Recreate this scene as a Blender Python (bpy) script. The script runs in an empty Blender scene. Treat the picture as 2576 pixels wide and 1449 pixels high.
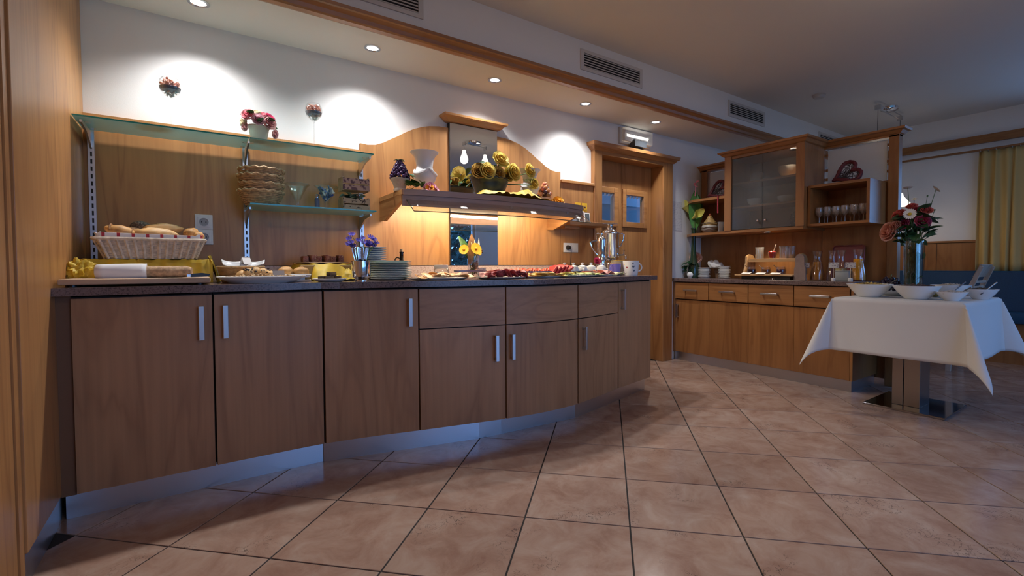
import bpy, bmesh, math, random
from mathutils import Vector as V, Matrix as M4, noise
R = math.radians
PI = math.pi
rnd = random.Random(7)
C = bpy.context.scene.collection
sc = bpy.context.scene

# ------------------------------------------------------------ camera, sky, exposure
cam_d = bpy.data.cameras.new('camera')
cam = bpy.data.objects.new('camera', cam_d)
C.objects.link(cam)
pitch, roll, yaw = 0.0303, -0.004, -0.6092
fw = V((-math.sin(yaw), math.cos(yaw), 0))
rt = V((math.cos(yaw), math.sin(yaw), 0))
up = V((0, 0, 1))
f2 = fw * math.cos(pitch) - up * math.sin(pitch)
u2 = up * math.cos(pitch) + fw * math.sin(pitch)
r3 = rt * math.cos(roll) + u2 * math.sin(roll)
u3 = u2 * math.cos(roll) - rt * math.sin(roll)
m = M4.Identity(4)
for i in range(3):
    m[i][0], m[i][1], m[i][2] = r3[i], u3[i], -f2[i]
m.translation = V((0, 0, 0.9764))
cam.matrix_world = m
cam_d.sensor_width = 36
cam_d.sensor_fit = 'HORIZONTAL'
cam_d.lens = 1182.2331 / 2576 * 36
cam_d.shift_x = -31.137 / 2576
cam_d.shift_y = -18.155 / 2576
cam_d.clip_start = 0.02
sc.camera = cam

vs = sc.view_settings
vs.view_transform = 'Standard'
vs.look = 'None'
vs.gamma = 1
vs.use_curve_mapping = False
vs.exposure = 0.08
cy = sc.cycles
cy.use_denoising = True
cy.max_bounces = 7
cy.diffuse_bounces = 4
cy.glossy_bounces = 4
cy.transmission_bounces = 5
cy.transparent_max_bounces = 16
cy.caustics_reflective = False
cy.caustics_refractive = False
cy.sample_clamp_indirect = 4.0

wd = bpy.data.worlds.new('dusk_sky')
sc.world = wd
wd.use_nodes = True
wn = wd.node_tree
bg = wn.nodes['Background']
tc = wn.nodes.new('ShaderNodeTexCoord')
sp_ = wn.nodes.new('ShaderNodeSeparateXYZ')
cr_ = wn.nodes.new('ShaderNodeValToRGB')
wn.links.new(tc.outputs['Generated'], sp_.inputs[0])
wn.links.new(sp_.outputs['Z'], cr_.inputs[0])
cr_.color_ramp.elements[0].color = (0.20, 0.47, 1.0, 1)
cr_.color_ramp.elements[1].color = (0.07, 0.24, 0.85, 1)
wn.links.new(cr_.outputs[0], bg.inputs['Color'])
SKY = 4.3
bg.inputs['Strength'].default_value = SKY

def lamp(name, kind, loc, energy, color, rot=(0, 0, 0), **kw):
    d = bpy.data.lights.new(name, kind)
    d.energy = energy
    d.color = color
    for k, v in kw.items():
        setattr(d, k, v)
    o = bpy.data.objects.new(name, d)
    C.objects.link(o)
    o.location = loc
    o.rotation_euler = rot
    return o

SPOT_X = [0.036, 0.904, 1.77, 2.636, 3.504]
SPOT_Y, SOF_Z = 2.895, 2.305
for x in SPOT_X:
    lamp('downlight_beam', 'SPOT', (x, SPOT_Y, SOF_Z - 0.02), 46, (1.0, 0.99, 0.99), (R(-4), 0, 0), spot_size=R(132), spot_blend=1.0, shadow_soft_size=0.03)
for x0, x1, z0, z1, y in ((0.6, 2.55, 0.35, 2.15, -2.56), (2.75, 4.85, 0.35, 2.15, -2.56)):
    o = lamp('window_daylight_portal', 'AREA', ((x0 + x1) / 2, y, (z0 + z1) / 2), 1, (1, 1, 1), (R(90), 0, 0), shape='RECTANGLE', size=x1 - x0, size_y=z1 - z0)
    o.data.cycles.is_portal = True
o = lamp('window_daylight_portal', 'AREA', (7.06, -0.55, 1.55), 1, (1, 1, 1), (0, R(90), 0), shape='RECTANGLE', size=1.3, size_y=2.5)
o.data.cycles.is_portal = True

# ------------------------------------------------------------ materials
MT = {}
def newmat(name):
    mt = bpy.data.materials.new(name)
    mt.use_nodes = True
    nt = mt.node_tree
    return mt, nt, nt.nodes['Principled BSDF']
def N(nt, t, **kw):
    n = nt.nodes.new('ShaderNode' + t)
    for k, v in kw.items():
        if hasattr(n, k) and k not in ('Scale',):
            setattr(n, k, v)
        else:
            n.inputs[k].default_value = v
    return n
def ramp(nt, fac, stops, interp='LINEAR'):
    r = N(nt, 'ValToRGB')
    r.color_ramp.interpolation = interp
    e = r.color_ramp.elements
    while len(e) < len(stops):
        e.new(0.5)
    for el, (p, c) in zip(e, stops):
        el.position = p
        el.color = (*c, 1) if len(c) == 3 else c
    nt.links.new(fac, r.inputs[0])
    return r.outputs[0]
def mixc(nt, fac, a, b, mode='MIX'):
    n = N(nt, 'MixRGB', blend_type=mode)
    for i, v in ((0, fac), (1, a), (2, b)):
        if hasattr(v, 'is_linked'):
            nt.links.new(v, n.inputs[i])
        elif i == 0:
            n.inputs[0].default_value = v
        else:
            n.inputs[i].default_value = (*v, 1)
    return n.outputs[0]
def bump(nt, b, h, s=0.2, d=0.01):
    n = N(nt, 'Bump', Strength=s, Distance=d)
    nt.links.new(h, n.inputs['Height'])
    nt.links.new(n.outputs[0], b.inputs['Normal'])
def pos(nt, scale=(1, 1, 1), jitter=True):
    g = N(nt, 'NewGeometry')
    v = g.outputs['Position']
    if jitter:
        oi = N(nt, 'ObjectInfo')
        ml = N(nt, 'Math', operation='MULTIPLY')
        ml.inputs[1].default_value = 37.0
        nt.links.new(oi.outputs['Random'], ml.inputs[0])
        ad = N(nt, 'VectorMath', operation='ADD')
        nt.links.new(v, ad.inputs[0])
        nt.links.new(ml.outputs[0], ad.inputs[1])
        v = ad.outputs[0]
    mp = N(nt, 'Mapping', vector_type='POINT')
    mp.inputs['Scale'].default_value = scale
    nt.links.new(v, mp.inputs[0])
    return mp.outputs[0]
def plain(name, col, rough=0.5, metal=0.0, var=0.0, vs_=30.0, bmp=0.0, **kw):
    if name in MT:
        return MT[name]
    mt, nt, b = newmat(name)
    b.inputs['Base Color'].default_value = (*col, 1)
    b.inputs['Roughness'].default_value = rough
    b.inputs['Metallic'].default_value = metal
    for k, v in kw.items():
        b.inputs[k.replace('_', ' ')].default_value = v
    if var or bmp:
        n = N(nt, 'TexNoise', Scale=vs_, Detail=4.0)
        nt.links.new(pos(nt), n.inputs['Vector'])
        if var:
            lo = tuple(c * (1 - var) for c in col)
            hi = tuple(min(1, c * (1 + var)) for c in col)
            nt.links.new(ramp(nt, n.outputs[0], [(0.3, lo), (0.7, hi)]), b.inputs['Base Color'])
        if bmp:
            bump(nt, b, n.outputs[0], bmp)
    MT[name] = mt
    return mt
def wood(name, lo, hi, axis='z', rough=0.38):
    if name in MT:
        return MT[name]
    mt, nt, b = newmat(name)
    s1, s2 = {'z': ((5, 5, 0.55), (60, 60, 1.2)), 'x': ((0.7, 7, 7), (1.2, 60, 60)), 'y': ((7, 0.7, 7), (60, 1.2, 60))}[axis]
    n1 = N(nt, 'TexNoise', Scale=1.0, Detail=3.0, Distortion=1.6)
    nt.links.new(pos(nt, s1), n1.inputs['Vector'])
    w = N(nt, 'Math', operation='MULTIPLY')
    w.inputs[1].default_value = 7.0
    nt.links.new(n1.outputs[0], w.inputs[0])
    fr = N(nt, 'Math', operation='PINGPONG')
    fr.inputs[1].default_value = 1.0
    nt.links.new(w.outputs[0], fr.inputs[0])
    n2 = N(nt, 'TexNoise', Scale=1.0, Detail=4.0)
    nt.links.new(pos(nt, s2), n2.inputs['Vector'])
    c1 = ramp(nt, fr.outputs[0], [(0.0, lo), (0.35, tuple((a + b_ * 2) / 3 for a, b_ in zip(lo, hi))), (1.0, hi)])
    c2 = ramp(nt, n2.outputs[0], [(0.3, (0.91, 0.90, 0.89)), (0.7, (1.05, 1.05, 1.05))])
    c = mixc(nt, 1.0, c1, c2, 'MULTIPLY')
    n3 = N(nt, 'TexNoise', Scale=0.9, Detail=1.0)
    nt.links.new(pos(nt), n3.inputs['Vector'])
    c = mixc(nt, 1.0, c, ramp(nt, n3.outputs[0], [(0.3, (0.88, 0.85, 0.83)), (0.7, (1.05, 1.05, 1.05))]), 'MULTIPLY')
    nt.links.new(c, b.inputs['Base Color'])
    b.inputs['Roughness'].default_value = rough
    bump(nt, b, n2.outputs[0], 0.04)
    MT[name] = mt
    return mt
def glass(name, tint=(1, 1, 1), rough=0.02, refl=0.12, body=0.0, bodycol=(0.8, 0.9, 0.9), edge=True):
    if name in MT:
        return MT[name]
    mt = bpy.data.materials.new(name)
    mt.use_nodes = True
    nt = mt.node_tree
    nt.nodes.clear()
    out = N(nt, 'OutputMaterial')
    tr = N(nt, 'BsdfTransparent')
    tr.inputs[0].default_value = (*tint, 1)
    gl = N(nt, 'BsdfGlossy', Roughness=rough)
    lw = N(nt, 'LayerWeight', Blend=0.35)
    mp = N(nt, 'MapRange')
    mp.inputs['To Min'].default_value = refl * 0.35
    mp.inputs['To Max'].default_value = min(1, refl * 5)
    nt.links.new(lw.outputs['Facing'], mp.inputs['Value'])
    mx = N(nt, 'MixShader')
    nt.links.new(mp.outputs[0], mx.inputs[0])
    nt.links.new(tr.outputs[0], mx.inputs[1])
    nt.links.new(gl.outputs[0], mx.inputs[2])
    last = mx.outputs[0]
    if body:
        df = N(nt, 'BsdfDiffuse')
        df.inputs[0].default_value = (*bodycol, 1)
        m2 = N(nt, 'MixShader')
        m2.inputs[0].default_value = body
        nt.links.new(last, m2.inputs[1])
        nt.links.new(df.outputs[0], m2.inputs[2])
        last = m2.outputs[0]
    nt.links.new(last, out.inputs[0])
    MT[name] = mt
    return mt
def glow(name, col, s):
    if name in MT:
        return MT[name]
    mt, nt, b = newmat(name)
    b.inputs['Base Color'].default_value = (*col, 1)
    b.inputs['Emission Color'].default_value = (*col, 1)
    b.inputs['Emission Strength'].default_value = s
    MT[name] = mt
    return mt
def speckle(name, cols, scale, rough=0.4, scale2=None):
    if name in MT:
        return MT[name]
    mt, nt, b = newmat(name)
    n = N(nt, 'TexNoise', Scale=scale, Detail=5.0, Roughness=0.7)
    nt.links.new(pos(nt), n.inputs['Vector'])
    k = len(cols)
    nt.links.new(ramp(nt, n.outputs[0], [(0.32 + 0.36 * i / (k - 1), c) for i, c in enumerate(cols)]), b.inputs['Base Color'])
    b.inputs['Roughness'].default_value = rough
    MT[name] = mt
    return mt
def printed(name, paper, ink, sx=60, sz=120, th=0.56):
    if name in MT:
        return MT[name]
    mt, nt, b = newmat(name)
    n = N(nt, 'TexNoise', Scale=1.0, Detail=2.0)
    nt.links.new(pos(nt, (sx, sx, sz)), n.inputs['Vector'])
    nt.links.new(ramp(nt, n.outputs[0], [(th - 0.03, paper), (th + 0.03, ink)]), b.inputs['Base Color'])
    b.inputs['Roughness'].default_value = 0.6
    MT[name] = mt
    return mt

WHITE = plain('wall_paint', (0.80, 0.785, 0.765), 0.85, bmp=0.05, vs_=180)
CEIL = plain('ceiling_paint', (0.76, 0.735, 0.70), 0.9)
W_LO, W_HI = (0.395, 0.185, 0.066), (0.52, 0.262, 0.096)
DRV = wood('door_wood_upright', (0.29, 0.125, 0.042), (0.40, 0.19, 0.066), 'z')
DRX = wood('door_wood_lengthwise', (0.29, 0.125, 0.042), (0.40, 0.19, 0.066), 'x')
WV = wood('beech_wood_upright', W_LO, W_HI, 'z')
WX = wood('beech_wood_lengthwise', W_LO, W_HI, 'x')
WY = wood('beech_wood_crosswise', W_LO, W_HI, 'y')
F_LO, F_HI = (0.345, 0.180, 0.088), (0.43, 0.235, 0.118)
FV = wood('counter_front_wood_upright', F_LO, F_HI, 'z', 0.42)
FX = wood('counter_front_wood_lengthwise', F_LO, F_HI, 'x', 0.42)
D_LO, D_HI = (0.28, 0.118, 0.038), (0.37, 0.165, 0.055)
DV = wood('sideboard_wood_upright', D_LO, D_HI, 'z')
DY = wood('sideboard_wood_lengthwise', D_LO, D_HI, 'y')
DX = wood('dark_trim_wood', D_LO, (0.36, 0.155, 0.05), 'x')
DARK = plain('dark_gap', (0.02, 0.013, 0.01), 0.8)
GRAN = speckle('brown_granite', [(0.035, 0.024, 0.026), (0.11, 0.072, 0.068), (0.20, 0.14, 0.125), (0.075, 0.05, 0.052)], 130, 0.22)
GRANL = speckle('pink_granite', [(0.24, 0.15, 0.12), (0.50, 0.35, 0.29), (0.62, 0.50, 0.43), (0.36, 0.24, 0.21)], 90, 0.3)
STEEL = plain('brushed_steel', (0.62, 0.63, 0.65), 0.32, 1.0)
KICK = plain('brushed_aluminium', (0.66, 0.67, 0.70), 0.33, 1.0)
CHROME = plain('polished_chrome', (0.82, 0.83, 0.85), 0.07, 1.0)
PORC = plain('white_porcelain', (0.84, 0.84, 0.83), 0.18)
BLACK = plain('black_plastic', (0.012, 0.012, 0.014), 0.35)
PAPER = plain('white_paper', (0.82, 0.81, 0.79), 0.7)
LINEN = plain('white_linen', (0.68, 0.665, 0.645), 0.85, bmp=0.08, vs_=500)
CLEAR = glass('clear_glass')
PANE = glass('window_glass', refl=0.06)
AQUA = glass('green_edged_glass', (0.70, 0.90, 0.90), 0.03, 0.12, 0.50, (0.48, 0.78, 0.80))
MIRROR = plain('mirror_silver', (0.90, 0.91, 0.91), 0.0, 1.0)
GREEN = plain('leaf_green', (0.045, 0.13, 0.03), 0.45, var=0.4, vs_=40)
DKGREEN = plain('dark_leaf_green', (0.02, 0.07, 0.022), 0.4, var=0.4, vs_=40)
STEM = plain('stem_green', (0.07, 0.14, 0.035), 0.5)
CRUST = plain('golden_crust', (0.58, 0.31, 0.10), 0.55, var=0.35, vs_=25, bmp=0.2)
WICK = plain('pale_wicker', (0.52, 0.36, 0.19), 0.7, var=0.35, vs_=60)
WICKW = plain('whitewashed_wicker', (0.58, 0.50, 0.41), 0.7, var=0.3, vs_=60)
TULLE = plain('yellow_organza', (0.62, 0.43, 0.035), 0.55, var=0.2, vs_=18, Transmission_Weight=0.0)
YEL = plain('yellow_petal', (0.85, 0.52, 0.03), 0.6, var=0.15)

# ------------------------------------------------------------ mesh helpers
def B():
    return bmesh.new()
def box(bm, x0, x1, y0, y1, z0, z1, bev=0.0):
    vv = [bm.verts.new(p) for p in ((x0, y0, z0), (x1, y0, z0), (x1, y1, z0), (x0, y1, z0), (x0, y0, z1), (x1, y0, z1), (x1, y1, z1), (x0, y1, z1))]
    fs = [bm.faces.new([vv[i] for i in q]) for q in ((3, 2, 1, 0), (4, 5, 6, 7), (0, 1, 5, 4), (1, 2, 6, 5), (2, 3, 7, 6), (3, 0, 4, 7))]
    if bev:
        es = list({e for f in fs for e in f.edges})
        bmesh.ops.bevel(bm, geom=es, offset=bev, segments=2, affect='EDGES', profile=0.5)
    return bm
def prism(bm, pts, axis, a, b):
    """closed outline extruded along an axis; pts in the two other axes in order"""
    def P(p, t):
        return {'x': (t, p[0], p[1]), 'y': (p[0], t, p[1]), 'z': (p[0], p[1], t)}[axis]
    A = [bm.verts.new(P(p, a)) for p in pts]
    Z = [bm.verts.new(P(p, b)) for p in pts]
    n = len(pts)
    bm.faces.new(A)
    bm.faces.new(list(reversed(Z)))
    for i in range(n):
        bm.faces.new((A[i], Z[i], Z[(i + 1) % n], A[(i + 1) % n]))
    bmesh.ops.recalc_face_normals(bm, faces=bm.faces)
    return bm
def lathe(bm, prof, c=(0, 0, 0), seg=24, sx=1.0, sy=1.0, flute=0, fa=0.0, caps=True):
    rings = []
    for r, z in prof:
        if r < 1e-6:
            rings.append([bm.verts.new((c[0], c[1], c[2] + z))])
        else:
            ring = []
            for k in range(seg):
                a = 2 * PI * k / seg
                q = r * (1 + (fa * math.cos(flute * a) if flute else 0))
                ring.append(bm.verts.new((c[0] + q * math.cos(a) * sx, c[1] + q * math.sin(a) * sy, c[2] + z)))
            rings.append(ring)
    for A, Z in zip(rings, rings[1:]):
        for k in range(seg):
            k2 = (k + 1) % seg
            if len(A) == 1 and len(Z) == 1:
                break
            if len(A) == 1:
                bm.faces.new((A[0], Z[k2], Z[k]))
            elif len(Z) == 1:
                bm.faces.new((A[k], A[k2], Z[0]))
            else:
                bm.faces.new((A[k], A[k2], Z[k2], Z[k]))
    if caps:
        if len(rings[0]) > 1:
            bm.faces.new(list(reversed(rings[0])))
        if len(rings[-1]) > 1:
            bm.faces.new(rings[-1])
    return bm
def tube(bm, pts, r, seg=8, closed=False, caps=True):
    pts = [V(p) for p in pts]
    n = len(pts)
    rings = []
    rr = r if isinstance(r, (list, tuple)) else [r] * n
    prev = None
    for i, p in enumerate(pts):
        if closed:
            d = pts[(i + 1) % n] - pts[i - 1]
        else:
            d = pts[min(i + 1, n - 1)] - pts[max(i - 1, 0)]
        d.normalize()
        if prev is None:
            a = d.orthogonal().normalized()
        else:
            a = (prev - d * prev.dot(d))
            a = a.normalized() if a.length > 1e-6 else d.orthogonal().normalized()
        prev = a
        b = d.cross(a)
        rings.append([bm.verts.new(p + (a * math.cos(2 * PI * k / seg) + b * math.sin(2 * PI * k / seg)) * rr[i]) for k in range(seg)])
    m = n if closed else n - 1
    for i in range(m):
        A, Z = rings[i], rings[(i + 1) % n]
        for k in range(seg):
            bm.faces.new((A[k], A[(k + 1) % seg], Z[(k + 1) % seg], Z[k]))
    if caps and not closed:
        bm.faces.new(list(reversed(rings[0])))
        bm.faces.new(rings[-1])
    return bm
def arc(c, r, a0, a1, n, plane='xz', ry=None):
    out = []
    for i in range(n + 1):
        a = R(a0 + (a1 - a0) * i / n)
        u, w = r * math.cos(a), (ry or r) * math.sin(a)
        out.append({'xz': (c[0] + u, c[1], c[2] + w), 'xy': (c[0] + u, c[1] + w, c[2]), 'yz': (c[0], c[1] + u, c[2] + w)}[plane])
    return out
def ell(bm, c, s, rot=(0, 0, 0), sub=2, lump=0.0, lf=6.0, seed=0):
    g = bmesh.ops.create_icosphere(bm, subdivisions=sub, radius=1)
    e = M4.Translation(c) @ (M4.Rotation(rot[2], 4, 'Z') @ M4.Rotation(rot[1], 4, 'Y') @ M4.Rotation(rot[0], 4, 'X'))
    for v in g['verts']:
        q = v.co.copy()
        if lump:
            q *= 1 + lump * noise.noise(q * lf * 0.3 + V((seed * 3.1, seed, 0)))
        v.co = e @ V((q.x * s[0], q.y * s[1], q.z * s[2]))
    return bm
def grid(bm, fn, nu, nv):
    vv = [[bm.verts.new(fn(i / nu, j / nv)) for j in range(nv + 1)] for i in range(nu + 1)]
    for i in range(nu):
        for j in range(nv):
            bm.faces.new((vv[i][j], vv[i + 1][j], vv[i + 1][j + 1], vv[i][j + 1]))
    return bm
def O(name, bm, mat, parent=None, smooth=False, W=False, solid=0.0, **props):
    me = bpy.data.meshes.new(name)
    if W and parent is not None:
        bmesh.ops.translate(bm, verts=bm.verts, vec=-V(parent.location))
    bm.to_mesh(me)
    bm.free()
    me.materials.append(mat)
    if smooth:
        me.shade_smooth()
        me.set_sharp_from_angle(angle=R(smooth if smooth > 1 else 40))
    o = bpy.data.objects.new(name, me)
    C.objects.link(o)
    if parent is not None:
        o.parent = parent
    if solid:
        md = o.modifiers.new('thickness', 'SOLIDIFY')
        md.thickness = solid
    for k, v in props.items():
        o[k] = v
    return o
def tag(o, label, cat, group=None):
    o['label'] = label
    o['category'] = cat
    if group:
        o['group'] = group
    return o
def T(name, label, cat, loc=(0, 0, 0), rz=0.0, group=None):
    o = bpy.data.objects.new(name, None)
    o.empty_display_size = 0.05
    C.objects.link(o)
    o.location = loc
    o.rotation_euler = (0, 0, rz)
    return tag(o, label, cat, group)
def S(name, bm, mat, parent=None, smooth=False):
    o = O(name, bm, mat, parent, smooth)
    if parent is None:
        o['kind'] = 'structure'
    return o
def SE(name, loc=(0, 0, 0)):
    o = bpy.data.objects.new(name, None)
    o.empty_display_size = 0.05
    C.objects.link(o)
    o.location = loc
    o['kind'] = 'structure'
    return o
def dup(root, loc, rz=None, label=None, group=None, rot=None, scale=None):
    r = root.copy()
    C.objects.link(r)
    r.location = loc
    if rz is not None:
        r.rotation_euler = (0, 0, rz)
    if rot is not None:
        r.rotation_euler = rot
    if scale is not None:
        r.scale = scale
    if label:
        r['label'] = label
    if group:
        r['group'] = group
    for ch in list(root.children):
        c = ch.copy()
        C.objects.link(c)
        c.parent = r
        for g in ch.children:
            d = g.copy()
            C.objects.link(d)
            d.parent = c
    return r
ORD = ['lowest', 'second', 'third', 'fourth', 'fifth', 'sixth', 'seventh', 'eighth', 'ninth', 'tenth', 'eleventh', 'twelfth', 'thirteenth', 'fourteenth', 'fifteenth']
def from_below(k, n):
    return 'lowest' if k == 0 else 'topmost' if k == n - 1 else ORD[k] + ' from below'
def from_left(k, n):
    return 'leftmost' if k == 0 else 'rightmost' if k == n - 1 else ORD[k] + ' from the left'
def copy_part(o, parent, mw):
    c = o.copy()
    C.objects.link(c)
    c.parent = parent
    c.matrix_local = mw
    return c
# ------------------------------------------------------------ the room
X0, X1, Y0, Y1, ZC = -0.46, 7.0, -2.5, 3.15, 2.624
fl = S('floor', box(B(), X0 - 0.2, X1 + 0.2, Y0 - 0.2, Y1 + 0.4, -0.12, -0.0035), plain('dark_grout', (0.022, 0.018, 0.017), 0.8))
mt, nt, b = newmat('polished_marble_tile')
n1 = N(nt, 'TexNoise', Scale=7.0, Detail=5.0, Roughness=0.65, Distortion=0.6)
nt.links.new(pos(nt), n1.inputs['Vector'])
base = ramp(nt, n1.outputs[0], [(0.30, (0.315, 0.185, 0.135)), (0.5, (0.41, 0.275, 0.21)), (0.70, (0.48, 0.365, 0.295))])
oi = N(nt, 'ObjectInfo')
base = mixc(nt, 1.0, base, ramp(nt, oi.outputs['Random'], [(0, (0.90, 0.86, 0.84)), (1, (1.06, 1.06, 1.06))]), 'MULTIPLY')
n2 = N(nt, 'TexNoise', Scale=26.0, Detail=3.0, Roughness=0.6)
nt.links.new(pos(nt), n2.inputs['Vector'])
sub = N(nt, 'Math', operation='SUBTRACT')
sub.inputs[1].default_value = 0.5
nt.links.new(n2.outputs[0], sub.inputs[0])
ab = N(nt, 'Math', operation='ABSOLUTE')
nt.links.new(sub.outputs[0], ab.inputs[0])
vein = ramp(nt, ab.outputs[0], [(0.0, (1, 1, 1)), (0.014, (0, 0, 0))])
n3 = N(nt, 'TexNoise', Scale=4.5, Detail=2.0)
nt.links.new(pos(nt), n3.inputs['Vector'])
msk = ramp(nt, n3.outputs[0], [(0.58, (0, 0, 0)), (0.68, (1, 1, 1))])
vm = mixc(nt, 1.0, vein, msk, 'MULTIPLY')
nt.links.new(mixc(nt, vm, base, (0.07, 0.05, 0.045)), b.inputs['Base Color'])
b.inputs['Roughness'].default_value = 0.17
b.inputs['Specular IOR Level'].default_value = 0.42
TILE = mt
a = math.sqrt(0.5)
bm = B()
h, g_, bv = 0.2, 0.0030, 0.0010
q = h - g_
lo = [bm.verts.new((sx * q, sy * q, -0.008)) for sx, sy in ((-1, -1), (1, -1), (1, 1), (-1, 1))]
mi = [bm.verts.new((sx * q, sy * q, -bv)) for sx, sy in ((-1, -1), (1, -1), (1, 1), (-1, 1))]
hi = [bm.verts.new((sx * (q - bv), sy * (q - bv), 0)) for sx, sy in ((-1, -1), (1, -1), (1, 1), (-1, 1))]
bm.faces.new(hi)
for A, Z in ((lo, mi), (mi, hi)):
    for k in range(4):
        bm.faces.new((A[k], A[(k + 1) % 4], Z[(k + 1) % 4], Z[k]))
tile_me = bpy.data.meshes.new('tile')
bm.to_mesh(tile_me)
bm.free()
tile_me.materials.append(TILE)
ox, oy = 1.5969, 1.4799
far = B()
fx, fy = f2.x, f2.y
for i in range(-22, 23):
    for j in range(-22, 23):
        u, v = (i + 0.5) * 0.4, (j + 0.5) * 0.4
        x = ox + u * a + v * a
        y = oy - u * a + v * a
        if not (X0 - 0.1 < x < X1 + 0.1 and Y0 - 0.1 < y < Y1 + 0.2):
            continue
        dep = x * fx + y * fy
        lat = x * rt.x + y * rt.y
        inview = dep > 1.0 and abs(lat) < dep * 1.12 + 0.35 and y < 3.1
        if inview:
            o = bpy.data.objects.new('tile', tile_me)
            C.objects.link(o)
            o.location = (x, y, 0)
            o.rotation_euler = (0, 0, R(45))
            o.parent = fl
        else:
            hh = (h - g_) * 1.0
            far.faces.new([far.verts.new((x + (cx_ * a - cy_ * a) * hh, y + (cx_ * a + cy_ * a) * hh, 0)) for cx_, cy_ in ((-1, -1), (1, -1), (1, 1), (-1, 1))])
O('tiles_out_of_view', far, TILE, fl, kind='stuff')

S('ceiling', box(B(), X0 - 0.2, X1 + 0.2, Y0 - 0.2, 2.61, ZC, ZC + 0.1), CEIL)
S('ceiling_soffit', box(B(), X0, X1, 2.61, Y1 + 0.3, SOF_Z, SOF_Z + 0.05), CEIL)
S('wall_bulkhead', box(B(), X0, X1, 2.61, 2.66, SOF_Z + 0.04, ZC + 0.02), WHITE)
S('trim_1', prism(B(), [(2.69, 2.306), (2.69, 2.298), (2.655, 2.285), (2.622, 2.285), (2.612, 2.292), (2.606, 2.312), (2.590, 2.326), (2.578, 2.329), (2.575, 2.346), (2.612, 2.352), (2.64, 2.34), (2.65, 2.306)], 'x', X0, X1), DX)
# back wall with the doorway (x 3.03-3.88, z < 1.99)
bm = B()
box(bm, X0 - 0.2, 2.98, Y1, Y1 + 0.15, 0, SOF_Z + 0.02)
box(bm, 3.95, X1 + 0.2, Y1, Y1 + 0.15, 0, SOF_Z + 0.02)
box(bm, 2.98, 3.95, Y1, Y1 + 0.15, 2.0, SOF_Z + 0.02)
S('wall_back', bm, WHITE)
# left wall in wood, nearer strips and a dark gap
S('wall_left', box(B(), X0 - 0.12, X0, Y0 - 0.2, Y1 + 0.1, 0, ZC + 0.02), WV)
S('trim_2', box(B(), X0, -0.44, 2.03, Y1, 0.105, SOF_Z + 0.01, 0.002), WV)
S('trim_3', box(B(), X0, -0.447, 1.985, 2.026, 0.0, ZC), WV)
S('trim_4', box(B(), X0, -0.452, 1.935, 1.981, 0.0, ZC), WV)
S('trim_5', box(B(), X0, -0.457, 1.915, 1.935, 0.0, ZC), DARK)
S('trim_6', box(B(), X0, -0.444, 1.78, 1.913, 0.0, ZC), WV)
S('baseboard_left', box(B(), X0, -0.446, 2.03, 2.50, 0.0, 0.104), KICK)
# far wall (x = 7) with the window beside the curtain; front wall behind the camera with two windows
bm = B()
box(bm, X1, X1 + 0.15, 0.75, Y1 + 0.2, 0, ZC + 0.02)
box(bm, X1, X1 + 0.15, Y0 - 0.2, -1.8, 0, ZC + 0.02)
box(bm, X1, X1 + 0.15, -1.8, 0.75, 0, 0.9)
box(bm, X1, X1 + 0.15, -1.8, 0.75, 2.2, ZC + 0.02)
S('wall_far', bm, WHITE)
bm = B()
box(bm, X0 - 0.2, 0.6, Y0 - 0.15, Y0, 0, ZC + 0.02)
box(bm, 2.55, 2.75, Y0 - 0.15, Y0, 0, ZC + 0.02)
box(bm, 4.85, X1 + 0.2, Y0 - 0.15, Y0, 0, ZC + 0.02)
for x0, x1 in ((0.6, 2.55), (2.75, 4.85)):
    box(bm, x0, x1, Y0 - 0.15, Y0, 0, 0.35)
    box(bm, x0, x1, Y0 - 0.15, Y0, 2.15, ZC + 0.02)
S('wall_front', bm, WHITE)
FRM = plain('white_window_frame', (0.7, 0.7, 0.7), 0.4)
for k, (x0, x1) in enumerate(((0.6, 2.55), (2.75, 4.85))):
    w = SE('window_%d' % (k + 1), (x0, Y0 - 0.08, 0.35))
    wd_, hh = x1 - x0, 1.8
    bm = B()
    for q in ((0, 0.06, 0, hh), (wd_ - 0.06, wd_, 0, hh), (0.06, wd_ - 0.06, 0, 0.06), (0.06, wd_ - 0.06, hh - 0.06, hh), (wd_ / 2 - 0.03, wd_ / 2 + 0.03, 0.06, hh - 0.06)):
        box(bm, q[0], q[1], -0.03, 0.03, q[2], q[3])
    O('window_frame', bm, FRM, w)
    for p in range(2):
        O('pane', box(B(), 0.06 + p * (wd_ / 2 - 0.03), wd_ / 2 - 0.03 + p * (wd_ / 2 - 0.03), -0.004, 0.004, 0.06, hh - 0.06), PANE, w)
w = SE('window_3', (X1 + 0.08, -1.8, 0.9))
bm = B()
for q in ((0, 0.06, 0, 1.3), (2.49, 2.55, 0, 1.3), (0.06, 2.49, 0, 0.06), (0.06, 2.49, 1.24, 1.3), (1.245, 1.305, 0.06, 1.24)):
    box(bm, -0.03, 0.03, q[0], q[1], q[2], q[3])
O('window_frame', bm, FRM, w)
for p in range(2):
    O('pane', box(B(), -0.004, 0.004, 0.06 + p * 1.245, 1.245 + p * 1.245, 0.06, 1.24), PANE, w)
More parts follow.
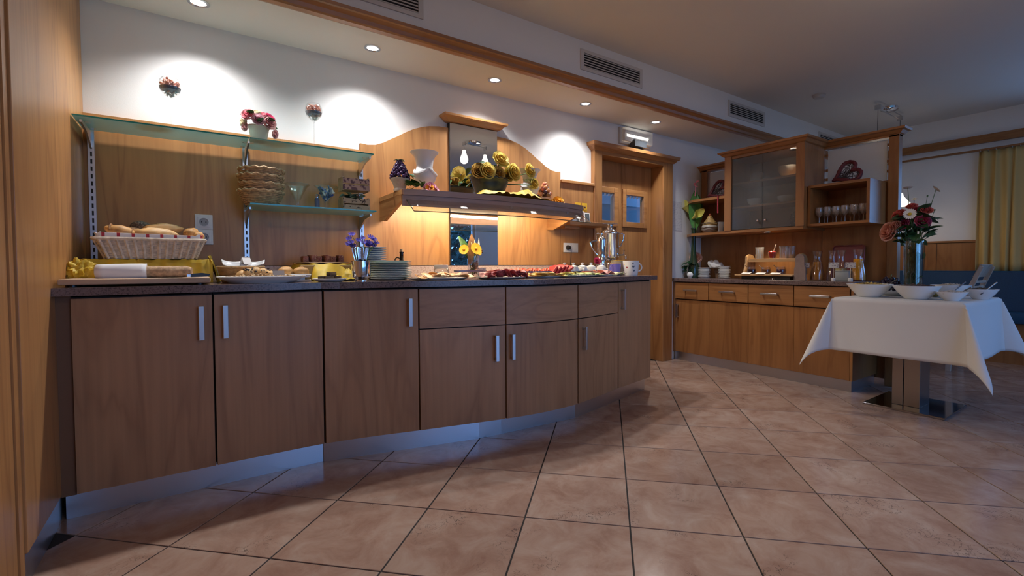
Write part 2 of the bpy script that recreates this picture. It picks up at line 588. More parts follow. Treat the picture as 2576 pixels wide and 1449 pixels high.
# mouldings of the far wall: cornice board, curtain rail, wainscot
S('trim_7', box(B(), 6.955, 7.0, Y0, 2.6, 2.285, 2.372, 0.006), DY)
rail = O('curtain_rail', box(B(), 6.90, 6.93, -2.2, 2.55, 2.192, 2.212), DY)
bm = B()
box(bm, 6.925, 7.0, 2.4, 2.43, 2.196, 2.206)
O('rail_bracket', bm, DY, rail)
tag(rail, 'thin dark wood curtain rail on the far wall', 'curtain rail')
S('wall_wainscot', box(B(), 6.975, 7.0, Y0, Y1, 0, 1.225), DV)
S('trim_8', box(B(), 6.955, 7.0, Y0, Y1, 1.225, 1.248, 0.004), DY)
bm = B()
for y in (1.02, 1.72, 1.83, 2.5):
    box(bm, 6.968, 6.975, y, y + 0.004, 0.05, 1.225)
S('trim_9', bm, plain('seam_brown', (0.07, 0.03, 0.012), 0.6))
# outside: ground, hedge and trees seen in the mirror
S('ground_outside', box(B(), -6, 22, -16, Y0 - 0.2, -0.3, -0.15), plain('evening_lawn', (0.03, 0.07, 0.035), 0.9, var=0.4, vs_=3))
def tree(x, y, hgt, rad, n, label):
    t = T('garden_tree', label, 'tree', (x, y, -0.15), 0, 'trees outside the window')
    bm = B()
    tube(bm, [(0, 0, 0), (0.1, 0, hgt * 0.4), (0, 0.1, hgt * 0.8)], [0.14, 0.1, 0.04], 8)
    for k in range(5):
        aa = k * 1.3
        tube(bm, [(0.08, 0, hgt * (0.3 + 0.08 * k)), (math.cos(aa) * rad * 0.7, math.sin(aa) * rad * 0.7, hgt * (0.5 + 0.08 * k))], [0.05, 0.015], 6)
    O('trunk', bm, plain('dark_bark', (0.03, 0.025, 0.02), 0.9), t)
    bm = B()
    for _ in range(n):
        while 1:
            p = V((rnd.uniform(-1, 1), rnd.uniform(-1, 1), rnd.uniform(-1, 1)))
            if p.length < 1 and noise.noise(p * 2.2 + V((x, y, 0))) > -0.12:
                break
        p = V((p.x * rad, p.y * rad, hgt * 0.58 + p.z * hgt * 0.46))
        s = rnd.uniform(0.05, 0.11)
        d1 = V((rnd.gauss(0, 1), rnd.gauss(0, 1), rnd.gauss(0, 1))).normalized() * s
        d2 = d1.orthogonal().normalized() * s * 0.6
        bm.faces.new([bm.verts.new(p + k) for k in (d1, d2, -d1, -d2)])
    O('foliage', bm, plain('evening_foliage', (0.02, 0.075, 0.06), 0.7), t, kind='stuff')
tree(5.6, -5.6, 3.6, 1.25, 2600, 'leafy tree outside, mirrored dark against the evening sky')
tree(7.6, -8.5, 4.6, 1.6, 2200, 'taller leafy tree further out, mirrored behind the nearer one')
# ------------------------------------------------------------ door
YP = 3.12                         # face of the wood panels on the back wall
dr = SE('door_1', (3.46, 3.15, 0))
def D(name, bm, mat, par=dr, smooth=False):
    return O(name, bm, mat, par, smooth, W=(par is dr))
D('casing_left', box(B(), 2.935, 3.032, 3.105, 3.30, 0, 2.025, 0.004), DRV)
D('casing_right', box(B(), 3.882, 4.03, 3.105, 3.30, 0, 2.025, 0.004), DRV)
D('casing_head', box(B(), 3.032, 3.882, 3.105, 3.30, 1.985, 2.025, 0.003), DRX)
bm = B()
P8 = [(0.0, 2.018), (0.012, 2.022), (0.03, 2.045), (0.05, 2.055), (0.055, 2.082), (0.0, 2.082)]
rings = []
for x_, s in ((2.935, -1), (4.03, 1)):
    rings.append([[bm.verts.new((x_ + s * d, 3.105 - d, z)) for d, z in P8], [bm.verts.new((x_ + s * d, 3.149, z)) for d, z in P8]])
seq = [rings[0][1], rings[0][0], rings[1][0], rings[1][1]]
for A, Z in zip(seq, seq[1:]):
    for k in range(5):
        bm.faces.new((A[k], Z[k], Z[k + 1], A[k + 1]))
bm.faces.new([rr[5] for rr in seq])
bm.faces.new([rr[0] for rr in reversed(seq)])
bmesh.ops.recalc_face_normals(bm, faces=bm.faces)
D('crown', bm, DRX)
for xa, xb, wa, wb in ((3.034, 3.438, 3.10, 3.33), (3.442, 3.88, 3.50, 3.755)):
    bm = B()
    box(bm, xa, wa, 3.262, 3.30, 0.01, 1.984)
    box(bm, wb, xb, 3.262, 3.30, 0.01, 1.984)
    box(bm, wa, wb, 3.262, 3.30, 0.01, 1.415)
    box(bm, wa, wb, 3.262, 3.30, 1.68, 1.984)
    lf = D('door_leaf', bm, DRV)
    bm = B()
    for q in ((wa - 0.05, wa, 1.36, 1.735), (wb, wb + 0.05, 1.36, 1.735), (wa, wb, 1.36, 1.415), (wa, wb, 1.68, 1.735)):
        box(bm, q[0] - 3.46, q[1] - 3.46, 0.095, 0.115, q[2], q[3], 0.004)
    O('window_frame', bm, DRX, lf)
    O('pane', box(B(), wa - 3.46, wb - 3.46, 0.128, 0.134, 1.415, 1.68), PANE, lf)
    bm = B()
    for k in range(5):
        xx = wa - 3.46 + 0.02 + k * 0.05
        prism(bm, [(xx, 1.655), (xx + 0.022, 1.655), (xx + 0.03, 1.678), (xx + 0.008, 1.678)], 'y', 0.1235, 0.1275)
    O('sticker_strip', bm, PAPER, lf)
S('wall_kitchen', box(B(), 2.8, 4.6, 3.75, 3.8, 0, 2.6), plain('kitchen_tiles', (0.10, 0.16, 0.19), 0.5))
S('wall_kitchen_band', box(B(), 2.8, 4.6, 3.735, 3.75, 1.66, 1.76), plain('kitchen_band', (0.3, 0.36, 0.4), 0.5))

# ------------------------------------------------------------ wood panels on the back wall
t = tag(O('wall_panel', box(B(), -0.44, 0.883, YP, Y1, 0.985, 1.73), WV), 'wide plain wood wall panel behind the glass shelves', 'wall panel')
O('top_strip', box(B(), -0.44, 0.883, YP - 0.004, Y1, 1.722, 1.734), WX, t)
wav = [(0.885, 1.779), (0.934, 1.775), (0.985, 1.782), (1.04, 1.805), (1.09, 1.835), (1.135, 1.86), (1.19, 1.895), (1.248, 1.927), (1.31, 1.952), (1.366, 1.967), (1.44, 1.978), (1.513, 1.980)]
right = [(3.44 - x, z) for x, z in reversed(wav)]
bm = B()
prism(bm, [(0.885, 0.985)] + [(1.516, 0.985)] + list(reversed(wav)), 'y', YP, Y1)
prism(bm, [(1.922, 0.985), (2.556, 0.985)] + list(reversed(right)), 'y', YP, Y1)
t = tag(O('wavy_wall_panel', bm, WV), 'wavy topped wood wall panel around the tall mirror', 'wall panel')
O('header', box(B(), 1.516, 1.922, YP, Y1, 2.02, 2.03), WX, t)
t = tag(O('wall_panel', box(B(), 2.558, 2.933, YP, Y1, 0.985, 1.69), WV), 'low wood wall panel between wavy panel and door casing', 'wall panel')
O('ledge', box(B(), 2.556, 2.935, YP - 0.02, Y1, 1.69, 1.716, 0.004), WX, t)
mr = T('wall_mirror', 'tall narrow mirror set in the wavy wood panel', 'mirror', (1.72, 3.14, 0.985))
O('mirror_glass', box(B(), -0.2, 0.2, -0.028, 0.0, 0.0, 1.03), MIRROR, mr)
O('edge_strip', box(B(), -0.205, -0.2, -0.03, 0.0, 0.0, 1.03), DARK, mr)
O('bottom_strip', box(B(), -0.2, 0.2, -0.032, 0.0, -0.004, 0.006), CHROME, mr)
bm = B()
P8 = [(0.0, 2.022), (0.014, 2.026), (0.03, 2.046), (0.048, 2.052), (0.052, 2.066), (0.0, 2.066)]
rings = []
for x_, s in ((1.505, -1), (1.93, 1)):
    rings.append([[bm.verts.new((x_ + s * d, 3.095 - d, z)) for d, z in P8], [bm.verts.new((x_ + s * d, 3.149, z)) for d, z in P8]])
seq = [rings[0][1], rings[0][0], rings[1][0], rings[1][1]]
for A, Z in zip(seq, seq[1:]):
    for k in range(5):
        bm.faces.new((A[k], Z[k], Z[k + 1], A[k + 1]))
bm.faces.new([rr[5] for rr in seq])
bm.faces.new([rr[0] for rr in reversed(seq)])
bmesh.ops.recalc_face_normals(bm, faces=bm.faces)
O('crown', bm, WX, mr, W=True)

# ------------------------------------------------------------ main counter
FP = [(-0.46, 2.442), (-0.2, 2.443), (0.053, 2.445), (0.28, 2.444), (0.5, 2.438), (0.73, 2.398), (0.955, 2.343), (1.2, 2.288), (1.43, 2.238), (1.6, 2.212), (1.72, 2.205), (1.86, 2.209), (1.955, 2.218), (2.2, 2.272), (2.44, 2.336), (2.7, 2.39), (2.92, 2.436)]
def yf(x):
    for (xa, ya), (xb, yb) in zip(FP, FP[1:]):
        if x <= xb or xb == FP[-1][0]:
            k = FP.index((xa, ya))
            x_0, y_0 = FP[max(k - 1, 0)]
            x_3, y_3 = FP[min(k + 2, len(FP) - 1)]
            m0 = (yb - y_0) / (xb - x_0)
            m1 = (y_3 - ya) / (x_3 - xa)
            d = xb - xa
            s = (x - xa) / d
            return (2 * s ** 3 - 3 * s * s + 1) * ya + (s ** 3 - 2 * s * s + s) * d * m0 + (-2 * s ** 3 + 3 * s * s) * yb + (s ** 3 - s * s) * d * m1
def front(x0, x1, z0, z1, th=0.02, off=0.0, n=8):
    bm = B()
    pts = [(x0 + (x1 - x0) * k / n, 0) for k in range(n + 1)]
    o_ = [(x, yf(x) + off) for x, _ in pts]
    i_ = [(x, yf(x) + off + th) for x, _ in reversed(pts)]
    return prism(bm, o_ + i_, 'z', z0, z1)
def handle_v(parent, x, y, z, ang):
    """flat bar handle, vertical; parent local coordinates are parent-relative"""
    bm = B()
    box(bm, -0.010, 0.010, -0.034, -0.027, 0, 0.146, 0.002)
    box(bm, -0.007, 0.007, -0.028, 0.0, 0.004, 0.016)
    box(bm, -0.007, 0.007, -0.028, 0.0, 0.130, 0.142)
    bmesh.ops.rotate(bm, verts=bm.verts, cent=(0, 0, 0), matrix=M4.Rotation(ang, 3, 'Z'))
    bmesh.ops.translate(bm, verts=bm.verts, vec=V((x, y, z)))
    return O('handle', bm, STEEL, parent)
units = [(-0.393, 0.052, None, 0.013, 'R', 'wide counter cabinet at the left end, handle at its right edge'),
         (0.060, 0.498, None, 0.1, 'L', 'counter cabinet under the seeded bread plate, handle at its left edge'),
         (0.508, 0.952, None, 0.912, 'R', 'counter cabinet under the glass plate stack, gently curved tall door'),
         (0.960, 1.427, 0.65, 1.372, 'R', 'curved counter cabinet with drawer, handle low at right, under the glass jar'),
         (1.436, 1.952, 0.65, 1.467, 'L', 'curved counter cabinet with drawer at the front of the bulge'),
         (1.962, 2.430, 0.65, 2.006, 'L', 'counter cabinet with drawer under the row of small white pots'),
         (2.440, 2.893, None, 2.478, 'L', 'counter cabinet with tall door at the right end under the mugs')]
cabs = []
for x0, x1, dz, hx, side, lab in units:
    xm = (x0 + x1) / 2
    c = T('counter_cabinet', lab, 'cabinet', (xm, 2.75, 0.1), 0, 'cabinets under the breakfast counter')
    cabs.append(c)
    bm = B()
    pts = [(x0 - 0.003 + (x1 - x0 + 0.006) * k / 6 - xm, yf(x0 + (x1 - x0) * k / 6) + 0.024 - 2.75) for k in range(7)]
    prism(bm, pts + [(x1 + 0.003 - xm, 0.34), (x0 - 0.003 - xm, 0.34)], 'z', 0.005, 0.765)
    O('carcass', bm, plain('carcass_brown', (0.045, 0.022, 0.012), 0.7), c)
    ztop = dz - 0.006 if dz else 0.86
    d = O('door', front(x0, x1, 0.11, ztop), FV, c, W=True)
    hz = (0.448 if dz else 0.668) - 0.1
    e = 0.01
    ang = math.atan2(yf(hx + e) - yf(hx - e), 2 * e)
    handle_v(d, hx - xm, yf(hx) - 2.75, hz, ang)
    if dz:
        O('drawer', front(x0, x1, dz, 0.86), FX, c, W=True)
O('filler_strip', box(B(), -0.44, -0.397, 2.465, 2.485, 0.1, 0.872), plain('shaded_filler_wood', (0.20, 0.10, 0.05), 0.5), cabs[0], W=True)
O('end_panel', box(B(), 2.897, 2.915, 2.45, 3.1, 0.1, 0.872), FV, cabs[-1], W=True)
kp = T('kick_plate', 'brushed metal kick plate in bent sections under the counter', 'kick plate', (1.2, 2.5, 0))
PL = [(-0.434, 2.497), (0.505, 2.500), (0.506, 2.494), (1.30, 2.318), (1.44, 2.306), (1.985, 2.278), (2.40, 2.375), (2.905, 2.50)]
for (xa, ya), (xb, yb) in ((PL[0], PL[1]), (PL[2], PL[3]), (PL[3], PL[4]), (PL[4], PL[5]), (PL[5], PL[6]), (PL[6], PL[7])):
    O('plinth_section', prism(B(), [(xa, ya), (xb, yb), (xb, yb + 0.015), (xa, ya + 0.015)], 'z', 0.0, 0.106), KICK, kp, W=True)
O('plinth_end', box(B(), 2.89, 2.905, 2.50, 3.1, 0.0, 0.106), KICK, kp, W=True)
# worktop follows the fronts with a small overhang
n = 40
xs = [-0.44 + (2.935 + 0.44) * k / n for k in range(n + 1)]
ft = [(x, (yf(min(x, 2.91)) - 0.032)) for x in xs]
bm = prism(B(), ft + [(2.935, 3.12), (-0.44, 3.12)], 'z', 0.872, 0.903)
wt = tag(O('counter_worktop', bm, GRAN), 'long curved brown granite worktop of the breakfast counter', 'worktop')
O('backsplash', box(B(), -0.44, 2.93, 3.10, 3.12, 0.903, 0.985), GRANL, wt)
O('backsplash_joint', box(B(), -0.44, 2.93, 3.099, 3.12, 0.985, 0.988), DARK, wt)

# ------------------------------------------------------------ glass shelves and slotted rails
for x, lab, zt in ((-0.41, 'slotted metal shelf rail at the left end of the glass shelf', 1.66), (0.24, 'slotted metal shelf rail in the middle, behind the wicker baskets', 1.66), (0.886, 'slotted metal shelf rail at the edge of the wavy panel', 1.66)):
    t = T('shelf_rail', lab, 'shelf rail', (x, YP, 1.0), 0, 'slotted shelf rails')
    O('rail', box(B(), -0.0125, 0.0125, -0.012, 0, 0.0, zt - 1.0), STEEL, t)
    bm = B()
    z = 0.02
    while z < zt - 1.03:
        box(bm, -0.0035, 0.0035, -0.0128, -0.0119, z, z + 0.022)
        z += 0.036
    O('slots', bm, DARK, t, kind='stuff')
def bracket(x, z, label, dpt=0.24):
    t = T('shelf_bracket', label, 'bracket', (x, YP - 0.012, z), 0, 'metal brackets under the glass shelves')
    O('arm', prism(B(), [(-dpt, -0.006), (0, -0.006), (0, -0.085), (-0.03, -0.07), (-dpt * 0.55, -0.03), (-dpt, -0.018)], 'x', -0.004, 0.004), STEEL, t)
    for y in (-dpt * 0.75, -0.06):
        for s in (-1, 1):
            O('suction_pad', lathe(B(), [(0.011, -0.006), (0.013, -0.001), (0.0, -0.0005)], (s * 0.016, y, 0), 12), CLEAR, t, True)
for x, lab in ((-0.41, 'shelf bracket under the left end of the long glass shelf'), (0.24, 'shelf bracket under the joint of the long glass shelf'), (0.872, 'shelf bracket under the right end of the long glass shelf')):
    bracket(x, 1.648, lab)
bracket(0.24, 1.303, 'shelf bracket under the left end of the short glass shelf')
bracket(0.872, 1.303, 'shelf bracket under the right end of the short glass shelf')
def gshelf(x0, x1, y0, z, label):
    t = T('glass_shelf', label, 'shelf', ((x0 + x1) / 2, 3.1, z), 0)
    h = (x1 - x0) / 2
    O('pane', box(B(), -h, h, y0 - 3.1, 0, 0, 0.008, 0.001), AQUA, t)
    O('front_edge', box(B(), -h, h, y0 - 3.1012, y0 - 3.1002, 0.0005, 0.0075), plain('glass_edge_green', (0.03, 0.30, 0.27), 0.1), t)
    return t
gshelf(-0.435, 0.238, 2.845, 1.649, 'left pane of the long upper glass shelf, above the bread basket')
gshelf(0.242, 0.886, 2.845, 1.649, 'right pane of the long upper glass shelf, under the pink flower pot')
gshelf(0.235, 0.886, 2.805, 1.304, 'short lower glass shelf holding wicker baskets and dessert glasses')

# ------------------------------------------------------------ wooden buffet shelf with sneeze guard and lamp
def bow(x, y_end=2.70, bulge=0.085):
    q = (x - 1.72) / 0.72
    return y_end - bulge * (1 - q * q)
bs = T('buffet_shelf', 'bow fronted wooden buffet shelf with glass guard below the mirror', 'shelf', (1.72, 3.12, 1.39))
def bowed(x0, x1, off, z0, z1, back, n=20):
    xs_ = [x0 + (x1 - x0) * k / n for k in range(n + 1)]
    return prism(B(), [(x, bow(x) + off) for x in xs_] + [(x1, back), (x0, back)], 'z', z0, z1)
O('shelf_board', bowed(1.004, 2.436, 0.0, 1.408, 1.436, 3.12), WX, bs, W=True)
MAUVE = wood('greyed_front_wood', (0.30, 0.185, 0.135), (0.38, 0.24, 0.18), 'x')
n = 20
for nm, o1, o2, z0, z1, mat in (('front_moulding', -0.008, 0.0, 1.404, 1.438, MAUVE), ('front_fascia', 0.004, 0.02, 1.340, 1.406, MAUVE)):
    xs_ = [1.01 + 1.42 * k / n for k in range(n + 1)]
    O(nm, prism(B(), [(x, bow(x) + o1) for x in xs_] + [(x, bow(x) + o2) for x in reversed(xs_)], 'z', z0, z1), mat, bs, W=True)
for xa, xb in ((1.006, 1.028), (2.412, 2.434)):
    O('side_bracket', prism(B(), [(2.715, 1.408), (3.12, 1.408), (3.12, 1.283), (3.04, 1.275), (2.715, 1.372)], 'x', xa, xb), WY, bs, W=True)
GUARD = glass('guard_glass', (0.97, 0.985, 0.98), 0.01, 0.07)
xs_ = [1.03 + 1.37 * k / n for k in range(n + 1)]
bm = B()
for A, Z in zip(xs_, xs_[1:]):
    for p in (0, 1):
        pass
def gp(u, v):
    x = 1.03 + 1.37 * u
    return V((x, bow(x) + 0.002 - 0.115 * v - 0.01 * math.sin(PI * u) * v, 1.374 - 0.075 * v))
grid(bm, gp, 20, 2)
O('glass_guard', bm, GUARD, bs, True, W=True, solid=0.005)
O('guard_edge', tube(B(), [gp(k / 20, 1.0) + V((0, 0, -0.002)) for k in range(21)], 0.0028, 6), plain('dark_glass_edge', (0.03, 0.035, 0.025), 0.1), bs, W=True)
O('guard_end', tube(B(), [gp(0, v / 3) for v in range(4)], 0.0026, 6), plain('dark_glass_edge', (0, 0, 0)), bs, W=True)
O('guard_end', tube(B(), [gp(1, v / 3) for v in range(4)], 0.003, 6), CHROME, bs, W=True)
for u in (0.12, 0.5, 0.88):
    p = gp(u, 0.12)
    O('glass_clamp', box(B(), p.x - 0.012, p.x + 0.012, p.y - 0.008, p.y + 0.008, p.z - 0.010, p.z + 0.010, 0.003), CLEAR, bs, W=True)
lt = T('shelf_lamp', 'long warm tube lamp under the buffet shelf', 'lamp', (1.72, 2.79, 1.392))
O('housing', box(B(), -0.64, 0.64, -0.03, 0.02, 0.004, 0.016), PORC, lt)
O('tube', tube(B(), [(-0.62, 0, -0.008), (0.62, 0, -0.008)], 0.009, 10), glow('warm_tube_glow', (1.0, 0.83, 0.58), 120), lt, True)
# small shelf to the right of it
t = T('wall_shelf', 'small plain wooden shelf right of the buffet shelf', 'shelf', (2.74, 3.12, 1.345))
O('board', box(B(), -0.24, 0.2, -0.19, 0, -0.028, 0.003, 0.002), WX, t)
O('under_strip', box(B(), -0.22, -0.06, -0.10, 0, -0.05, -0.028), WX, t)

# ------------------------------------------------------------ sideboard
sbx = 4.09
ends = [1.515, 1.93, 2.325, 2.725, 3.118]
labs = ['sideboard cabinet with drawer half hidden by the white tablecloth', 'sideboard cabinet with drawer under the wooden end board', 'sideboard cabinet with drawer under the tiered wooden jam stand', 'sideboard cabinet with drawer next to the door, handle on its door edge']
sbs = []
for k in range(4):
    ya, yb = ends[k] + 0.004, ends[k + 1] - 0.004
    ym = (ya + yb) / 2
    c = T('sideboard_cabinet', labs[k], 'cabinet', (4.35, ym, 0.085), 0, 'cabinets of the sideboard')
    sbs.append(c)
    O('carcass', box(B(), 4.115, 4.575, ya - 0.003, yb + 0.003, 0.085, 0.812), plain('carcass_brown', (0, 0, 0)), c, W=True)
    d = O('door', box(B(), sbx + 0.012, sbx + 0.03, ya - 0.003, yb + 0.003, 0.088, 0.628), DV, c, W=True)
    if k == 3:
        bm = B()
        box(bm, -0.033, -0.026, -0.01, 0.01, 0, 0.146, 0.002)
        box(bm, -0.028, 0.002, -0.006, 0.006, 0.004, 0.016)
        box(bm, -0.028, 0.002, -0.006, 0.006, 0.13, 0.142)
        bmesh.ops.translate(bm, verts=bm.verts, vec=V((sbx + 0.012 - 4.35, yb - 0.03 - ym, 0.44 - 0.085)))
        O('handle', bm, STEEL, d)
    w_ = O('drawer', box(B(), sbx, sbx + 0.02, ya, yb, 0.640, 0.806), DY, c, W=True)
    bm = B()
    box(bm, sbx - 0.033, sbx - 0.026, ym - 0.073, ym + 0.073, 0.720, 0.738, 0.002)
    for s in (-1, 1):
        box(bm, sbx - 0.028, sbx, ym + s * 0.066 - 0.006, ym + s * 0.066 + 0.006, 0.723, 0.735)
    bmesh.ops.translate(bm, verts=bm.verts, vec=-V((4.35, ym, 0.085)))
    O('handle', bm, STEEL, w_)
O('end_panel', box(B(), 4.10, 4.578, 1.495, 1.513, 0.085, 0.812), DV, sbs[0], W=True)
O('filler_strip', box(B(), 4.10, 4.12, 3.12, 3.149, 0.085, 0.812), DV, sbs[3], W=True)
o = T('sideboard_kick_plate', 'brushed metal kick plate along the sideboard floor', 'kick plate', (4.11, 2.3, 0))
O('plinth_section', box(B(), 4.112, 4.125, 1.505, 3.13, 0, 0.085), STEEL, o, W=True)
O('plinth_end', box(B(), 4.125, 4.56, 1.505, 1.518, 0, 0.085), KICK, o, W=True)
tag(O('sideboard_worktop', box(B(), 4.075, 4.58, 1.485, 3.149, 0.815, 0.849, 0.002), GRAN), 'brown granite worktop of the sideboard', 'worktop')
# partition frame behind the sideboard: back panels, posts, crown, frosted panes
pt = T('partition', 'wooden partition behind the sideboard with posts and crown', 'partition', (4.6, 2.3, 0))
def PB(nm, x0, x1, y0, y1, z0, z1, mat, bev=0.0):
    return O(nm, box(B(), x0, x1, y0, y1, z0, z1, bev), mat, pt, W=True)
PB('back_panel', 4.58, 4.61, 1.44, 1.922, 0.849, 1.305, DV)
PB('back_panel', 4.58, 4.61, 1.926, 2.628, 0.849, 1.305, DV)
PB('back_panel', 4.58, 4.61, 2.632, 3.149, 0.849, 1.305, DV)
PB('back_panel', 4.585, 4.61, 1.44, 3.149, 0.05, 0.849, DV)
PB('back_panel', 4.58, 4.61, 1.44, 2.60, 1.305, 1.66, DV)
PB('back_panel', 4.58, 4.61, 2.60, 3.149, 1.305, 1.655, DV)
PB('post', 4.55, 4.62, 1.365, 1.435, 0.0, 2.01, DV, 0.003)
PB('post', 4.55, 4.62, 3.06, 3.13, 1.655, 2.01, DV, 0.003)
PB('crown_board', 4.55, 4.62, 1.365, 1.905, 1.995, 2.03, DY)
PB('crown_board', 4.55, 4.62, 2.62, 3.149, 1.995, 2.03, DY)
bm = B()
P8 = [(0.0, 2.01), (0.012, 2.014), (0.03, 2.034), (0.046, 2.04), (0.05, 2.056), (0.0, 2.056)]
seq = [[bm.verts.new((x_ + sx * d, y_ + sy * d, z)) for d, z in P8] for x_, y_, sx, sy in ((4.55, 1.905, -1, 0), (4.55, 1.365, -1, -1), (4.62, 1.365, 1, -1), (4.62, 1.905, 1, 0))]
for A, Z in zip(seq, seq[1:]):
    for k in range(5):
        bm.faces.new((A[k], Z[k], Z[k + 1], A[k + 1]))
bm.faces.new([rr[5] for rr in seq])
bmesh.ops.recalc_face_normals(bm, faces=bm.faces)
O('crown', bm, DY, pt, W=True)
O('crown', prism(B(), [(4.55, 2.01), (4.538, 2.014), (4.52, 2.034), (4.504, 2.04), (4.50, 2.056), (4.55, 2.056)], 'y', 2.62, 3.149), DY, pt, W=True)
FROST = glass('frosted_pane', (0.80, 0.83, 0.84), 0.5, 0.05, 0.62, (0.86, 0.87, 0.86))
PB('frosted_pane', 4.578, 4.586, 1.452, 1.885, 1.665, 1.98, FROST)
PB('frosted_pane', 4.578, 4.586, 2.70, 3.045, 1.66, 1.98, FROST)
for y in (1.442, 1.892):
    for z in (1.72, 1.80, 1.93):
        PB('pane_clip', 4.572, 4.59, y - 0.009, y + 0.009, z, z + 0.022, DV)
# glass-door cabinet
cb = T('display_cabinet', 'wall cabinet with two frosted glass doors over the sideboard', 'cabinet', (4.39, 2.26, 1.29))
def CB(nm, x0, x1, y0, y1, z0, z1, mat, bev=0.0, par=cb):
    return O(nm, box(B(), x0, x1, y0, y1, z0, z1, bev), mat, par, W=True)
CB('side_panel', 4.19, 4.578, 2.585, 2.615, 1.31, 2.02, DV)
CB('side_panel', 4.19, 4.578, 1.905, 1.93, 1.31, 2.02, DV)
CB('front_stile', 4.178, 4.205, 2.555, 2.622, 1.31, 2.02, DV)
CB('front_stile', 4.178, 4.205, 1.898, 1.965, 1.31, 2.02, DV)
CB('bottom_board', 4.185, 4.578, 1.905, 2.615, 1.285, 1.31, DY)
CB('top_board', 4.19, 4.578, 1.93, 2.585, 1.985, 2.02, DY)
CB('back_board', 4.565, 4.578, 1.93, 2.585, 1.31, 1.985, plain('pale_cabinet_back', (0.42, 0.40, 0.38), 0.7))
CB('inner_shelf', 4.24, 4.565, 1.93, 2.585, 1.52, 1.538, DY)
CB('inner_shelf', 4.24, 4.565, 1.93, 2.585, 1.745, 1.763, DY)
bm = B()
seq = [[bm.verts.new((x_ + sx * d, y_ + sy * d, z)) for d, z in P8] for x_, y_, sx, sy in ((4.578, 2.62, 0, 1), (4.178, 2.62, -1, 1), (4.178, 1.90, -1, -1), (4.578, 1.90, 0, -1))]
for A, Z in zip(seq, seq[1:]):
    for k in range(5):
        bm.faces.new((A[k], Z[k], Z[k + 1], A[k + 1]))
bm.faces.new([rr[5] for rr in seq])
bm.faces.new([rr[0] for rr in reversed(seq)])
bmesh.ops.recalc_face_normals(bm, faces=bm.faces)
O('crown', bm, DY, cb, W=True)
SMOKE = glass('smoked_satin_glass', (0.74, 0.77, 0.78), 0.22, 0.08, 0.10, (0.40, 0.44, 0.46))
for ya, yb, ky in ((1.968, 2.257, 2.225), (2.261, 2.553, 2.293)):
    d = CB('glass_door', 4.192, 4.198, ya, yb, 1.315, 1.98, SMOKE)
    O('knob', lathe(B(), [(0.004, 0), (0.004, 0.008), (0.010, 0.012), (0.011, 0.018), (0.0, 0.022)], (0, 0, 0), 14), CHROME, d, True)
    k = d.children[0]
    k.rotation_euler = (0, R(-90), 0)
    k.location = (4.192 - 4.39, ky - 2.26, 1.385 - 1.29)
for x, z, e, nm in ((4.36, 1.284, 5, 'under'), (4.27, 1.983, 1.6, 'inner')):
    y = 2.30 if nm == 'under' else 2.03
    t = T('cabinet_spot', 'small recessed spot under the glass cabinet' if nm == 'under' else 'small recessed spot inside the top of the glass cabinet', 'lamp', (x, y, z))
    O('ring', lathe(B(), [(0.036, -0.004), (0.036, 0.0), (0.026, 0.0), (0.026, -0.004)], (0, 0, 0), 20), CHROME, t, True)
    O('lens', lathe(B(), [(0.0, -0.003), (0.026, -0.003), (0.026, -0.001)], (0, 0, 0), 20), glow('warm_lens_glow', (1, 0.86, 0.66), 70), t)
    if nm == 'under':
        lamp('sideboard_spot_beam', 'SPOT', (x, y, z - 0.012), 7, (1.0, 0.80, 0.55), (0, R(0), 0), spot_size=R(112), spot_blend=0.5, shadow_soft_size=0.02)
    else:
        lamp('cabinet_spot_beam', 'SPOT', (x, y, z - 0.012), 4, (1.0, 0.85, 0.65), (0, 0, 0), spot_size=R(120), spot_blend=0.6, shadow_soft_size=0.02)
# open niche left of the cabinet
nc = T('corner_shelf', 'two open corner shelves between door wall and glass cabinet', 'shelf', (4.4, 2.9, 1.29))
for z0, z1 in ((1.285, 1.31), (1.63, 1.655)):
    O('shelf_board', prism(B(), [(4.2, 2.616), (4.2, 3.0), (4.33, 3.149), (4.579, 3.149), (4.579, 2.616)], 'z', z0, z1), DY, nc, W=True)
# open box at the right
ob = T('open_box', 'open wooden wall box holding wine glasses', 'wall box', (4.41, 1.67, 1.305))
for nm, y0, y1, z0, z1 in (('bottom_board', 1.45, 1.897, 1.305, 1.325), ('top_board', 1.45, 1.897, 1.625, 1.645), ('side_board', 1.45, 1.472, 1.325, 1.625), ('side_board', 1.875, 1.897, 1.325, 1.625)):
    O(nm, box(B(), 4.24, 4.578, y0, y1, z0, z1), DY if 'side' not in nm else DV, ob, W=True)
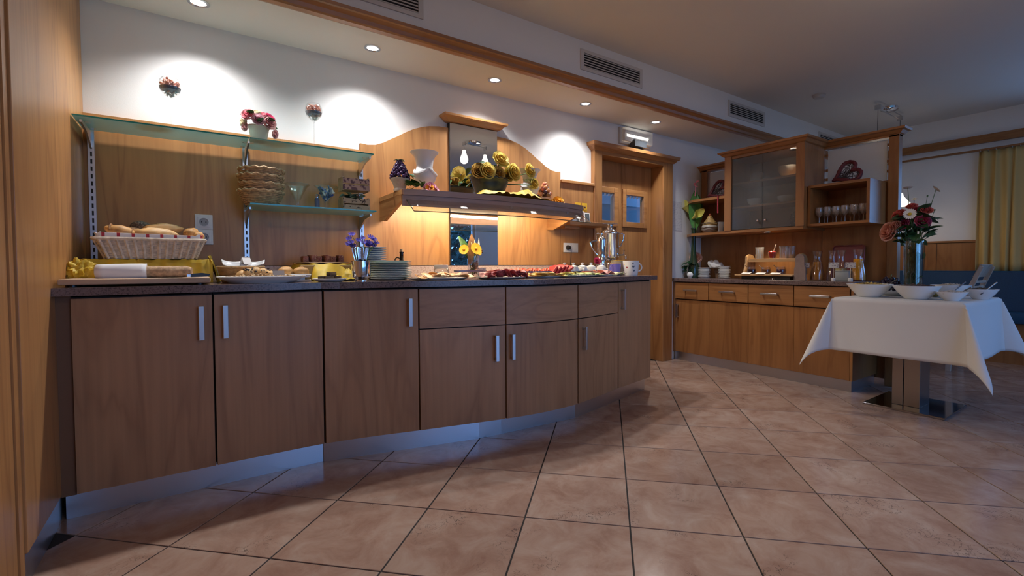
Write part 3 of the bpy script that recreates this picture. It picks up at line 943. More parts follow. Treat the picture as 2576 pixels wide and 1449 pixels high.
# ------------------------------------------------------------ flowers, leaves (mesh recipes)
def rose_bm(r=0.03, rows=4, seed=0, flat=0.75):
    rg = random.Random(seed)
    bm = B()
    for k in range(rows):
        q = (k + 1) / rows
        n = 3 + k * 2
        for j in range(n):
            a = 2 * PI * j / n + k * 0.7 + rg.uniform(-0.15, 0.15)
            rad = r * (0.16 + 0.70 * q) * rg.uniform(0.94, 1.06)
            wdt = 3.3 * PI / n if k else 2.4
            top = r * (0.62 - 0.34 * q * q) * rg.uniform(0.92, 1.08)
            def fn(u, v, a=a, rad=rad, wdt=wdt, top=top, q=q):
                e = abs(u - 0.5) * 2
                t_ = a + (u - 0.5) * wdt * (0.72 + 0.28 * math.sin(PI * (0.15 + 0.7 * v)))
                cup = math.sin(PI * 0.5 * min(1.0, v * 1.25 + 0.1))
                rr = rad * cup * (1 - 0.10 * (1 - e) * 0)
                z = -0.55 * r * q ** 0.7 + (top + 0.55 * r * q ** 0.7) * v ** 0.85 - 0.16 * r * e ** 2 * v
                if v > 0.8:
                    rr += (v - 0.8) / 0.2 * r * 0.16 * q
                    z -= ((v - 0.8) / 0.2) ** 2 * r * 0.10 * q
                return V((rr * math.cos(t_), rr * math.sin(t_), z))
            grid(bm, fn, 5, 5)
    ell(bm, (0, 0, r * 0.15), (r * 0.16, r * 0.16, r * 0.42), sub=1)
    return bm
def mesh_of(name, bm, mat, smooth=True):
    me = bpy.data.meshes.new(name)
    bm.to_mesh(me)
    bm.free()
    me.materials.append(mat)
    if smooth:
        me.shade_smooth()
    return me
def put(name, me, parent, loc, rot=(0, 0, 0), s=1.0, **props):
    o = bpy.data.objects.new(name, me)
    C.objects.link(o)
    o.parent = parent
    o.location = loc
    o.rotation_euler = rot
    o.scale = (s, s, s) if not isinstance(s, tuple) else s
    for k, v in props.items():
        o[k] = v
    return o
def leaf_bm(L=0.05, w=0.02, bend=0.3, n=6):
    bm = B()
    def fn(u, v):
        x = (u - 0.5) * 2
        ww = w * math.sin(PI * min(0.98, v * 0.93 + 0.05)) ** 0.8
        return V((x * ww, L * v, -bend * L * v * v + abs(x) * ww * 0.35))
    return grid(bm, fn, 2, n)
def daisy_bm(r=0.03, n=16, cup=0.2, w=0.2):
    bm = B()
    for k in range(n):
        a = 2 * PI * k / n
        d = V((math.cos(a), math.sin(a), 0))
        s = V((-d.y, d.x, 0))
        pts = [(0.15, 0.3), (0.55, 1.0), (0.9, 0.8), (1.0, 0.1)]
        L_ = [bm.verts.new(d * r * p + s * r * w * q * 0.5 + V((0, 0, cup * r * p * p))) for p, q in pts]
        R_ = [bm.verts.new(d * r * p - s * r * w * q * 0.5 + V((0, 0, cup * r * p * p))) for p, q in pts]
        for i in range(3):
            bm.faces.new((L_[i], R_[i], R_[i + 1], L_[i + 1]))
    return bm
def petal_mat(name, c1, c2, rough=0.6):
    """colour that runs from the heart to the rim of each flower (object space)"""
    if name in MT:
        return MT[name]
    mt, nt, b = newmat(name)
    tc_ = N(nt, 'TexCoord')
    ln = N(nt, 'VectorMath', operation='LENGTH')
    nt.links.new(tc_.outputs['Object'], ln.inputs[0])
    nt.links.new(ramp(nt, ln.outputs['Value'], [(0.004, c1), (0.034, c2)]), b.inputs['Base Color'])
    b.inputs['Roughness'].default_value = rough
    tl = N(nt, 'BsdfTranslucent')
    nt.links.new(b.inputs['Base Color'].links[0].from_socket, tl.inputs[0])
    mx = N(nt, 'MixShader')
    mx.inputs[0].default_value = 0.42
    nt.links.new(b.outputs[0], mx.inputs[1])
    nt.links.new(tl.outputs[0], mx.inputs[2])
    nt.links.new(mx.outputs[0], nt.nodes['Material Output'].inputs[0])
    MT[name] = mt
    return mt
PK1 = petal_mat('pink_rose_petals', (0.72, 0.05, 0.14), (0.86, 0.52, 0.54))
PK2 = petal_mat('pale_pink_rose_petals', (0.66, 0.20, 0.22), (0.84, 0.60, 0.56))
PK3 = petal_mat('mauve_rose_petals', (0.52, 0.14, 0.24), (0.80, 0.55, 0.60))
PK4 = petal_mat('cream_rose_petals', (0.70, 0.58, 0.28), (0.80, 0.74, 0.60))
PK5 = petal_mat('crimson_rose_petals', (0.50, 0.01, 0.08), (0.72, 0.10, 0.22))
YR = petal_mat('yellow_rose_petals', (0.76, 0.46, 0.06), (0.86, 0.76, 0.24))
YR2 = petal_mat('ochre_rose_petals', (0.46, 0.24, 0.05), (0.62, 0.44, 0.12))
ROSE = {m_.name: mesh_of('rose', rose_bm(0.032, 4, k), m_) for k, m_ in enumerate((PK1, PK2, PK3, PK4, PK5, YR, YR2))}
LEAF = mesh_of('leaf', leaf_bm(), GREEN)
LEAFD = mesh_of('leaf', leaf_bm(0.06, 0.022, 0.5), DKGREEN)
LEAFP = mesh_of('leaf', leaf_bm(0.05, 0.018, 0.4), plain('pale_leaf', (0.28, 0.40, 0.24), 0.5, var=0.4, vs_=60))
def aim(d):
    return V(d).to_track_quat('Z', 'Y').to_euler()

# ---- things on the upper glass shelf (z 1.657)
GZ = 1.657
def goblet(x, y, label):
    t = T('stemmed_glass', label, 'glass', (x, y, GZ), 0, 'tall stemmed glasses with petals')
    O('bowl', lathe(B(), [(0.033, 0.0), (0.03, 0.003), (0.004, 0.006), (0.0028, 0.02), (0.0028, 0.148), (0.006, 0.158), (0.022, 0.17), (0.04, 0.19), (0.046, 0.215), (0.043, 0.24), (0.034, 0.256), (0.024, 0.263)], (0, 0, 0), 24, caps=False), CLEAR, t, True)
    O('sand_band', lathe(B(), [(0.0, 0.196), (0.040, 0.196), (0.0445, 0.210), (0.0, 0.212)], (0, 0, 0), 24), plain('blue_grey_sand', (0.13, 0.145, 0.18), 0.9, var=0.4, vs_=300), t, True)
    bm = B()
    for k in range(80):
        a_, r_ = rnd.uniform(0, 6.28), 0.037 * math.sqrt(rnd.random())
        ell(bm, (r_ * math.cos(a_), r_ * math.sin(a_), 0.214 + rnd.random() * 0.042 * (1 - (r_ / 0.05) ** 2)), (0.009, 0.007, 0.0025), (rnd.uniform(0, 3), rnd.uniform(0, 3), rnd.uniform(0, 3)), 1)
    O('petals', bm, petal_mat('salmon_petals', (0.84, 0.55, 0.46), (0.84, 0.55, 0.46)), t, kind='stuff')
    bm = B()
    for k in range(24):
        a_, q = rnd.uniform(0, 6.28), rnd.random()
        r_ = (0.010 + 0.024 * q) * math.sqrt(rnd.random())
        ell(bm, (r_ * math.cos(a_), r_ * math.sin(a_), 0.168 + 0.026 * q), (0.007, 0.005, 0.0025), (rnd.uniform(0, 3), rnd.uniform(0, 3), 0), 1)
    O('lower_petals', bm, petal_mat('pale_dried_petals', (0.72, 0.62, 0.55), (0.72, 0.62, 0.55)), t, kind='stuff')
    return t
goblet(-0.088, 2.93, 'tall stemmed glass of pink petals nearest the left wall panel')
goblet(0.572, 2.93, 'tall stemmed glass of pink petals right of the rose pot')
fp = T('rose_pot', 'cream flower pot of pink and cream artificial roses', 'flower pot', (0.293, 2.93, GZ))
O('pot', lathe(B(), [(0.0, 0), (0.036, 0), (0.05, 0.075), (0.054, 0.077), (0.054, 0.083), (0.046, 0.083), (0.04, 0.06), (0.0, 0.06)], (0, 0, 0), 24, flute=24, fa=0.012), plain('cream_ceramic', (0.60, 0.50, 0.38), 0.5), fp, 60)
for mn, x, y, z, d, s in (('pink_rose_petals', -0.052, -0.035, 0.128, (-0.5, -0.8, 0.4), 1.0), ('mauve_rose_petals', -0.006, -0.055, 0.105, (0, -1, 0.3), 0.95), ('pale_pink_rose_petals', 0.046, -0.04, 0.100, (0.4, -0.9, 0.2), 1.1), ('crimson_rose_petals', 0.05, -0.015, 0.135, (0.5, -0.5, 0.7), 1.0), ('cream_rose_petals', -0.005, -0.01, 0.15, (0, -0.4, 1), 0.9), ('cream_rose_petals', -0.04, 0.0, 0.15, (-0.3, -0.2, 1), 0.9), ('pale_pink_rose_petals', 0.075, -0.02, 0.05, (0.9, -0.6, -0.2), 0.75), ('cream_rose_petals', -0.07, -0.01, 0.095, (-1, -0.4, 0.3), 0.8), ('pale_pink_rose_petals', -0.065, -0.02, 0.068, (-0.9, -0.6, -0.1), 0.7), ('cream_rose_petals', 0.02, 0.03, 0.14, (0.2, 0.5, 1), 0.9), ('pink_rose_petals', 0.02, -0.03, 0.14, (0.1, -0.6, 0.8), 0.7)):
    put('rose', ROSE[mn], fp, (x, y, z), aim(d), s * 1.08)
for k in range(8):
    a_ = k * 0.8
    put('leaf', LEAF, fp, (0.045 * math.cos(a_), 0.045 * math.sin(a_) - 0.01, 0.09 + 0.02 * (k % 3)), (rnd.uniform(-0.3, 0.8), rnd.uniform(-0.4, 0.4), a_ - PI / 2), 0.9)

# ---- things on the lower glass shelf (z 1.312)
LZ = 1.312
def weave(rad0, rad1, hgt, n=11, ribs=20, wall=0.005, ry=1.0):
    """round basket wall: horizontal strands that go in and out around upright ribs"""
    bm = B()
    for k in range(n):
        q = (k + 0.5) / n
        r_ = rad0 + (rad1 - rad0) * q ** 0.7
        pts = []
        for j in range(ribs * 2):
            a_ = PI * j / ribs
            rr = r_ + wall * 0.6 * math.cos(ribs * a_ + PI * k)
            pts.append((rr * math.cos(a_), rr * ry * math.sin(a_), hgt * q))
        tube(bm, pts, hgt / n * 0.52, 5, True)
    return bm
WBM = [weave(0.066, 0.108, 0.072, 8, 14), lathe(B(), [(0.0, 0.0), (0.066, 0.0), (0.07, 0.008), (0.0, 0.008)], (0, 0, 0), 20)]
bm = B()
rim = []
for j in range(60):
    a_ = 2 * PI * j / 60
    rim.append((0.110 * math.cos(a_), 0.110 * math.sin(a_), 0.074 + 0.004 * math.sin(a_ * 15)))
tube(bm, rim, 0.0065, 6, True)
wk = None
for k, (dz, lab) in enumerate(((0.0, 'lowest round wicker bread basket of the stack on the short glass shelf'), (0.040, 'second wicker bread basket from the bottom of the stack'), (0.082, 'third wicker bread basket from the bottom of the stack'), (0.118, 'topmost round wicker bread basket of the stack'))):
    loc = (0.299 + 0.005 * (k % 2), 2.935, LZ + dz)
    if wk is None:
        wk = T('wicker_basket', lab, 'basket', loc, 0, 'stacked round wicker baskets')
        O('basket_wall', WBM[0], WICK, wk, True)
        O('basket_base', WBM[1], WICK, wk)
        O('rim', bm, WICK, wk, True)
    else:
        dup(wk, loc, rz=k * 0.7, label=lab)
def sundae(x, y, label):
    t = T('dessert_glass', label, 'glass', (x, y, LZ), 0, 'fluted dessert glasses')
    prof = [(0.030, 0.0), (0.028, 0.004), (0.012, 0.012), (0.009, 0.028), (0.014, 0.045), (0.034, 0.09), (0.05, 0.122), (0.066, 0.135), (0.064, 0.137), (0.047, 0.125), (0.031, 0.092), (0.010, 0.05)]
    O('glass_body', lathe(B(), prof, (0, 0, 0), 32, flute=8, fa=0.06, caps=False), CLEAR, t, True)
    return t
sundae(0.478, 2.93, 'empty fluted dessert glass beside the stacked wicker baskets')
t = sundae(0.634, 2.93, 'fluted dessert glass filled with blue and white sachets')
t2 = T('sachets', 'blue and white sugar sachets heaped in a dessert glass', 'sachets', (0.634, 2.93, LZ + 0.05))
bl, wh = plain('blue_sachet_paper', (0.03, 0.09, 0.33), 0.5), PAPER
for k in range(24):
    q = k / 23
    a_ = k * 2.4
    r_ = 0.004 + 0.030 * q
    o = O('sachet', box(B(), -0.009, 0.009, -0.0015, 0.0015, -0.02, 0.02), bl if k % 3 else wh, t2)
    o.location = (r_ * math.cos(a_), r_ * math.sin(a_), 0.018 + 0.052 * q)
    o.rotation_euler = (rnd.uniform(-0.8, 0.8), rnd.uniform(-0.9, 0.9), a_)
t = T('salt_shaker', 'small slim glass shaker with metal cap between the dessert glasses', 'shaker', (0.588, 2.96, LZ))
O('body', lathe(B(), [(0.0, 0), (0.013, 0), (0.014, 0.06), (0.010, 0.07), (0, 0.07)], (0, 0, 0), 16), plain('blue_grey_glass', (0.20, 0.24, 0.36), 0.15), t, True)
O('cap', lathe(B(), [(0.011, 0.07), (0.012, 0.085), (0.007, 0.093), (0, 0.094)], (0, 0, 0), 16), CHROME, t, True)
CRW = plain('pale_crate_wood', (0.52, 0.36, 0.22), 0.7, var=0.2)
CRP = printed('stamped_crate_board', (0.50, 0.35, 0.22), (0.07, 0.035, 0.02), 70, 60, 0.60)
CRP2 = printed('printed_crate_label', (0.46, 0.30, 0.23), (0.13, 0.06, 0.07), 55, 50, 0.53)
def crate(z, label, matf):
    t = T('small_crate', label, 'crate', (0.79, 2.93, z), 0, 'two small wooden crates')
    for nm, q, mt_ in (('front_board', (-0.077, 0.077, -0.06, -0.052, 0.004, 0.034), matf), ('front_board', (-0.077, 0.077, -0.06, -0.052, 0.042, 0.072), matf), ('back_board', (-0.077, 0.077, 0.052, 0.06, 0.004, 0.072), CRW), ('end_board', (-0.077, -0.069, -0.052, 0.052, 0, 0.08), CRW), ('end_board', (0.069, 0.077, -0.052, 0.052, 0, 0.08), CRW), ('base_board', (-0.069, 0.069, -0.052, 0.052, 0.004, 0.01), CRW)):
        O(nm, box(B(), *q), mt_, t)
    return t
crate(LZ, 'lower small wooden crate with stamped lettering and greenery in it', CRP)
crate(LZ + 0.118, 'upper small wooden crate with dark printed label on the crate stack', CRP2)
g = T('artificial_greenery', 'sprig of artificial leaves lying in the lower small crate', 'greenery', (0.79, 2.93, LZ + 0.07))
for k in range(24):
    put('leaf', LEAFP if k % 3 else LEAFD, g, (rnd.uniform(-0.06, 0.06), rnd.uniform(-0.055, 0.03), rnd.uniform(0, 0.03)), (rnd.uniform(-0.4, 0.9), rnd.uniform(-0.6, 0.6), rnd.uniform(0, 6.28)), 0.8)

# ---- things on the wooden buffet shelf (z 1.436)
BZ = 1.437
gt = T('grape_topiary', 'ceramic pot heaped with purple grapes on the buffet shelf', 'ornament', (1.03, 2.80, BZ))
CLAY = plain('beige_ceramic', (0.55, 0.44, 0.34), 0.45, var=0.15)
O('pot', lathe(B(), [(0.0, 0), (0.038, 0), (0.04, 0.012), (0.034, 0.018), (0.048, 0.06), (0.056, 0.066), (0.056, 0.078), (0.05, 0.08), (0, 0.08)], (0, 0, 0), 28, flute=20, fa=0.02), CLAY, gt, 60)
gm = mesh_of('grape', ell(B(), (0, 0, 0), (0.0125, 0.0125, 0.0125), sub=2), plain('purple_grape', (0.055, 0.018, 0.075), 0.18))
for k in range(64):
    q = k / 63
    a_ = k * 2.399
    r_ = 0.05 * (1 - q) ** 0.75 + 0.004
    put('grape', gm, gt, (r_ * math.cos(a_), r_ * math.sin(a_), 0.083 + 0.10 * q), s=rnd.uniform(0.9, 1.1))
for k in range(5):
    put('leaf', LEAFP, gt, (0, 0, 0.186), (0.35, 0, k * 1.26), 0.7)
for k in range(4):
    put('leaf', LEAFD, gt, (0.042, -0.02, 0.10), (0.2, 0.3, -1.2 - k * 0.5), 0.8)
def urn(loc, s, label, swag):
    t = T('white_urn', label, 'vase', loc, 0, 'white ceramic urns on the buffet shelf')
    t.scale = (s * 0.96, s * 0.96, s * 1.24)
    O('body', lathe(B(), [(0.0, 0), (0.05, 0), (0.05, 0.012), (0.03, 0.02), (0.024, 0.034), (0.05, 0.055), (0.082, 0.09), (0.088, 0.115), (0.078, 0.14), (0.066, 0.155), (0.062, 0.17), (0.068, 0.205), (0.082, 0.235), (0.106, 0.252), (0.108, 0.258), (0.10, 0.258), (0.076, 0.236), (0.06, 0.205), (0.055, 0.17), (0.0, 0.16)], (0, 0, 0), 36), plain('glazed_white_ceramic', (0.80, 0.79, 0.79), 0.28), t, True)
    bm = B()
    for k in range(3):
        a0_ = k * 2 * PI / 3 - PI / 2
        pts = []
        for j in range(13):
            u = j / 12
            a_ = a0_ + u * 2 * PI / 3
            z = 0.152 - 0.030 * math.sin(PI * u)
            rr = 0.077 + 0.008 * math.sin(PI * u)
            pts.append((rr * math.cos(a_), rr * math.sin(a_), z))
        tube(bm, pts, [0.006 + 0.007 * math.sin(PI * j / 12) for j in range(13)], 8)
    O('swag', bm, plain('glazed_white_ceramic', (0, 0, 0)), t, True)
    return t
urn((1.217, 2.86, BZ), 0.86, 'large white urn left of the tall mirror', 1)
urn((2.045, 2.86, BZ), 0.80, 'white urn right of the yellow rose planter', 1)
ft = T('fruit_topiary', 'small ceramic pot heaped with red and brown fruit', 'ornament', (2.215, 2.90, BZ))
O('pot', lathe(B(), [(0.0, 0), (0.034, 0), (0.046, 0.055), (0.05, 0.06), (0.05, 0.068), (0, 0.068)], (0, 0, 0), 24, flute=18, fa=0.02), CLAY, ft, 60)
fm = [mesh_of('fruit', ell(B(), (0, 0, 0), (0.018, 0.018, 0.017), sub=2), plain(nm, c_, 0.35)) for nm, c_ in (('red_fruit', (0.50, 0.12, 0.06)), ('orange_fruit', (0.60, 0.26, 0.10)), ('brown_nut', (0.24, 0.12, 0.055)), ('dark_berry', (0.06, 0.03, 0.05)))]
for k in range(22):
    q = k / 21
    a_ = k * 2.399
    r_ = 0.045 * (1 - q) ** 0.8 + 0.003
    put('fruit', fm[(k * 7 + k // 3) % 4 if q < 0.7 else k % 2], ft, (r_ * math.cos(a_), r_ * math.sin(a_), 0.075 + 0.10 * q), s=rnd.uniform(0.8, 1.1))
# planter with yellow roses
pl = T('rose_planter', 'dark green planter of large yellow artificial roses before the mirror', 'planter', (1.70, 2.86, BZ + 0.012))
O('planter_bowl', lathe(B(), [(0.0, 0), (0.085, 0), (0.105, 0.03), (0.135, 0.10), (0.148, 0.135), (0.154, 0.138), (0.154, 0.15), (0.144, 0.15), (0.13, 0.11), (0, 0.10)], (0, 0, 0), 36, sy=0.62), plain('mottled_dark_green_glaze', (0.016, 0.026, 0.030), 0.3, var=0.7, vs_=14), pl, True)
for x, y, z, d, s, mn in ((-0.115, -0.06, 0.175, (-0.4, -0.9, 0.2), 1.35, 'ochre_rose_petals'), (-0.065, -0.085, 0.180, (-0.1, -1, 0.1), 1.35, 'yellow_rose_petals'), (0.03, -0.075, 0.175, (0.0, -0.9, 0.3), 1.2, 'ochre_rose_petals'), (0.055, -0.06, 0.275, (0, -0.9, 0.4), 1.5, 'yellow_rose_petals'), (0.155, -0.075, 0.195, (0.3, -1, 0.1), 1.5, 'yellow_rose_petals'), (0.15, -0.02, 0.235, (0.4, -0.5, 0.8), 1.2, 'yellow_rose_petals'), (0.125, -0.055, 0.175, (-0.2, -1, 0), 1.1, 'yellow_rose_petals'), (0.305, -0.06, 0.225, (0.3, -1, 0.2), 1.3, 'yellow_rose_petals'), (-0.09, 0.0, 0.21, (-0.2, -0.5, 0.8), 1.1, 'ochre_rose_petals'), (0.325, -0.09, 0.13, (0.3, -1, 0.1), 1.0, 'yellow_rose_petals'), (-0.02, 0.0, 0.20, (0, -0.4, 0.9), 1.1, 'ochre_rose_petals')):
    put('rose', ROSE[mn], pl, (x, y, z), aim(d), s * 1.32)
bm = B()
for x, y, z in ((-0.11, -0.05, 0.16), (-0.06, -0.07, 0.17), (0.055, -0.05, 0.25), (0.15, -0.06, 0.18), (0.30, -0.05, 0.21), (0.32, -0.075, 0.12), (0.15, -0.01, 0.22)):
    tube(bm, [(x * 0.3, y * 0.3, 0.11), (x * 0.7, y * 0.6, 0.11 + (z - 0.11) * 0.7), (x, y, z)], 0.004, 6)
O('stems', bm, STEM, pl, True)
for k in range(26):
    x = rnd.uniform(-0.13, 0.22)
    put('leaf', LEAFD if k % 2 else LEAF, pl, (x, rnd.uniform(-0.06, 0.03), 0.14 + rnd.uniform(0, 0.09)), (rnd.uniform(-0.3, 0.8), rnd.uniform(-0.5, 0.5), rnd.uniform(0, 6.28)), 1.15)
for k in range(4):
    put('leaf', LEAFP, pl, (0.24 + 0.02 * k, -0.08, 0.15), (0.2, 0, -1.0 - 0.5 * k), 0.9)
# yellow organza under the planter
bm = B()
def fn(u, v):
    x = 1.50 + 0.60 * u
    fold = 0.010 * math.sin(u * 23 + v * 5) + 0.008 * math.sin(u * 41 + 1)
    y = bow(x) + 0.015 + 0.2 * v
    env = max(0.0, math.sin(PI * min(1, max(0, u)))) ** 0.6
    z = BZ + 0.002 + env * (0.018 + 0.052 * math.sin(PI * min(1, v * 1.35)) ** 1.2 * (0.55 + 0.45 * math.sin(u * 11 + 0.4)) + abs(fold) * 1.2)
    return V((x, y, z))
grid(bm, fn, 48, 10)
o = O('organza_cloth', bm, TULLE, None, True)
tag(o, 'rumpled yellow organza cloth under the dark green planter', 'cloth')
# artificial sprig, pink flower, lone yellow flower
t = T('leafy_sprig', 'green leafy artificial sprig lying between the grapes and urn', 'greenery', (1.09, 2.74, BZ))
for k in range(16):
    a_ = rnd.uniform(0, 6.28)
    put('leaf', LEAF if k % 4 else LEAFD, t, (rnd.uniform(-0.03, 0.07), rnd.uniform(-0.02, 0.02), rnd.uniform(0.005, 0.05)), (rnd.uniform(0.3, 1.2), rnd.uniform(-0.4, 0.4), a_), 0.9)
O('stem', tube(B(), [(-0.04, 0, 0.01), (0.03, 0, 0.006), (0.1, -0.01, 0.008)], 0.003, 6), STEM, t)
def multi(name, label, loc, me_list, n, rad, s, cat='flower', up=0.0):
    t = T(name, label, cat, loc)
    for k in range(n):
        a_ = k * 2.399
        r_ = rad * math.sqrt(k / n)
        put('blossom', me_list[k % len(me_list)], t, (r_ * math.cos(a_), r_ * math.sin(a_) * 0.7, rad * 0.7 * (1 - k / n) + 0.012), aim((math.cos(a_) * r_ / rad, -0.7, 0.7)), s)
    return t
PKD = mesh_of('blossom', daisy_bm(0.03, 14, 0.6, 0.4), plain('bright_pink_petal', (0.75, 0.30, 0.42), 0.6))
YLD = mesh_of('blossom', daisy_bm(0.03, 16, 0.6, 0.4), plain('deep_yellow_petal', (0.85, 0.42, 0.02), 0.6))
multi('pink_blossom', 'pink artificial blossom lying below the large white urn', (1.20, 2.73, BZ), [PKD, PKD, PKD, YLD], 9, 0.035, 0.9)
multi('yellow_blossom', 'single yellow blossom lying near the right end of the buffet shelf', (2.24, 2.76, BZ), [YLD], 10, 0.034, 1.0)
# small wall shelf: card rack, sunflower cards, silver tent card
RS = 1.348
def card(label, x, y, z, w_, h_, mat_front, tiltx=-0.12, frame=None, rz=0.0):
    t = T('picture_card', label, 'card', (x, y, z), rz)
    o = O('card_sheet', box(B(), -w_ / 2, w_ / 2, -0.002, 0.002, 0, h_), frame or PAPER, t)
    o.rotation_euler = (tiltx, 0, 0)
    p = O('picture', box(B(), -w_ / 2 + 0.006, w_ / 2 - 0.006, -0.0028, -0.002, 0.01, h_ - 0.008), mat_front, t)
    p.rotation_euler = (tiltx, 0, 0)
    return t
PH1 = speckle('photo_dark_teal', [(0.02, 0.03, 0.05), (0.07, 0.10, 0.12), (0.20, 0.18, 0.16)], 35)
PH2 = speckle('photo_brown', [(0.06, 0.04, 0.04), (0.17, 0.10, 0.09), (0.28, 0.20, 0.16)], 35)
YC = plain('sunflower_card_yellow', (0.78, 0.46, 0.03), 0.5)
card('white edged photo card with dark blue picture on the small shelf', 2.70, 3.075, RS, 0.062, 0.115, PH1)
card('white edged photo card with brown picture on the small shelf', 2.765, 3.08, RS, 0.062, 0.11, PH2)
card('white edged photo card with dark picture nearest the door casing', 2.835, 3.085, RS, 0.062, 0.10, PH1)
for x, lab, w_ in ((2.735, 'yellow sunflower card above the photo cards', 0.066), (2.81, 'second smaller sunflower card beside the yellow one', 0.06)):
    t = T('sunflower_card', lab, 'card', (x, 3.10, RS + 0.108))
    O('card_sheet', box(B(), -w_ / 2, w_ / 2, -0.002, 0.002, 0, 0.075), YC, t)
    s_ = put('sunflower', mesh_of('sunflower', daisy_bm(0.024, 18, 0.05, 0.3), YEL), t, (0, -0.006, 0.038), (R(90), 0, 0))
    put('flower_heart', mesh_of('flower_heart', ell(B(), (0, 0, 0), (0.009, 0.009, 0.004), sub=1), plain('brown_heart', (0.10, 0.04, 0.015), 0.8)), t, (0, -0.009, 0.038), (R(90), 0, 0))
    O('peg', box(B(), -0.003, 0.003, -0.001, 0.003, -0.108, 0.01), WX, t)
t = T('tent_card', 'silver edged folded tent card at the left of the small shelf', 'card', (2.585, 3.02, RS))
for s in (-1, 1):
    o = O('leaf_sheet', box(B(), -0.045, 0.045, -0.0015, 0.0015, 0, 0.085), plain('grey_printed_card', (0.30, 0.30, 0.32), 0.4), t)
    o.location = (0, s * 0.026, 0)
    o.rotation_euler = (s * 0.30, 0, 0)
O('spine', tube(B(), [(-0.046, 0, 0.081), (0.046, 0, 0.081)], 0.003, 6), CHROME, t)

# ---- power sockets
SOCK = plain('white_socket_plastic', (0.78, 0.78, 0.79), 0.35)
def socket(x, z, label, plug=False, switch=False):
    t = T('power_socket', label, 'socket', (x, YP, z), 0, 'white power sockets')
    O('frame', box(B(), -0.0405, 0.0405, -0.009, 0, -0.0405, 0.0405, 0.002), SOCK, t)
    if switch:
        O('rocker', box(B(), -0.028, 0.028, -0.013, -0.008, -0.028, 0.028, 0.002), SOCK, t)
        return t
    O('insert', box(B(), -0.028, 0.028, -0.0105, -0.008, -0.028, 0.028, 0.001), SOCK, t)
    bm = lathe(B(), [(0.0205, 0.0), (0.022, 0.0015), (0.0195, 0.0015), (0.018, -0.0005), (0.0, -0.0005)], (0, 0, 0), 24)
    o = O('well', bm, plain('socket_well_grey', (0.36, 0.36, 0.38), 0.4), t, True)
    o.rotation_euler = (R(90), 0, 0)
    o.location = (0, -0.0108, 0)
    for s in (-1, 1):
        h_ = O('pin_hole', lathe(B(), [(0.0, 0.0), (0.003, 0.0), (0.003, 0.001), (0, 0.001)], (s * 0.0095, 0, 0.0), 8), DARK, t)
        h_.rotation_euler = (R(90), 0, 0)
        h_.location = (0, -0.0112, 0)
    return t
socket(0.039, 1.226, 'upper white power socket above the bread basket')
socket(0.039, 1.1445, 'lower white power socket beside the bread rolls')
socket(2.625, 1.138, 'white power socket with a black plug, near the samovar')
socket(2.707, 1.138, 'white blank cover plate right of the plugged socket', switch=True)
t = T('power_plug', 'black power plug with cord hanging from the socket by the samovar', 'plug', (2.625, YP - 0.012, 1.138))
o = O('plug_body', lathe(B(), [(0.0, 0.0), (0.0185, 0.0), (0.018, 0.018), (0.011, 0.034), (0.0, 0.036)], (0, 0, 0), 18), BLACK, t, True)
o.rotation_euler = (R(90), 0, 0)
O('cord', tube(B(), [(0, -0.03, 0), (0.004, -0.04, -0.02), (0.008, -0.034, -0.07), (0.006, -0.03, -0.15), (0.02, -0.04, -0.2), (0.08, -0.09, -0.226)], 0.0035, 8), BLACK, t, True)

# ---- ceiling fixtures
for k, x in enumerate(SPOT_X):
    lab = ['recessed downlight nearest the left wall panel', 'second recessed downlight from the left', 'middle recessed downlight above the mirror', 'fourth recessed downlight from the left', 'recessed downlight in front of the emergency light'][k]
    t = T('downlight', lab, 'downlight', (x, SPOT_Y, SOF_Z), 0, 'recessed downlights in the soffit')
    O('ring', lathe(B(), [(0.048, 0.001), (0.048, -0.004), (0.036, -0.005), (0.032, 0.0), (0.032, 0.012)], (0, 0, 0), 28, caps=False), CHROME, t, True)
    O('lens', lathe(B(), [(0.0, -0.002), (0.031, -0.002), (0.031, 0.004)], (0, 0, 0), 28), glow('cool_lens_glow', (0.97, 0.98, 1.0), 9), t)
for k, xc in enumerate((0.78, 2.655, 4.53, 6.405)):
    lab = ['air vent cut by the top edge, above the curved counter', 'air vent grille above the kitchen door', 'air vent grille above the glass cabinet', 'air vent grille beyond the partition'][k]
    t = T('air_vent', lab, 'vent', (xc, 2.61, 2.486), 0, 'air vents in the bulkhead')
    bm = B()
    for q in ((-0.33, -0.30, -0.075, 0.075), (0.30, 0.33, -0.075, 0.075), (-0.30, 0.30, -0.075, -0.052), (-0.30, 0.30, 0.052, 0.075)):
        box(bm, q[0], q[1], -0.010, 0.0, q[2], q[3])
    O('frame', bm, plain('vent_enamel', (0.60, 0.57, 0.54), 0.4), t)
    O('recess', box(B(), -0.30, 0.30, -0.002, -0.0005, -0.052, 0.052), DARK, t)
    for j in range(6):
        z = -0.045 + j * 0.018
        O('slat', prism(B(), [(-0.009, z - 0.004), (-0.007, z - 0.005), (-0.002, z + 0.004), (-0.004, z + 0.005)], 'x', -0.30, 0.30), plain('vent_enamel', (0, 0, 0)), t)
t = T('smoke_detector', 'small round smoke detector on the ceiling', 'smoke detector', (4.98, 2.14, ZC))
O('housing', lathe(B(), [(0.052, 0.0), (0.052, -0.012), (0.044, -0.028), (0.02, -0.034), (0.0, -0.034)], (0, 0, 0), 24), plain('off_white_plastic', (0.55, 0.52, 0.50), 0.5), t, True)
O('foot', lathe(B(), [(0.058, 0.0), (0.058, -0.006), (0.05, -0.008)], (0, 0, 0), 24), plain('off_white_plastic', (0, 0, 0)), t, True)
t = T('emergency_light', 'white box emergency light above the kitchen door', 'emergency light', (3.49, 3.15, 2.13))
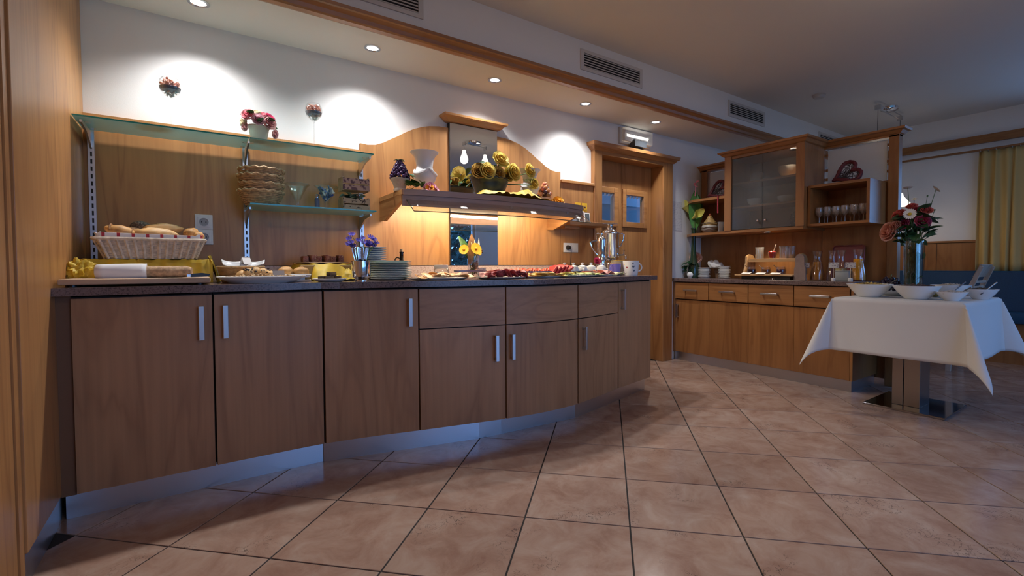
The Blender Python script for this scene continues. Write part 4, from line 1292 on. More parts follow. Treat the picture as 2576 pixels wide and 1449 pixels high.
O('back_plate', box(B(), -0.21, 0.21, -0.03, 0, 0.0, 0.155, 0.004), plain('off_white_plastic', (0, 0, 0)), t)
O('cover', box(B(), -0.195, 0.195, -0.075, -0.03, 0.015, 0.148, 0.012), glass('ribbed_cover', (0.85, 0.84, 0.8), 0.2, 0.1, 0.65, (0.88, 0.87, 0.84)), t, True)
tb = O('fluorescent_tube', tube(B(), [(-0.15, -0.045, 0.08), (0.15, -0.045, 0.08)], 0.012, 10), glow('faint_white_glow', (1.0, 0.96, 0.9), 7), t, True)
O('tube_holder', box(B(), -0.17, -0.15, -0.055, -0.03, 0.06, 0.10), PORC, t)
O('tube_holder', box(B(), 0.15, 0.17, -0.055, -0.03, 0.06, 0.10), PORC, t)
t = T('floodlight', 'small black floodlight sitting on the door crown', 'floodlight', (3.47, 3.075, 2.083))
o = O('lamp_head', prism(B(), [(-0.035, 0.02), (0.03, 0.008), (0.03, 0.055), (-0.035, 0.075)], 'x', -0.08, 0.08), plain('anthracite_metal', (0.03, 0.034, 0.04), 0.4), t)
O('bracket_foot', box(B(), -0.03, 0.03, -0.02, 0.03, 0.0, 0.012), BLACK, t)
O('cooling_fins', (lambda bm: [box(bm, -0.07 + 0.02 * k, -0.064 + 0.02 * k, -0.02, 0.03, 0.06, 0.085) for k in range(8)] and bm)(B()), BLACK, t)
# paper notice on the wall right of the door
t = T('wall_notice', 'white printed notice sheets pinned beside the door casing', 'notice', (4.16, 3.149, 1.35))
for nm, z0, z1 in (('sheet', 0.0, 0.235), ('sheet', 0.24, 0.30)):
    O(nm, box(B(), -0.085, 0.075, -0.002, 0, z0, z1), printed('lined_notice', (0.70, 0.68, 0.68), (0.58, 0.56, 0.58), 40, 90, 0.55), t)
# bar fixtures with bell shades (one over the far tables, one over the middle of the room)
BELL = [(0.016, 0.115), (0.03, 0.11), (0.034, 0.085), (0.055, 0.055), (0.082, 0.02), (0.09, 0.0), (0.087, 0.0), (0.052, 0.05), (0.03, 0.085)]
CONE = [(0.016, 0.118), (0.022, 0.115), (0.024, 0.085), (0.034, 0.06), (0.05, 0.02), (0.056, 0.0), (0.053, 0.0), (0.03, 0.06), (0.02, 0.085)]
def bar_light(loc, lng, drops, s, label, wts, ang=0.0, prof=None):
    prof = prof or BELL
    t = T('bar_light', label, 'ceiling lamp', (loc[0], loc[1], ZC), ang)
    O('ceiling_cup', lathe(B(), [(0.0, 0.0), (0.08, 0.0), (0.075, -0.02), (0.05, -0.035), (0.0, -0.04)], (0, 0, 0), 24, sx=1.25), CHROME, t, True)
    O('bar', tube(B(), [(-lng / 2, 0.02, -0.05), (lng / 2, 0.02, -0.05)], 0.005, 8), STEEL, t)
    O('bar', tube(B(), [(-lng / 2, -0.02, -0.035), (lng / 2, -0.02, -0.035)], 0.004, 8), STEEL, t)
    bm = B()
    for s_ in (-1, 1):
        box(bm, s_ * lng / 2 - 0.008, s_ * lng / 2 + 0.008, -0.026, 0.026, -0.075, -0.028)
    O('end_clip', bm, STEEL, t)
    for sgn, zb in drops:
        top = -0.06
        O('cable', tube(B(), [(sgn * lng / 2, 0, top), (sgn * lng / 2, 0, zb - ZC + 0.115 * s)], 0.0022, 6), BLACK, t)
        O('bell_shade', lathe(B(), [(r_ * s, z_ * s) for r_, z_ in prof], (sgn * lng / 2, 0, zb - ZC), 24, caps=False), glow('lit_opal_glass', (1.0, 0.93, 0.82), 1.5), t, True)
        lamp('bell_lamp', 'POINT', (loc[0] + sgn * lng / 2 * math.cos(ang), loc[1] + sgn * lng / 2 * math.sin(ang), zb - 0.015), wts, (1.0, 0.80, 0.58), shadow_soft_size=0.05)
    return t
bar_light((6.0, 1.89, 0), 0.62, ((-1, 1.62), (1, 1.62)), 1.25, 'bar lamp with hanging bell shades beyond the partition', 2.2)
bar_light((3.06, 0.70, 0), 0.36, ((-1, 2.38), (1, 2.38)), 0.95, 'bar lamp with two white bell shades, mirrored in the tall mirror', 2.2, -0.2, CONE)
bar_light((0.9, -0.7, 0), 0.36, ((-1, 2.36), (1, 2.36)), 0.95, 'added unseen bar lamp behind the camera, warm fill near the left wall', 9, 0.1, CONE)  # unseen lamp added as warm fill for counter fronts, floor and ceiling
# ------------------------------------------------------------ breakfast things on the counter (z 0.903)
CZ = 0.904
BOARD = wood('pale_board_wood', (0.40, 0.27, 0.17), (0.58, 0.42, 0.29), 'x', 0.6)
t = T('cutting_board', 'long pale wooden bread board at the left end of the counter', 'cutting board', (-0.19, 2.575, CZ))
O('board', box(B(), -0.24, 0.24, -0.13, 0.13, 0.008, 0.031, 0.006), BOARD, t, True)
for sx in (-1, 1):
    for sy in (-1, 1):
        O('rubber_foot', lathe(B(), [(0, 0), (0.012, 0), (0.012, 0.009), (0, 0.009)], (sx * 0.2, sy * 0.1, 0), 12), BLACK, t)
t = T('bread_loaf', 'long floured bread loaf lying on the bread board', 'bread', (-0.175, 2.56, 0.935))
bm = B()
pts = [(-0.158 + 0.316 * k / 16, 0.004 * math.sin(k), 0.025) for k in range(17)]
tube(bm, pts, [0.018 + 0.010 * min(1, 3.2 * math.sin(PI * (k + 0.6) / 17.2)) for k in range(17)], 14)
for v in bm.verts:
    v.co.z = 0.025 + (v.co.z - 0.025) * 0.9
    v.co += V((0, 0, 1)) * 0.003 * noise.noise(v.co * 40)
O('crust', bm, plain('floury_crust', (0.47, 0.31, 0.18), 0.8, var=0.3, vs_=70, bmp=0.3), t, True)
t = T('napkin_sleeve', 'white napkin wrapped around the left half of the bread loaf', 'napkin', (-0.25, 2.56, 0.935))
bm = B()
def fn(u, v):
    a_ = 2 * PI * v
    r_ = 0.0335 + 0.0016 * math.sin(3 * a_ + u * 4)
    return V((-0.078 + 0.156 * u + 0.008 * math.cos(a_) * (1 if u < 0.1 else 0), r_ * math.cos(a_), max(-0.001, 0.026 + r_ * math.sin(a_) * 0.92)))
grid(bm, fn, 8, 28)
O('cloth', bm, plain('cool_white_napkin', (0.80, 0.80, 0.82), 0.8), t, True, solid=0.002)
t = T('bread_knife', 'bread knife with black handle on the right end of the board', 'knife', (0.0, 2.52, 0.936), R(14))
O('handle', prism(B(), [(-0.02, 0.0), (0.045, 0.002), (0.05, 0.012), (0.02, 0.018), (-0.02, 0.014)], 'y', -0.009, 0.009), BLACK, t)
O('blade', box(B(), -0.035, -0.02, -0.001, 0.001, 0.002, 0.012), STEEL, t)
# organza covered riser
t = T('covered_riser', 'low riser block draped in yellow organza under the bread basket', 'riser', (-0.18, 2.86, CZ))
O('block', box(B(), -0.235, 0.235, -0.125, 0.15, 0.0, 0.105, 0.003), plain('riser_box', (0.42, 0.30, 0.12), 0.7), t)
bm = B()
def fn(u, v):
    # v: 0 front floor .. 0.35 front top edge .. 1 back of the top
    x = -0.245 + 0.49 * u
    f = 0.004 * math.sin(31 * u + 7 * v) + 0.003 * math.sin(67 * u)
    if v < 0.4:
        s = v / 0.4
        return V((x, -0.137 - 0.012 * (1 - s) + f, 0.002 + 0.106 * s))
    s = (v - 0.4) / 0.6
    return V((x, -0.137 + 0.28 * s, 0.109 + abs(f)))
grid(bm, fn, 50, 14)
def fn(u, v):
    a_ = 2 * PI * u
    b_ = PI * (v - 0.5)
    d = V((math.cos(a_) * math.cos(b_), math.sin(a_) * math.cos(b_), math.sin(b_)))
    n_ = abs(noise.noise(d * 2.3)) * 1.1 + 0.45 * abs(noise.noise(d * 5.1))
    q = 0.040 + 0.034 * n_
    return V((-0.222, -0.165, 0.052)) + V((d.x * q * 1.0, d.y * q * 0.7, d.z * q * 1.05))
grid(bm, fn, 48, 26)
def fn(u, v):
    f = 0.006 * math.sin(14 * u + 3 * v)
    return V((0.235 + 0.045 * (1 - v) * (0.6 + 0.4 * math.sin(PI * u)) + f, -0.14 + 0.28 * u, 0.002 + 0.115 * v + 0.03 * math.sin(PI * u) * v * (1 - u)))
grid(bm, fn, 20, 8)
O('organza_drape', bm, TULLE, t, True)
# rectangular basket
RB = T('bread_basket', 'wide whitewashed wicker basket on the yellow organza riser', 'basket', (-0.165, 2.86, 1.016))
def rect_ring(hx, hy, r_, n=6):
    out = []
    for cx_, cy_, a0_ in ((1, 1, 0), (-1, 1, 90), (-1, -1, 180), (1, -1, 270)):
        for k in range(n + 1):
            a_ = R(a0_ + 90 * k / n)
            out.append((cx_ * (hx - r_) + r_ * math.cos(a_), cy_ * (hy - r_) + r_ * math.sin(a_)))
    return out
bm = B()
for k in range(9):
    q = (k + 0.5) / 9
    rr = rect_ring(0.162 + 0.033 * q, 0.115 + 0.022 * q, 0.03)
    tube(bm, [(x, y, 0.008 + 0.082 * q) for x, y in rr], 0.0048, 5, True)
O('strands', bm, WICKW, RB, True)
bm = B()
for k in range(13):
    x = -0.15 + 0.3 * k / 12
    for s in (-1, 1):
        tube(bm, [(x, s * 0.117, 0.004), (x * 1.2, s * 0.142, 0.092)], 0.0065, 5)
for k in range(7):
    y = -0.09 + 0.18 * k / 6
    for s in (-1, 1):
        tube(bm, [(s * 0.164, y, 0.004), (s * 0.200, y * 1.2, 0.092)], 0.0065, 5)
O('uprights', bm, WICKW, RB, True)
O('rim', tube(B(), [(x, y, 0.092) for x, y in rect_ring(0.203, 0.143, 0.03)], 0.0075, 6, True), WICKW, RB, True)
O('base', prism(B(), rect_ring(0.158, 0.112, 0.03), 'z', 0.002, 0.009), WICKW, RB)
t = T('basket_liner', 'white napkin with red stripes lining the bread basket', 'napkin', (-0.165, 2.86, 1.03))
mt, nt, b = newmat('red_striped_linen')
w_ = N(nt, 'TexWave', Scale=3.1, Detail=0.0)
nt.links.new(pos(nt, (2.0, 0, 0), False), w_.inputs['Vector'])
nt.links.new(ramp(nt, w_.outputs['Fac'], [(0.86, (0.78, 0.76, 0.78)), (0.9, (0.45, 0.04, 0.07))]), b.inputs['Base Color'])
b.inputs['Roughness'].default_value = 0.85
bm = B()
ring0 = rect_ring(0.15, 0.10, 0.03)
ring1 = rect_ring(0.193, 0.134, 0.03)
rows = [[bm.verts.new((x, y, 0.01)) for x, y in ring0], [bm.verts.new((x, y, 0.083)) for x, y in ring1], [bm.verts.new((x * 1.005, y * 1.005, 0.098 + 0.005 * math.sin(i * 1.7))) for i, (x, y) in enumerate(ring1)], [bm.verts.new((x * 1.02, y * 1.02, 0.101 + 0.004 * math.sin(i * 1.7 + 0.5))) for i, (x, y) in enumerate(ring1)]]
for A, Z in zip(rows, rows[1:]):
    for k in range(len(A)):
        bm.faces.new((A[k], A[(k + 1) % len(A)], Z[(k + 1) % len(A)], Z[k]))
bm.faces.new(rows[0])
O('cloth', bm, mt, t, True, solid=0.0015)
CR2 = plain('pale_crust', (0.66, 0.40, 0.16), 0.5, var=0.22, vs_=22, bmp=0.1)
CR3 = plain('brown_crust', (0.36, 0.17, 0.06), 0.6, var=0.4, vs_=45, bmp=0.3)
CR4 = speckle('dark_seeded_crust', [(0.03, 0.022, 0.018), (0.10, 0.07, 0.05), (0.35, 0.30, 0.24)], 150, 0.7)
def bread(label, loc, size, rot, mat, seed=0, slash=False, grp='bread rolls in the wide basket'):
    t = T('bread_roll', label, 'bread roll', loc, 0, grp)
    bm = ell(B(), (0, 0, 0), size, rot, 3, 0.16, 7, seed)
    O('crumb_and_crust', bm, mat, t, True)
    if slash:
        o = O('slash', ell(B(), (0.18 * size[0], 0, size[2] * 0.86), (size[0] * 0.55, size[1] * 0.22, size[2] * 0.20), (0, 0.1, rot[2]), 2), plain('pale_crumb', (0.80, 0.62, 0.36), 0.8), t, True)
    return t
bread('long golden roll at the front of the bread basket', (-0.155, 2.775, 1.135), (0.088, 0.035, 0.026), (0, 0.04, 0), CR2, 1, True)
bread('long golden roll lying behind the front roll', (-0.125, 2.835, 1.163), (0.078, 0.034, 0.025), (0, 0, 0), CR2, 2, True)
bread('plump golden roll at the right of the basket', (-0.015, 2.80, 1.137), (0.034, 0.036, 0.034), (0, 0.3, 0.4), CRUST, 3)
bread('small golden roll at the right rim of the basket', (0.012, 2.775, 1.125), (0.024, 0.026, 0.026), (0, 0.5, 0), CRUST, 4)
bread('pale small roll at the front right corner of the basket', (-0.025, 2.76, 1.112), (0.025, 0.022, 0.014), (0, 0, 0.3), CR2, 5)
bread('dark seeded roll on top of the basket heap', (-0.212, 2.86, 1.172), (0.040, 0.036, 0.026), (0, 0, 0.2), CR4, 6)
bread('brown crusty roll under the dark seeded roll', (-0.232, 2.82, 1.140), (0.045, 0.03, 0.025), (0.2, 0.1, 0.2), CR3, 7)
bread('flat pale roll at the left end of the basket', (-0.315, 2.80, 1.113), (0.036, 0.03, 0.016), (0, 0, 0), CRUST, 8)
bread('golden roll hidden low in the basket middle', (-0.10, 2.90, 1.11), (0.06, 0.04, 0.04), (0, 0, 0.6), CRUST, 9)
bread('brown roll low at the back of the basket', (-0.23, 2.91, 1.11), (0.06, 0.04, 0.04), (0, 0, 0.2), CR3, 10)
t = T('croissant', 'golden croissant at the left of the bread basket', 'croissant', (-0.268, 2.775, 1.134), 0, None)
t.scale = (1.35, 1.35, 1.35)
bm = B()
tube(bm, [(-0.042, 0.012, 0.016), (-0.028, -0.004, 0.010), (-0.008, -0.008, 0.006), (0.014, -0.006, 0.0), (0.034, 0.004, -0.008), (0.05, 0.014, -0.014)], [0.008, 0.016, 0.021, 0.019, 0.012, 0.005], 12)
O('dough', bm, CRUST, t, True)
for k in range(4):
    x = -0.028 + 0.018 * k
    o = O('fold', tube(B(), [(x + 0.016 * math.cos(a_) * 0.2, -0.006 + (0.0185 - 0.002 * k) * math.cos(a_), 0.008 - 0.003 * k + (0.0195 - 0.002 * k) * math.sin(a_)) for a_ in [PI * q / 8 for q in range(9)]], 0.0028, 6), CR3, t, True)
# round basket with packets
t = T('small_wicker_basket', 'small round brown wicker basket beside the organza riser', 'basket', (0.185, 2.74, CZ))
O('basket_wall', weave(0.078, 0.098, 0.075, 13, 20, 0.003), plain('brown_wicker', (0.36, 0.21, 0.09), 0.7, var=0.3, vs_=60), t, True)
O('basket_base', lathe(B(), [(0, 0), (0.078, 0), (0.078, 0.006), (0, 0.006)], (0, 0, 0), 24), plain('brown_wicker', (0, 0, 0)), t)
O('rim', tube(B(), arc((0, 0, 0.077), 0.1, 0, 360, 40, 'xy')[:-1], 0.005, 6, True), WICK, t, True)
SEED = speckle('mixed_seeds', [(0.10, 0.05, 0.02), (0.42, 0.26, 0.12), (0.62, 0.46, 0.28), (0.06, 0.03, 0.02)], 160, 0.8)
def crumbs(n, hx, hy, z, sz, label, loc, matc, rz=0):
    bm = B()
    for k in range(n):
        a_, q = rnd.uniform(0, 6.28), math.sqrt(rnd.random())
        ell(bm, (hx * q * math.cos(a_), hy * q * math.sin(a_), z + rnd.uniform(0, sz * 1.6) * (1.1 - q * q)), (sz * rnd.uniform(0.6, 1.1), sz * rnd.uniform(0.5, 0.9), sz * rnd.uniform(0.4, 0.7)), (0, rnd.uniform(-0.6, 0.6), rnd.uniform(0, 3)), 1)
    o = O('crumbled_topping' if 'crumb' in label else 'loose_food', bm, matc, None, True, kind='stuff')
    o.location = loc
    o['label'] = label
    return o
crumbs(60, 0.075, 0.075, 0.055, 0.011, 'loose nuts heaped in the small round wicker basket', (0.185, 2.74, CZ), SEED)
def bowl_curve(name, label, loc, s, rz, tilt, mat=PORC, cat='bowl'):
    t = T(name, label, cat, loc, rz)
    t.rotation_euler = (tilt, 0.0, rz)
    bm = B()
    def fn(u, v):
        a_ = -1.1 + 2.2 * u
        return V((0.075 * s * (u - 0.5) * 2, (v - 0.5) * 0.07 * s, 0.018 * s * (abs(u - 0.5) * 2) ** 2 + 0.012 * s * (abs(v - 0.5) * 2) ** 2))
    grid(bm, fn, 14, 8)
    O('dish', bm, mat, t, True, solid=0.003)
    return t
bowl_curve('scoop_dish', 'small white curved dish resting on the round wicker basket', (0.160, 2.73, 0.985), 0.75, R(12), R(30), plain('grey_white_glaze', (0.60, 0.61, 0.62), 0.3))
bowl_curve('scoop_dish', 'second white curved dish lying beside the first, tipped over', (0.235, 2.75, 0.988), 0.7, R(-14), R(24), plain('grey_white_glaze', (0, 0, 0)))
t = T('price_card', 'small white folded card standing in the small wicker basket', 'card', (0.205, 2.74, 0.995), R(25))
for s in (-1, 1):
    o = O('card_leaf', box(B(), -0.02, 0.02, -0.001, 0.001, 0, 0.04), PAPER, t)
    o.rotation_euler = (s * 0.5, 0, 0)
    o.location = (0, s * 0.018, 0)
# big oval plate with seeded bread
t = T('oval_plate', 'large white oval plate at the counter edge under the seeded bread', 'plate', (0.262, 2.57, CZ))
O('dish', lathe(B(), [(0.0, 0.004), (0.60, 0.004), (0.66, 0.0), (0.72, 0.0), (0.80, 0.010), (0.95, 0.024), (1.0, 0.030), (0.985, 0.0325), (0.93, 0.028), (0.76, 0.014), (0.0, 0.010)], (0, 0, 0), 48, sx=0.19, sy=0.13), PORC, t, True)
crumbs(300, 0.168, 0.112, 0.024, 0.010, 'seed crumbs strewn over the large oval plate', (0.262, 2.57, CZ), SEED)
t = T('braided_loaf', 'short braided loaf with chocolate chips on the oval plate', 'bread', (0.235, 2.60, CZ + 0.045))
bm = B()
for k in range(5):
    q = (k - 2) / 2
    ell(bm, (0.058 * q, 0.006 * (-1) ** k, 0.002 - 0.012 * q * q), (0.026, 0.032, 0.030 - 0.006 * abs(q)), (0, 0.5 * q, 0.4 * (-1) ** k), 2, 0.1, 6, k)
O('dough', bm, CR2, t, True)
bm = B()
for k in range(22):
    u, v = rnd.uniform(-0.06, 0.06), rnd.uniform(-0.9, 0.9)
    ell(bm, (u, -0.030 * math.cos(v), 0.004 + 0.028 * math.sin(abs(v))), (0.0045, 0.0035, 0.0035), sub=1)
O('chocolate_chips', bm, plain('dark_chocolate', (0.02, 0.008, 0.004), 0.4), t, True, kind='stuff')
t = T('food_label', 'blank grey food label leaning on the oval plate', 'label card', (0.325, 2.53, CZ + 0.028), R(10))
o = O('card_sheet', box(B(), -0.026, 0.026, -0.001, 0.001, 0, 0.030), plain('grey_card', (0.48, 0.45, 0.43), 0.7), t)
o.rotation_euler = (-0.15, 0, 0)
O('card_stand', box(B(), -0.008, 0.008, 0, 0.02, 0, 0.002), PAPER, t)
t = T('square_tray', 'white square tray with two sugared buns behind the oval plate', 'tray', (0.415, 2.72, CZ))
O('dish', prism(B(), [(x, y) for x, y in rect_ring(0.075, 0.07, 0.015)], 'z', 0.022, 0.028), PORC, t)
bm = B()
for z, h_ in ((0.0, 0.155), (0.028, 0.155)):
    tube(bm, [(x, y, z + 0.006) for x, y in rect_ring(0.075, 0.07, 0.015)], 0.005, 6, True)
O('rim', bm, PORC, t, True)
O('stand', box(B(), -0.05, 0.05, -0.05, 0.05, 0.0, 0.022), PORC, t)
bread('sugared bun at the left of the white square tray', (0.378, 2.70, CZ + 0.052), (0.036, 0.034, 0.026), (0, 0, 0), CRUST, 21, grp='buns on the square tray')
bread('sugared bun at the right of the white square tray', (0.452, 2.70, CZ + 0.050), (0.040, 0.036, 0.026), (0, 0, 0.5), CRUST, 22, grp='buns on the square tray')
# cake slices on a raised yellow draped stand
t = T('draped_stand', 'low stand draped in yellow organza under the fruit cake', 'riser', (0.60, 2.86, CZ))
O('block', box(B(), -0.14, 0.15, -0.11, 0.12, 0, 0.085, 0.003), plain('riser_box', (0, 0, 0)), t)
bm = B()
def fn(u, v):
    a_ = -0.2 + (PI + 0.4) * u + PI
    r1 = 0.17 + 0.012 * math.sin(17 * u) + 0.012 * math.sin(29 * u + 2)
    k_ = v ** 0.7
    return V(((0.155 + (r1 - 0.15) * 2.2 * (1 - k_)) * math.cos(a_), 0.02 + (0.135 + (r1 - 0.15) * 3 * (1 - k_)) * math.sin(a_), 0.002 + 0.09 * k_ + 0.003 * math.sin(40 * u)))
grid(bm, fn, 60, 8)
O('organza_drape', bm, TULLE, t, True)
bm = B()
def fn(u, v):
    p = V((u * 4.0, v * 3.0, 0.3))
    h_ = 0.012 + 0.085 * (u ** 0.9) * (1 - v) ** 0.8 + 0.045 * abs(noise.noise(p)) + 0.02 * abs(noise.noise(p * 2.3))
    h_ *= min(1.0, 6 * u + 0.15) * min(1.0, 6 * (1 - u) + 0.3)
    return V((0.585 + 0.20 * u, 2.80 - 0.17 * v + 0.02 * noise.noise(p * 1.3), CZ + 0.003 + h_ * (1 - 0.8 * v)))
grid(bm, fn, 44, 26)
o = O('organza_swag', bm, TULLE, None, True)
tag(o, 'loose swag of yellow organza heaped left of the steel cutlery cup', 'cloth')
t = T('cake_plate', 'flat beige plate on the yellow draped stand', 'plate', (0.585, 2.86, CZ + 0.093))
O('dish', lathe(B(), [(0, 0), (0.6, 0), (1.0, 0.006), (0.98, 0.009), (0.6, 0.005), (0, 0.005)], (0, 0, 0), 36, sx=0.15, sy=0.10), plain('beige_plate', (0.42, 0.28, 0.16), 0.4), t, True)
O('foot_ring', lathe(B(), [(0.5, -0.003), (0.55, -0.003), (0.55, 0.0)], (0, 0, 0), 24, sx=0.12, sy=0.08, caps=False), plain('beige_plate', (0, 0, 0)), t)
FC = speckle('fruit_cake', [(0.16, 0.05, 0.035), (0.42, 0.20, 0.12), (0.20, 0.03, 0.035), (0.52, 0.34, 0.20)], 70, 0.6)
for k in range(6):
    t = T('cake_slice', 'reddish brown fruit cake slice, %s on the beige plate' % from_left(k, 6), 'cake slice', (0.495 + 0.037 * k, 2.84, CZ + 0.099), R(rnd.uniform(-14, 14)), 'row of fruit cake slices')
    bm = box(B(), -0.016, 0.016, -0.03, 0.03, 0, 0.036 + 0.006 * (k % 2), 0.006)
    for v in bm.verts:
        v.co += V((1, 1, 1)) * 0.003 * noise.noise(v.co * 90 + V((k, 0, 0)))
    O('crumb', bm, FC, t, True)
# small plate with dark cake
t = T('side_plate', 'small white plate with dark chocolate cake by the steel cup', 'plate', (0.555, 2.52, CZ))
O('dish', lathe(B(), [(0, 0.003), (0.055, 0.0), (0.06, 0.002), (0.082, 0.014), (0.084, 0.016), (0.08, 0.0165), (0.058, 0.006), (0, 0.006)], (0, 0, 0), 32), PORC, t, True)
CH = plain('chocolate_cake', (0.045, 0.022, 0.012), 0.5, var=0.3, vs_=80)
for k, (x, y, dz, rz) in enumerate(((0.548, 2.515, 0.007, 0.3), (0.59, 2.53, 0.007, -0.4), (0.565, 2.53, 0.027, 0.6), (0.52, 2.53, 0.007, 1.0))):
    t = T('chocolate_cake_piece', ['dark cake piece at the front of the small plate', 'dark cake piece at the right of the small plate', 'dark cake piece stacked on top of the others', 'dark cake piece at the left of the small plate'][k], 'cake piece', (x, y, CZ + dz), rz, 'chocolate cake pieces')
    O('crumb', box(B(), -0.022, 0.022, -0.014, 0.014, 0, 0.019, 0.003), CH, t, True)
    O('icing', box(B(), -0.0215, 0.0215, -0.0135, 0.0135, 0.018, 0.0205, 0.001), plain('dark_chocolate', (0, 0, 0)), t)
# steel cup with spoons
t = T('cutlery_cup', 'polished steel cup holding spoons at the counter edge', 'cup', (0.70, 2.48, CZ))
O('cup_body', lathe(B(), [(0, 0.0), (0.034, 0.0), (0.034, 0.004), (0.03, 0.008), (0.032, 0.014), (0.046, 0.024), (0.048, 0.04), (0.048, 0.105), (0.046, 0.105), (0.045, 0.03), (0, 0.026)], (0, 0, 0), 36), CHROME, t, True)
sp = None
for k in range(11):
    a_ = k * 2.399
    r_ = 0.036 * math.sqrt((k + 0.5) / 11)
    loc = (0.70 + r_ * 0.25 * math.cos(a_), 2.48 + r_ * 0.25 * math.sin(a_), CZ + 0.032)
    rot = (-math.sin(a_) * r_ * 7.0, math.cos(a_) * r_ * 7.0, 0.0)
    if sp is None:
        sp = T('teaspoon', 'teaspoon standing handle up in the steel cutlery cup', 'spoon', loc, 0, 'teaspoons in the steel cup')
        sp.rotation_euler = rot
        bm = B()
        prism(bm, [(-0.0035, 0.03), (0.0035, 0.03), (0.006, 0.125), (0.0055, 0.142), (0, 0.146), (-0.0055, 0.142), (-0.006, 0.125)], 'y', -0.0011, 0.0011)
        O('handle', bm, CHROME, sp)
        O('spoon_bowl', ell(B(), (0, 0, 0.014), (0.013, 0.004, 0.02), sub=2), CHROME, sp, True)
    else:
        dup(sp, loc, rot=rot)
# cornflowers in a small vase
t = T('small_vase', 'small glass vase hidden behind the steel cutlery cup', 'vase', (0.79, 2.72, CZ))
O('glass_body', lathe(B(), [(0, 0), (0.022, 0), (0.026, 0.05), (0.016, 0.12), (0.02, 0.15), (0.018, 0.15), (0.013, 0.12), (0, 0.1)], (0, 0, 0), 20), CLEAR, t, True)
t = T('cornflower_bunch', 'bunch of blue cornflowers above the steel cutlery cup', 'flowers', (0.79, 2.72, CZ + 0.12))
CF = mesh_of('cornflower', daisy_bm(0.022, 10, 0.7, 0.42), plain('cornflower_blue', (0.10, 0.075, 0.46), 0.6, var=0.4))
bm = B()
for k, (x, z) in enumerate(((-0.09, 0.105), (-0.072, 0.13), (-0.075, 0.085), (-0.085, 0.075), (-0.066, 0.066), (-0.036, 0.098), (-0.010, 0.112), (0.0, 0.088), (0.018, 0.085), (0.028, 0.078), (0.032, 0.118), (0.045, 0.105), (0.055, 0.085), (0.012, 0.07), (0.04, 0.07))):
    y = rnd.uniform(-0.03, 0.02)
    put('cornflower', CF, t, (x, y, z), aim((x * 3, -0.6, 0.9)), rnd.uniform(0.75, 1.05))
    tube(bm, [(0, 0, -0.05), (x * 0.4, y * 0.5, z * 0.4), (x, y, z)], 0.0014, 5)
O('stems', bm, STEM, t)
# stacks of plates
GP = glass('pale_green_glass', (0.86, 0.93, 0.91), 0.05, 0.12, 0.70, (0.80, 0.88, 0.85))
p0 = None
for k in range(11):
    loc = (0.908 + rnd.uniform(-0.002, 0.002), 2.625 + rnd.uniform(-0.002, 0.002), CZ + 0.0097 * k)
    lab = 'pale green glass plate, %s in the stack behind the steel cup' % from_below(k, 11)
    if p0 is None:
        p0 = T('glass_plate', lab, 'plate', loc, 0, 'stack of pale green glass plates')
        O('dish', lathe(B(), [(0, 0.0), (0.07, 0.0), (0.074, 0.001), (0.108, 0.0075), (0.112, 0.009), (0.1125, 0.0115), (0.108, 0.0115), (0.072, 0.004), (0, 0.003)], (0, 0, 0), 40), GP, p0, True)
        O('polished_rim', tube(B(), arc((0, 0, 0.0102), 0.1122, 0, 360, 48, 'xy')[:-1], 0.0014, 5, True), plain('glass_rim', (0.55, 0.66, 0.64), 0.15), p0, True)
    else:
        dup(p0, loc, label=lab)
p1 = None
BP = plain('pale_blue_porcelain', (0.50, 0.57, 0.66), 0.2)
for k in range(15):
    lab = 'small pale blue saucer, %s in the stack by the cornflowers' % from_below(k, 15)
    loc = (0.868 + rnd.uniform(-0.002, 0.002), 2.83, CZ + 0.0128 * k)
    if p1 is None:
        p1 = T('saucer', lab, 'saucer', loc, 0, 'stack of pale blue saucers')
        O('dish', lathe(B(), [(0, 0.0), (0.04, 0.0), (0.045, 0.002), (0.076, 0.010), (0.079, 0.0125), (0.076, 0.013), (0.044, 0.005), (0, 0.004)], (0, 0, 0), 36), BP, p1, True)
    else:
        dup(p1, loc, label=lab)
t = T('vinegar_bottle', 'small dark cruet bottle with cork behind the plate stack', 'bottle', (1.065, 2.88, CZ))
O('bottle_body', lathe(B(), [(0, 0), (0.028, 0), (0.030, 0.01), (0.030, 0.07), (0.024, 0.10), (0.012, 0.122), (0.011, 0.16), (0.014, 0.163), (0.014, 0.168), (0, 0.168)], (0, 0, 0), 24), plain('dark_bottle_glass', (0.012, 0.006, 0.004), 0.08), t, True)
O('cork', lathe(B(), [(0.009, 0.166), (0.010, 0.186), (0, 0.187)], (0, 0, 0), 16), plain('cork', (0.55, 0.40, 0.25), 0.8), t, True)
O('handle', tube(B(), arc((-0.026, 0, 0.115), 0.017, 40, 290, 12), 0.0035, 8), plain('dark_bottle_glass', (0, 0, 0)), t, True)
# glass jar with paper label
t = T('lidded_jar', 'glass jar with pale lid and white name label by the backsplash', 'jar', (1.215, 2.62, CZ))
O('glass_body', lathe(B(), [(0, 0), (0.043, 0), (0.046, 0.006), (0.046, 0.055), (0.040, 0.064), (0.038, 0.064), (0.043, 0.054), (0.043, 0.008), (0, 0.004)], (0, 0, 0), 32), CLEAR, t, True)
O('filling', lathe(B(), [(0, 0.004), (0.041, 0.006), (0.041, 0.04), (0, 0.042)], (0, 0, 0), 28), plain('cream_spread', (0.70, 0.62, 0.48), 0.6), t, True)
O('lid', lathe(B(), [(0.041, 0.062), (0.043, 0.066), (0.043, 0.080), (0.040, 0.084), (0, 0.085)], (0, 0, 0), 32), plain('pale_lid', (0.74, 0.66, 0.54), 0.4), t, True)
O('label', box(B(), -0.05, 0.012, -0.052, -0.050, 0.012, 0.042), printed('handwritten_label', (0.80, 0.78, 0.74), (0.30, 0.27, 0.26), 120, 120, 0.60), t)
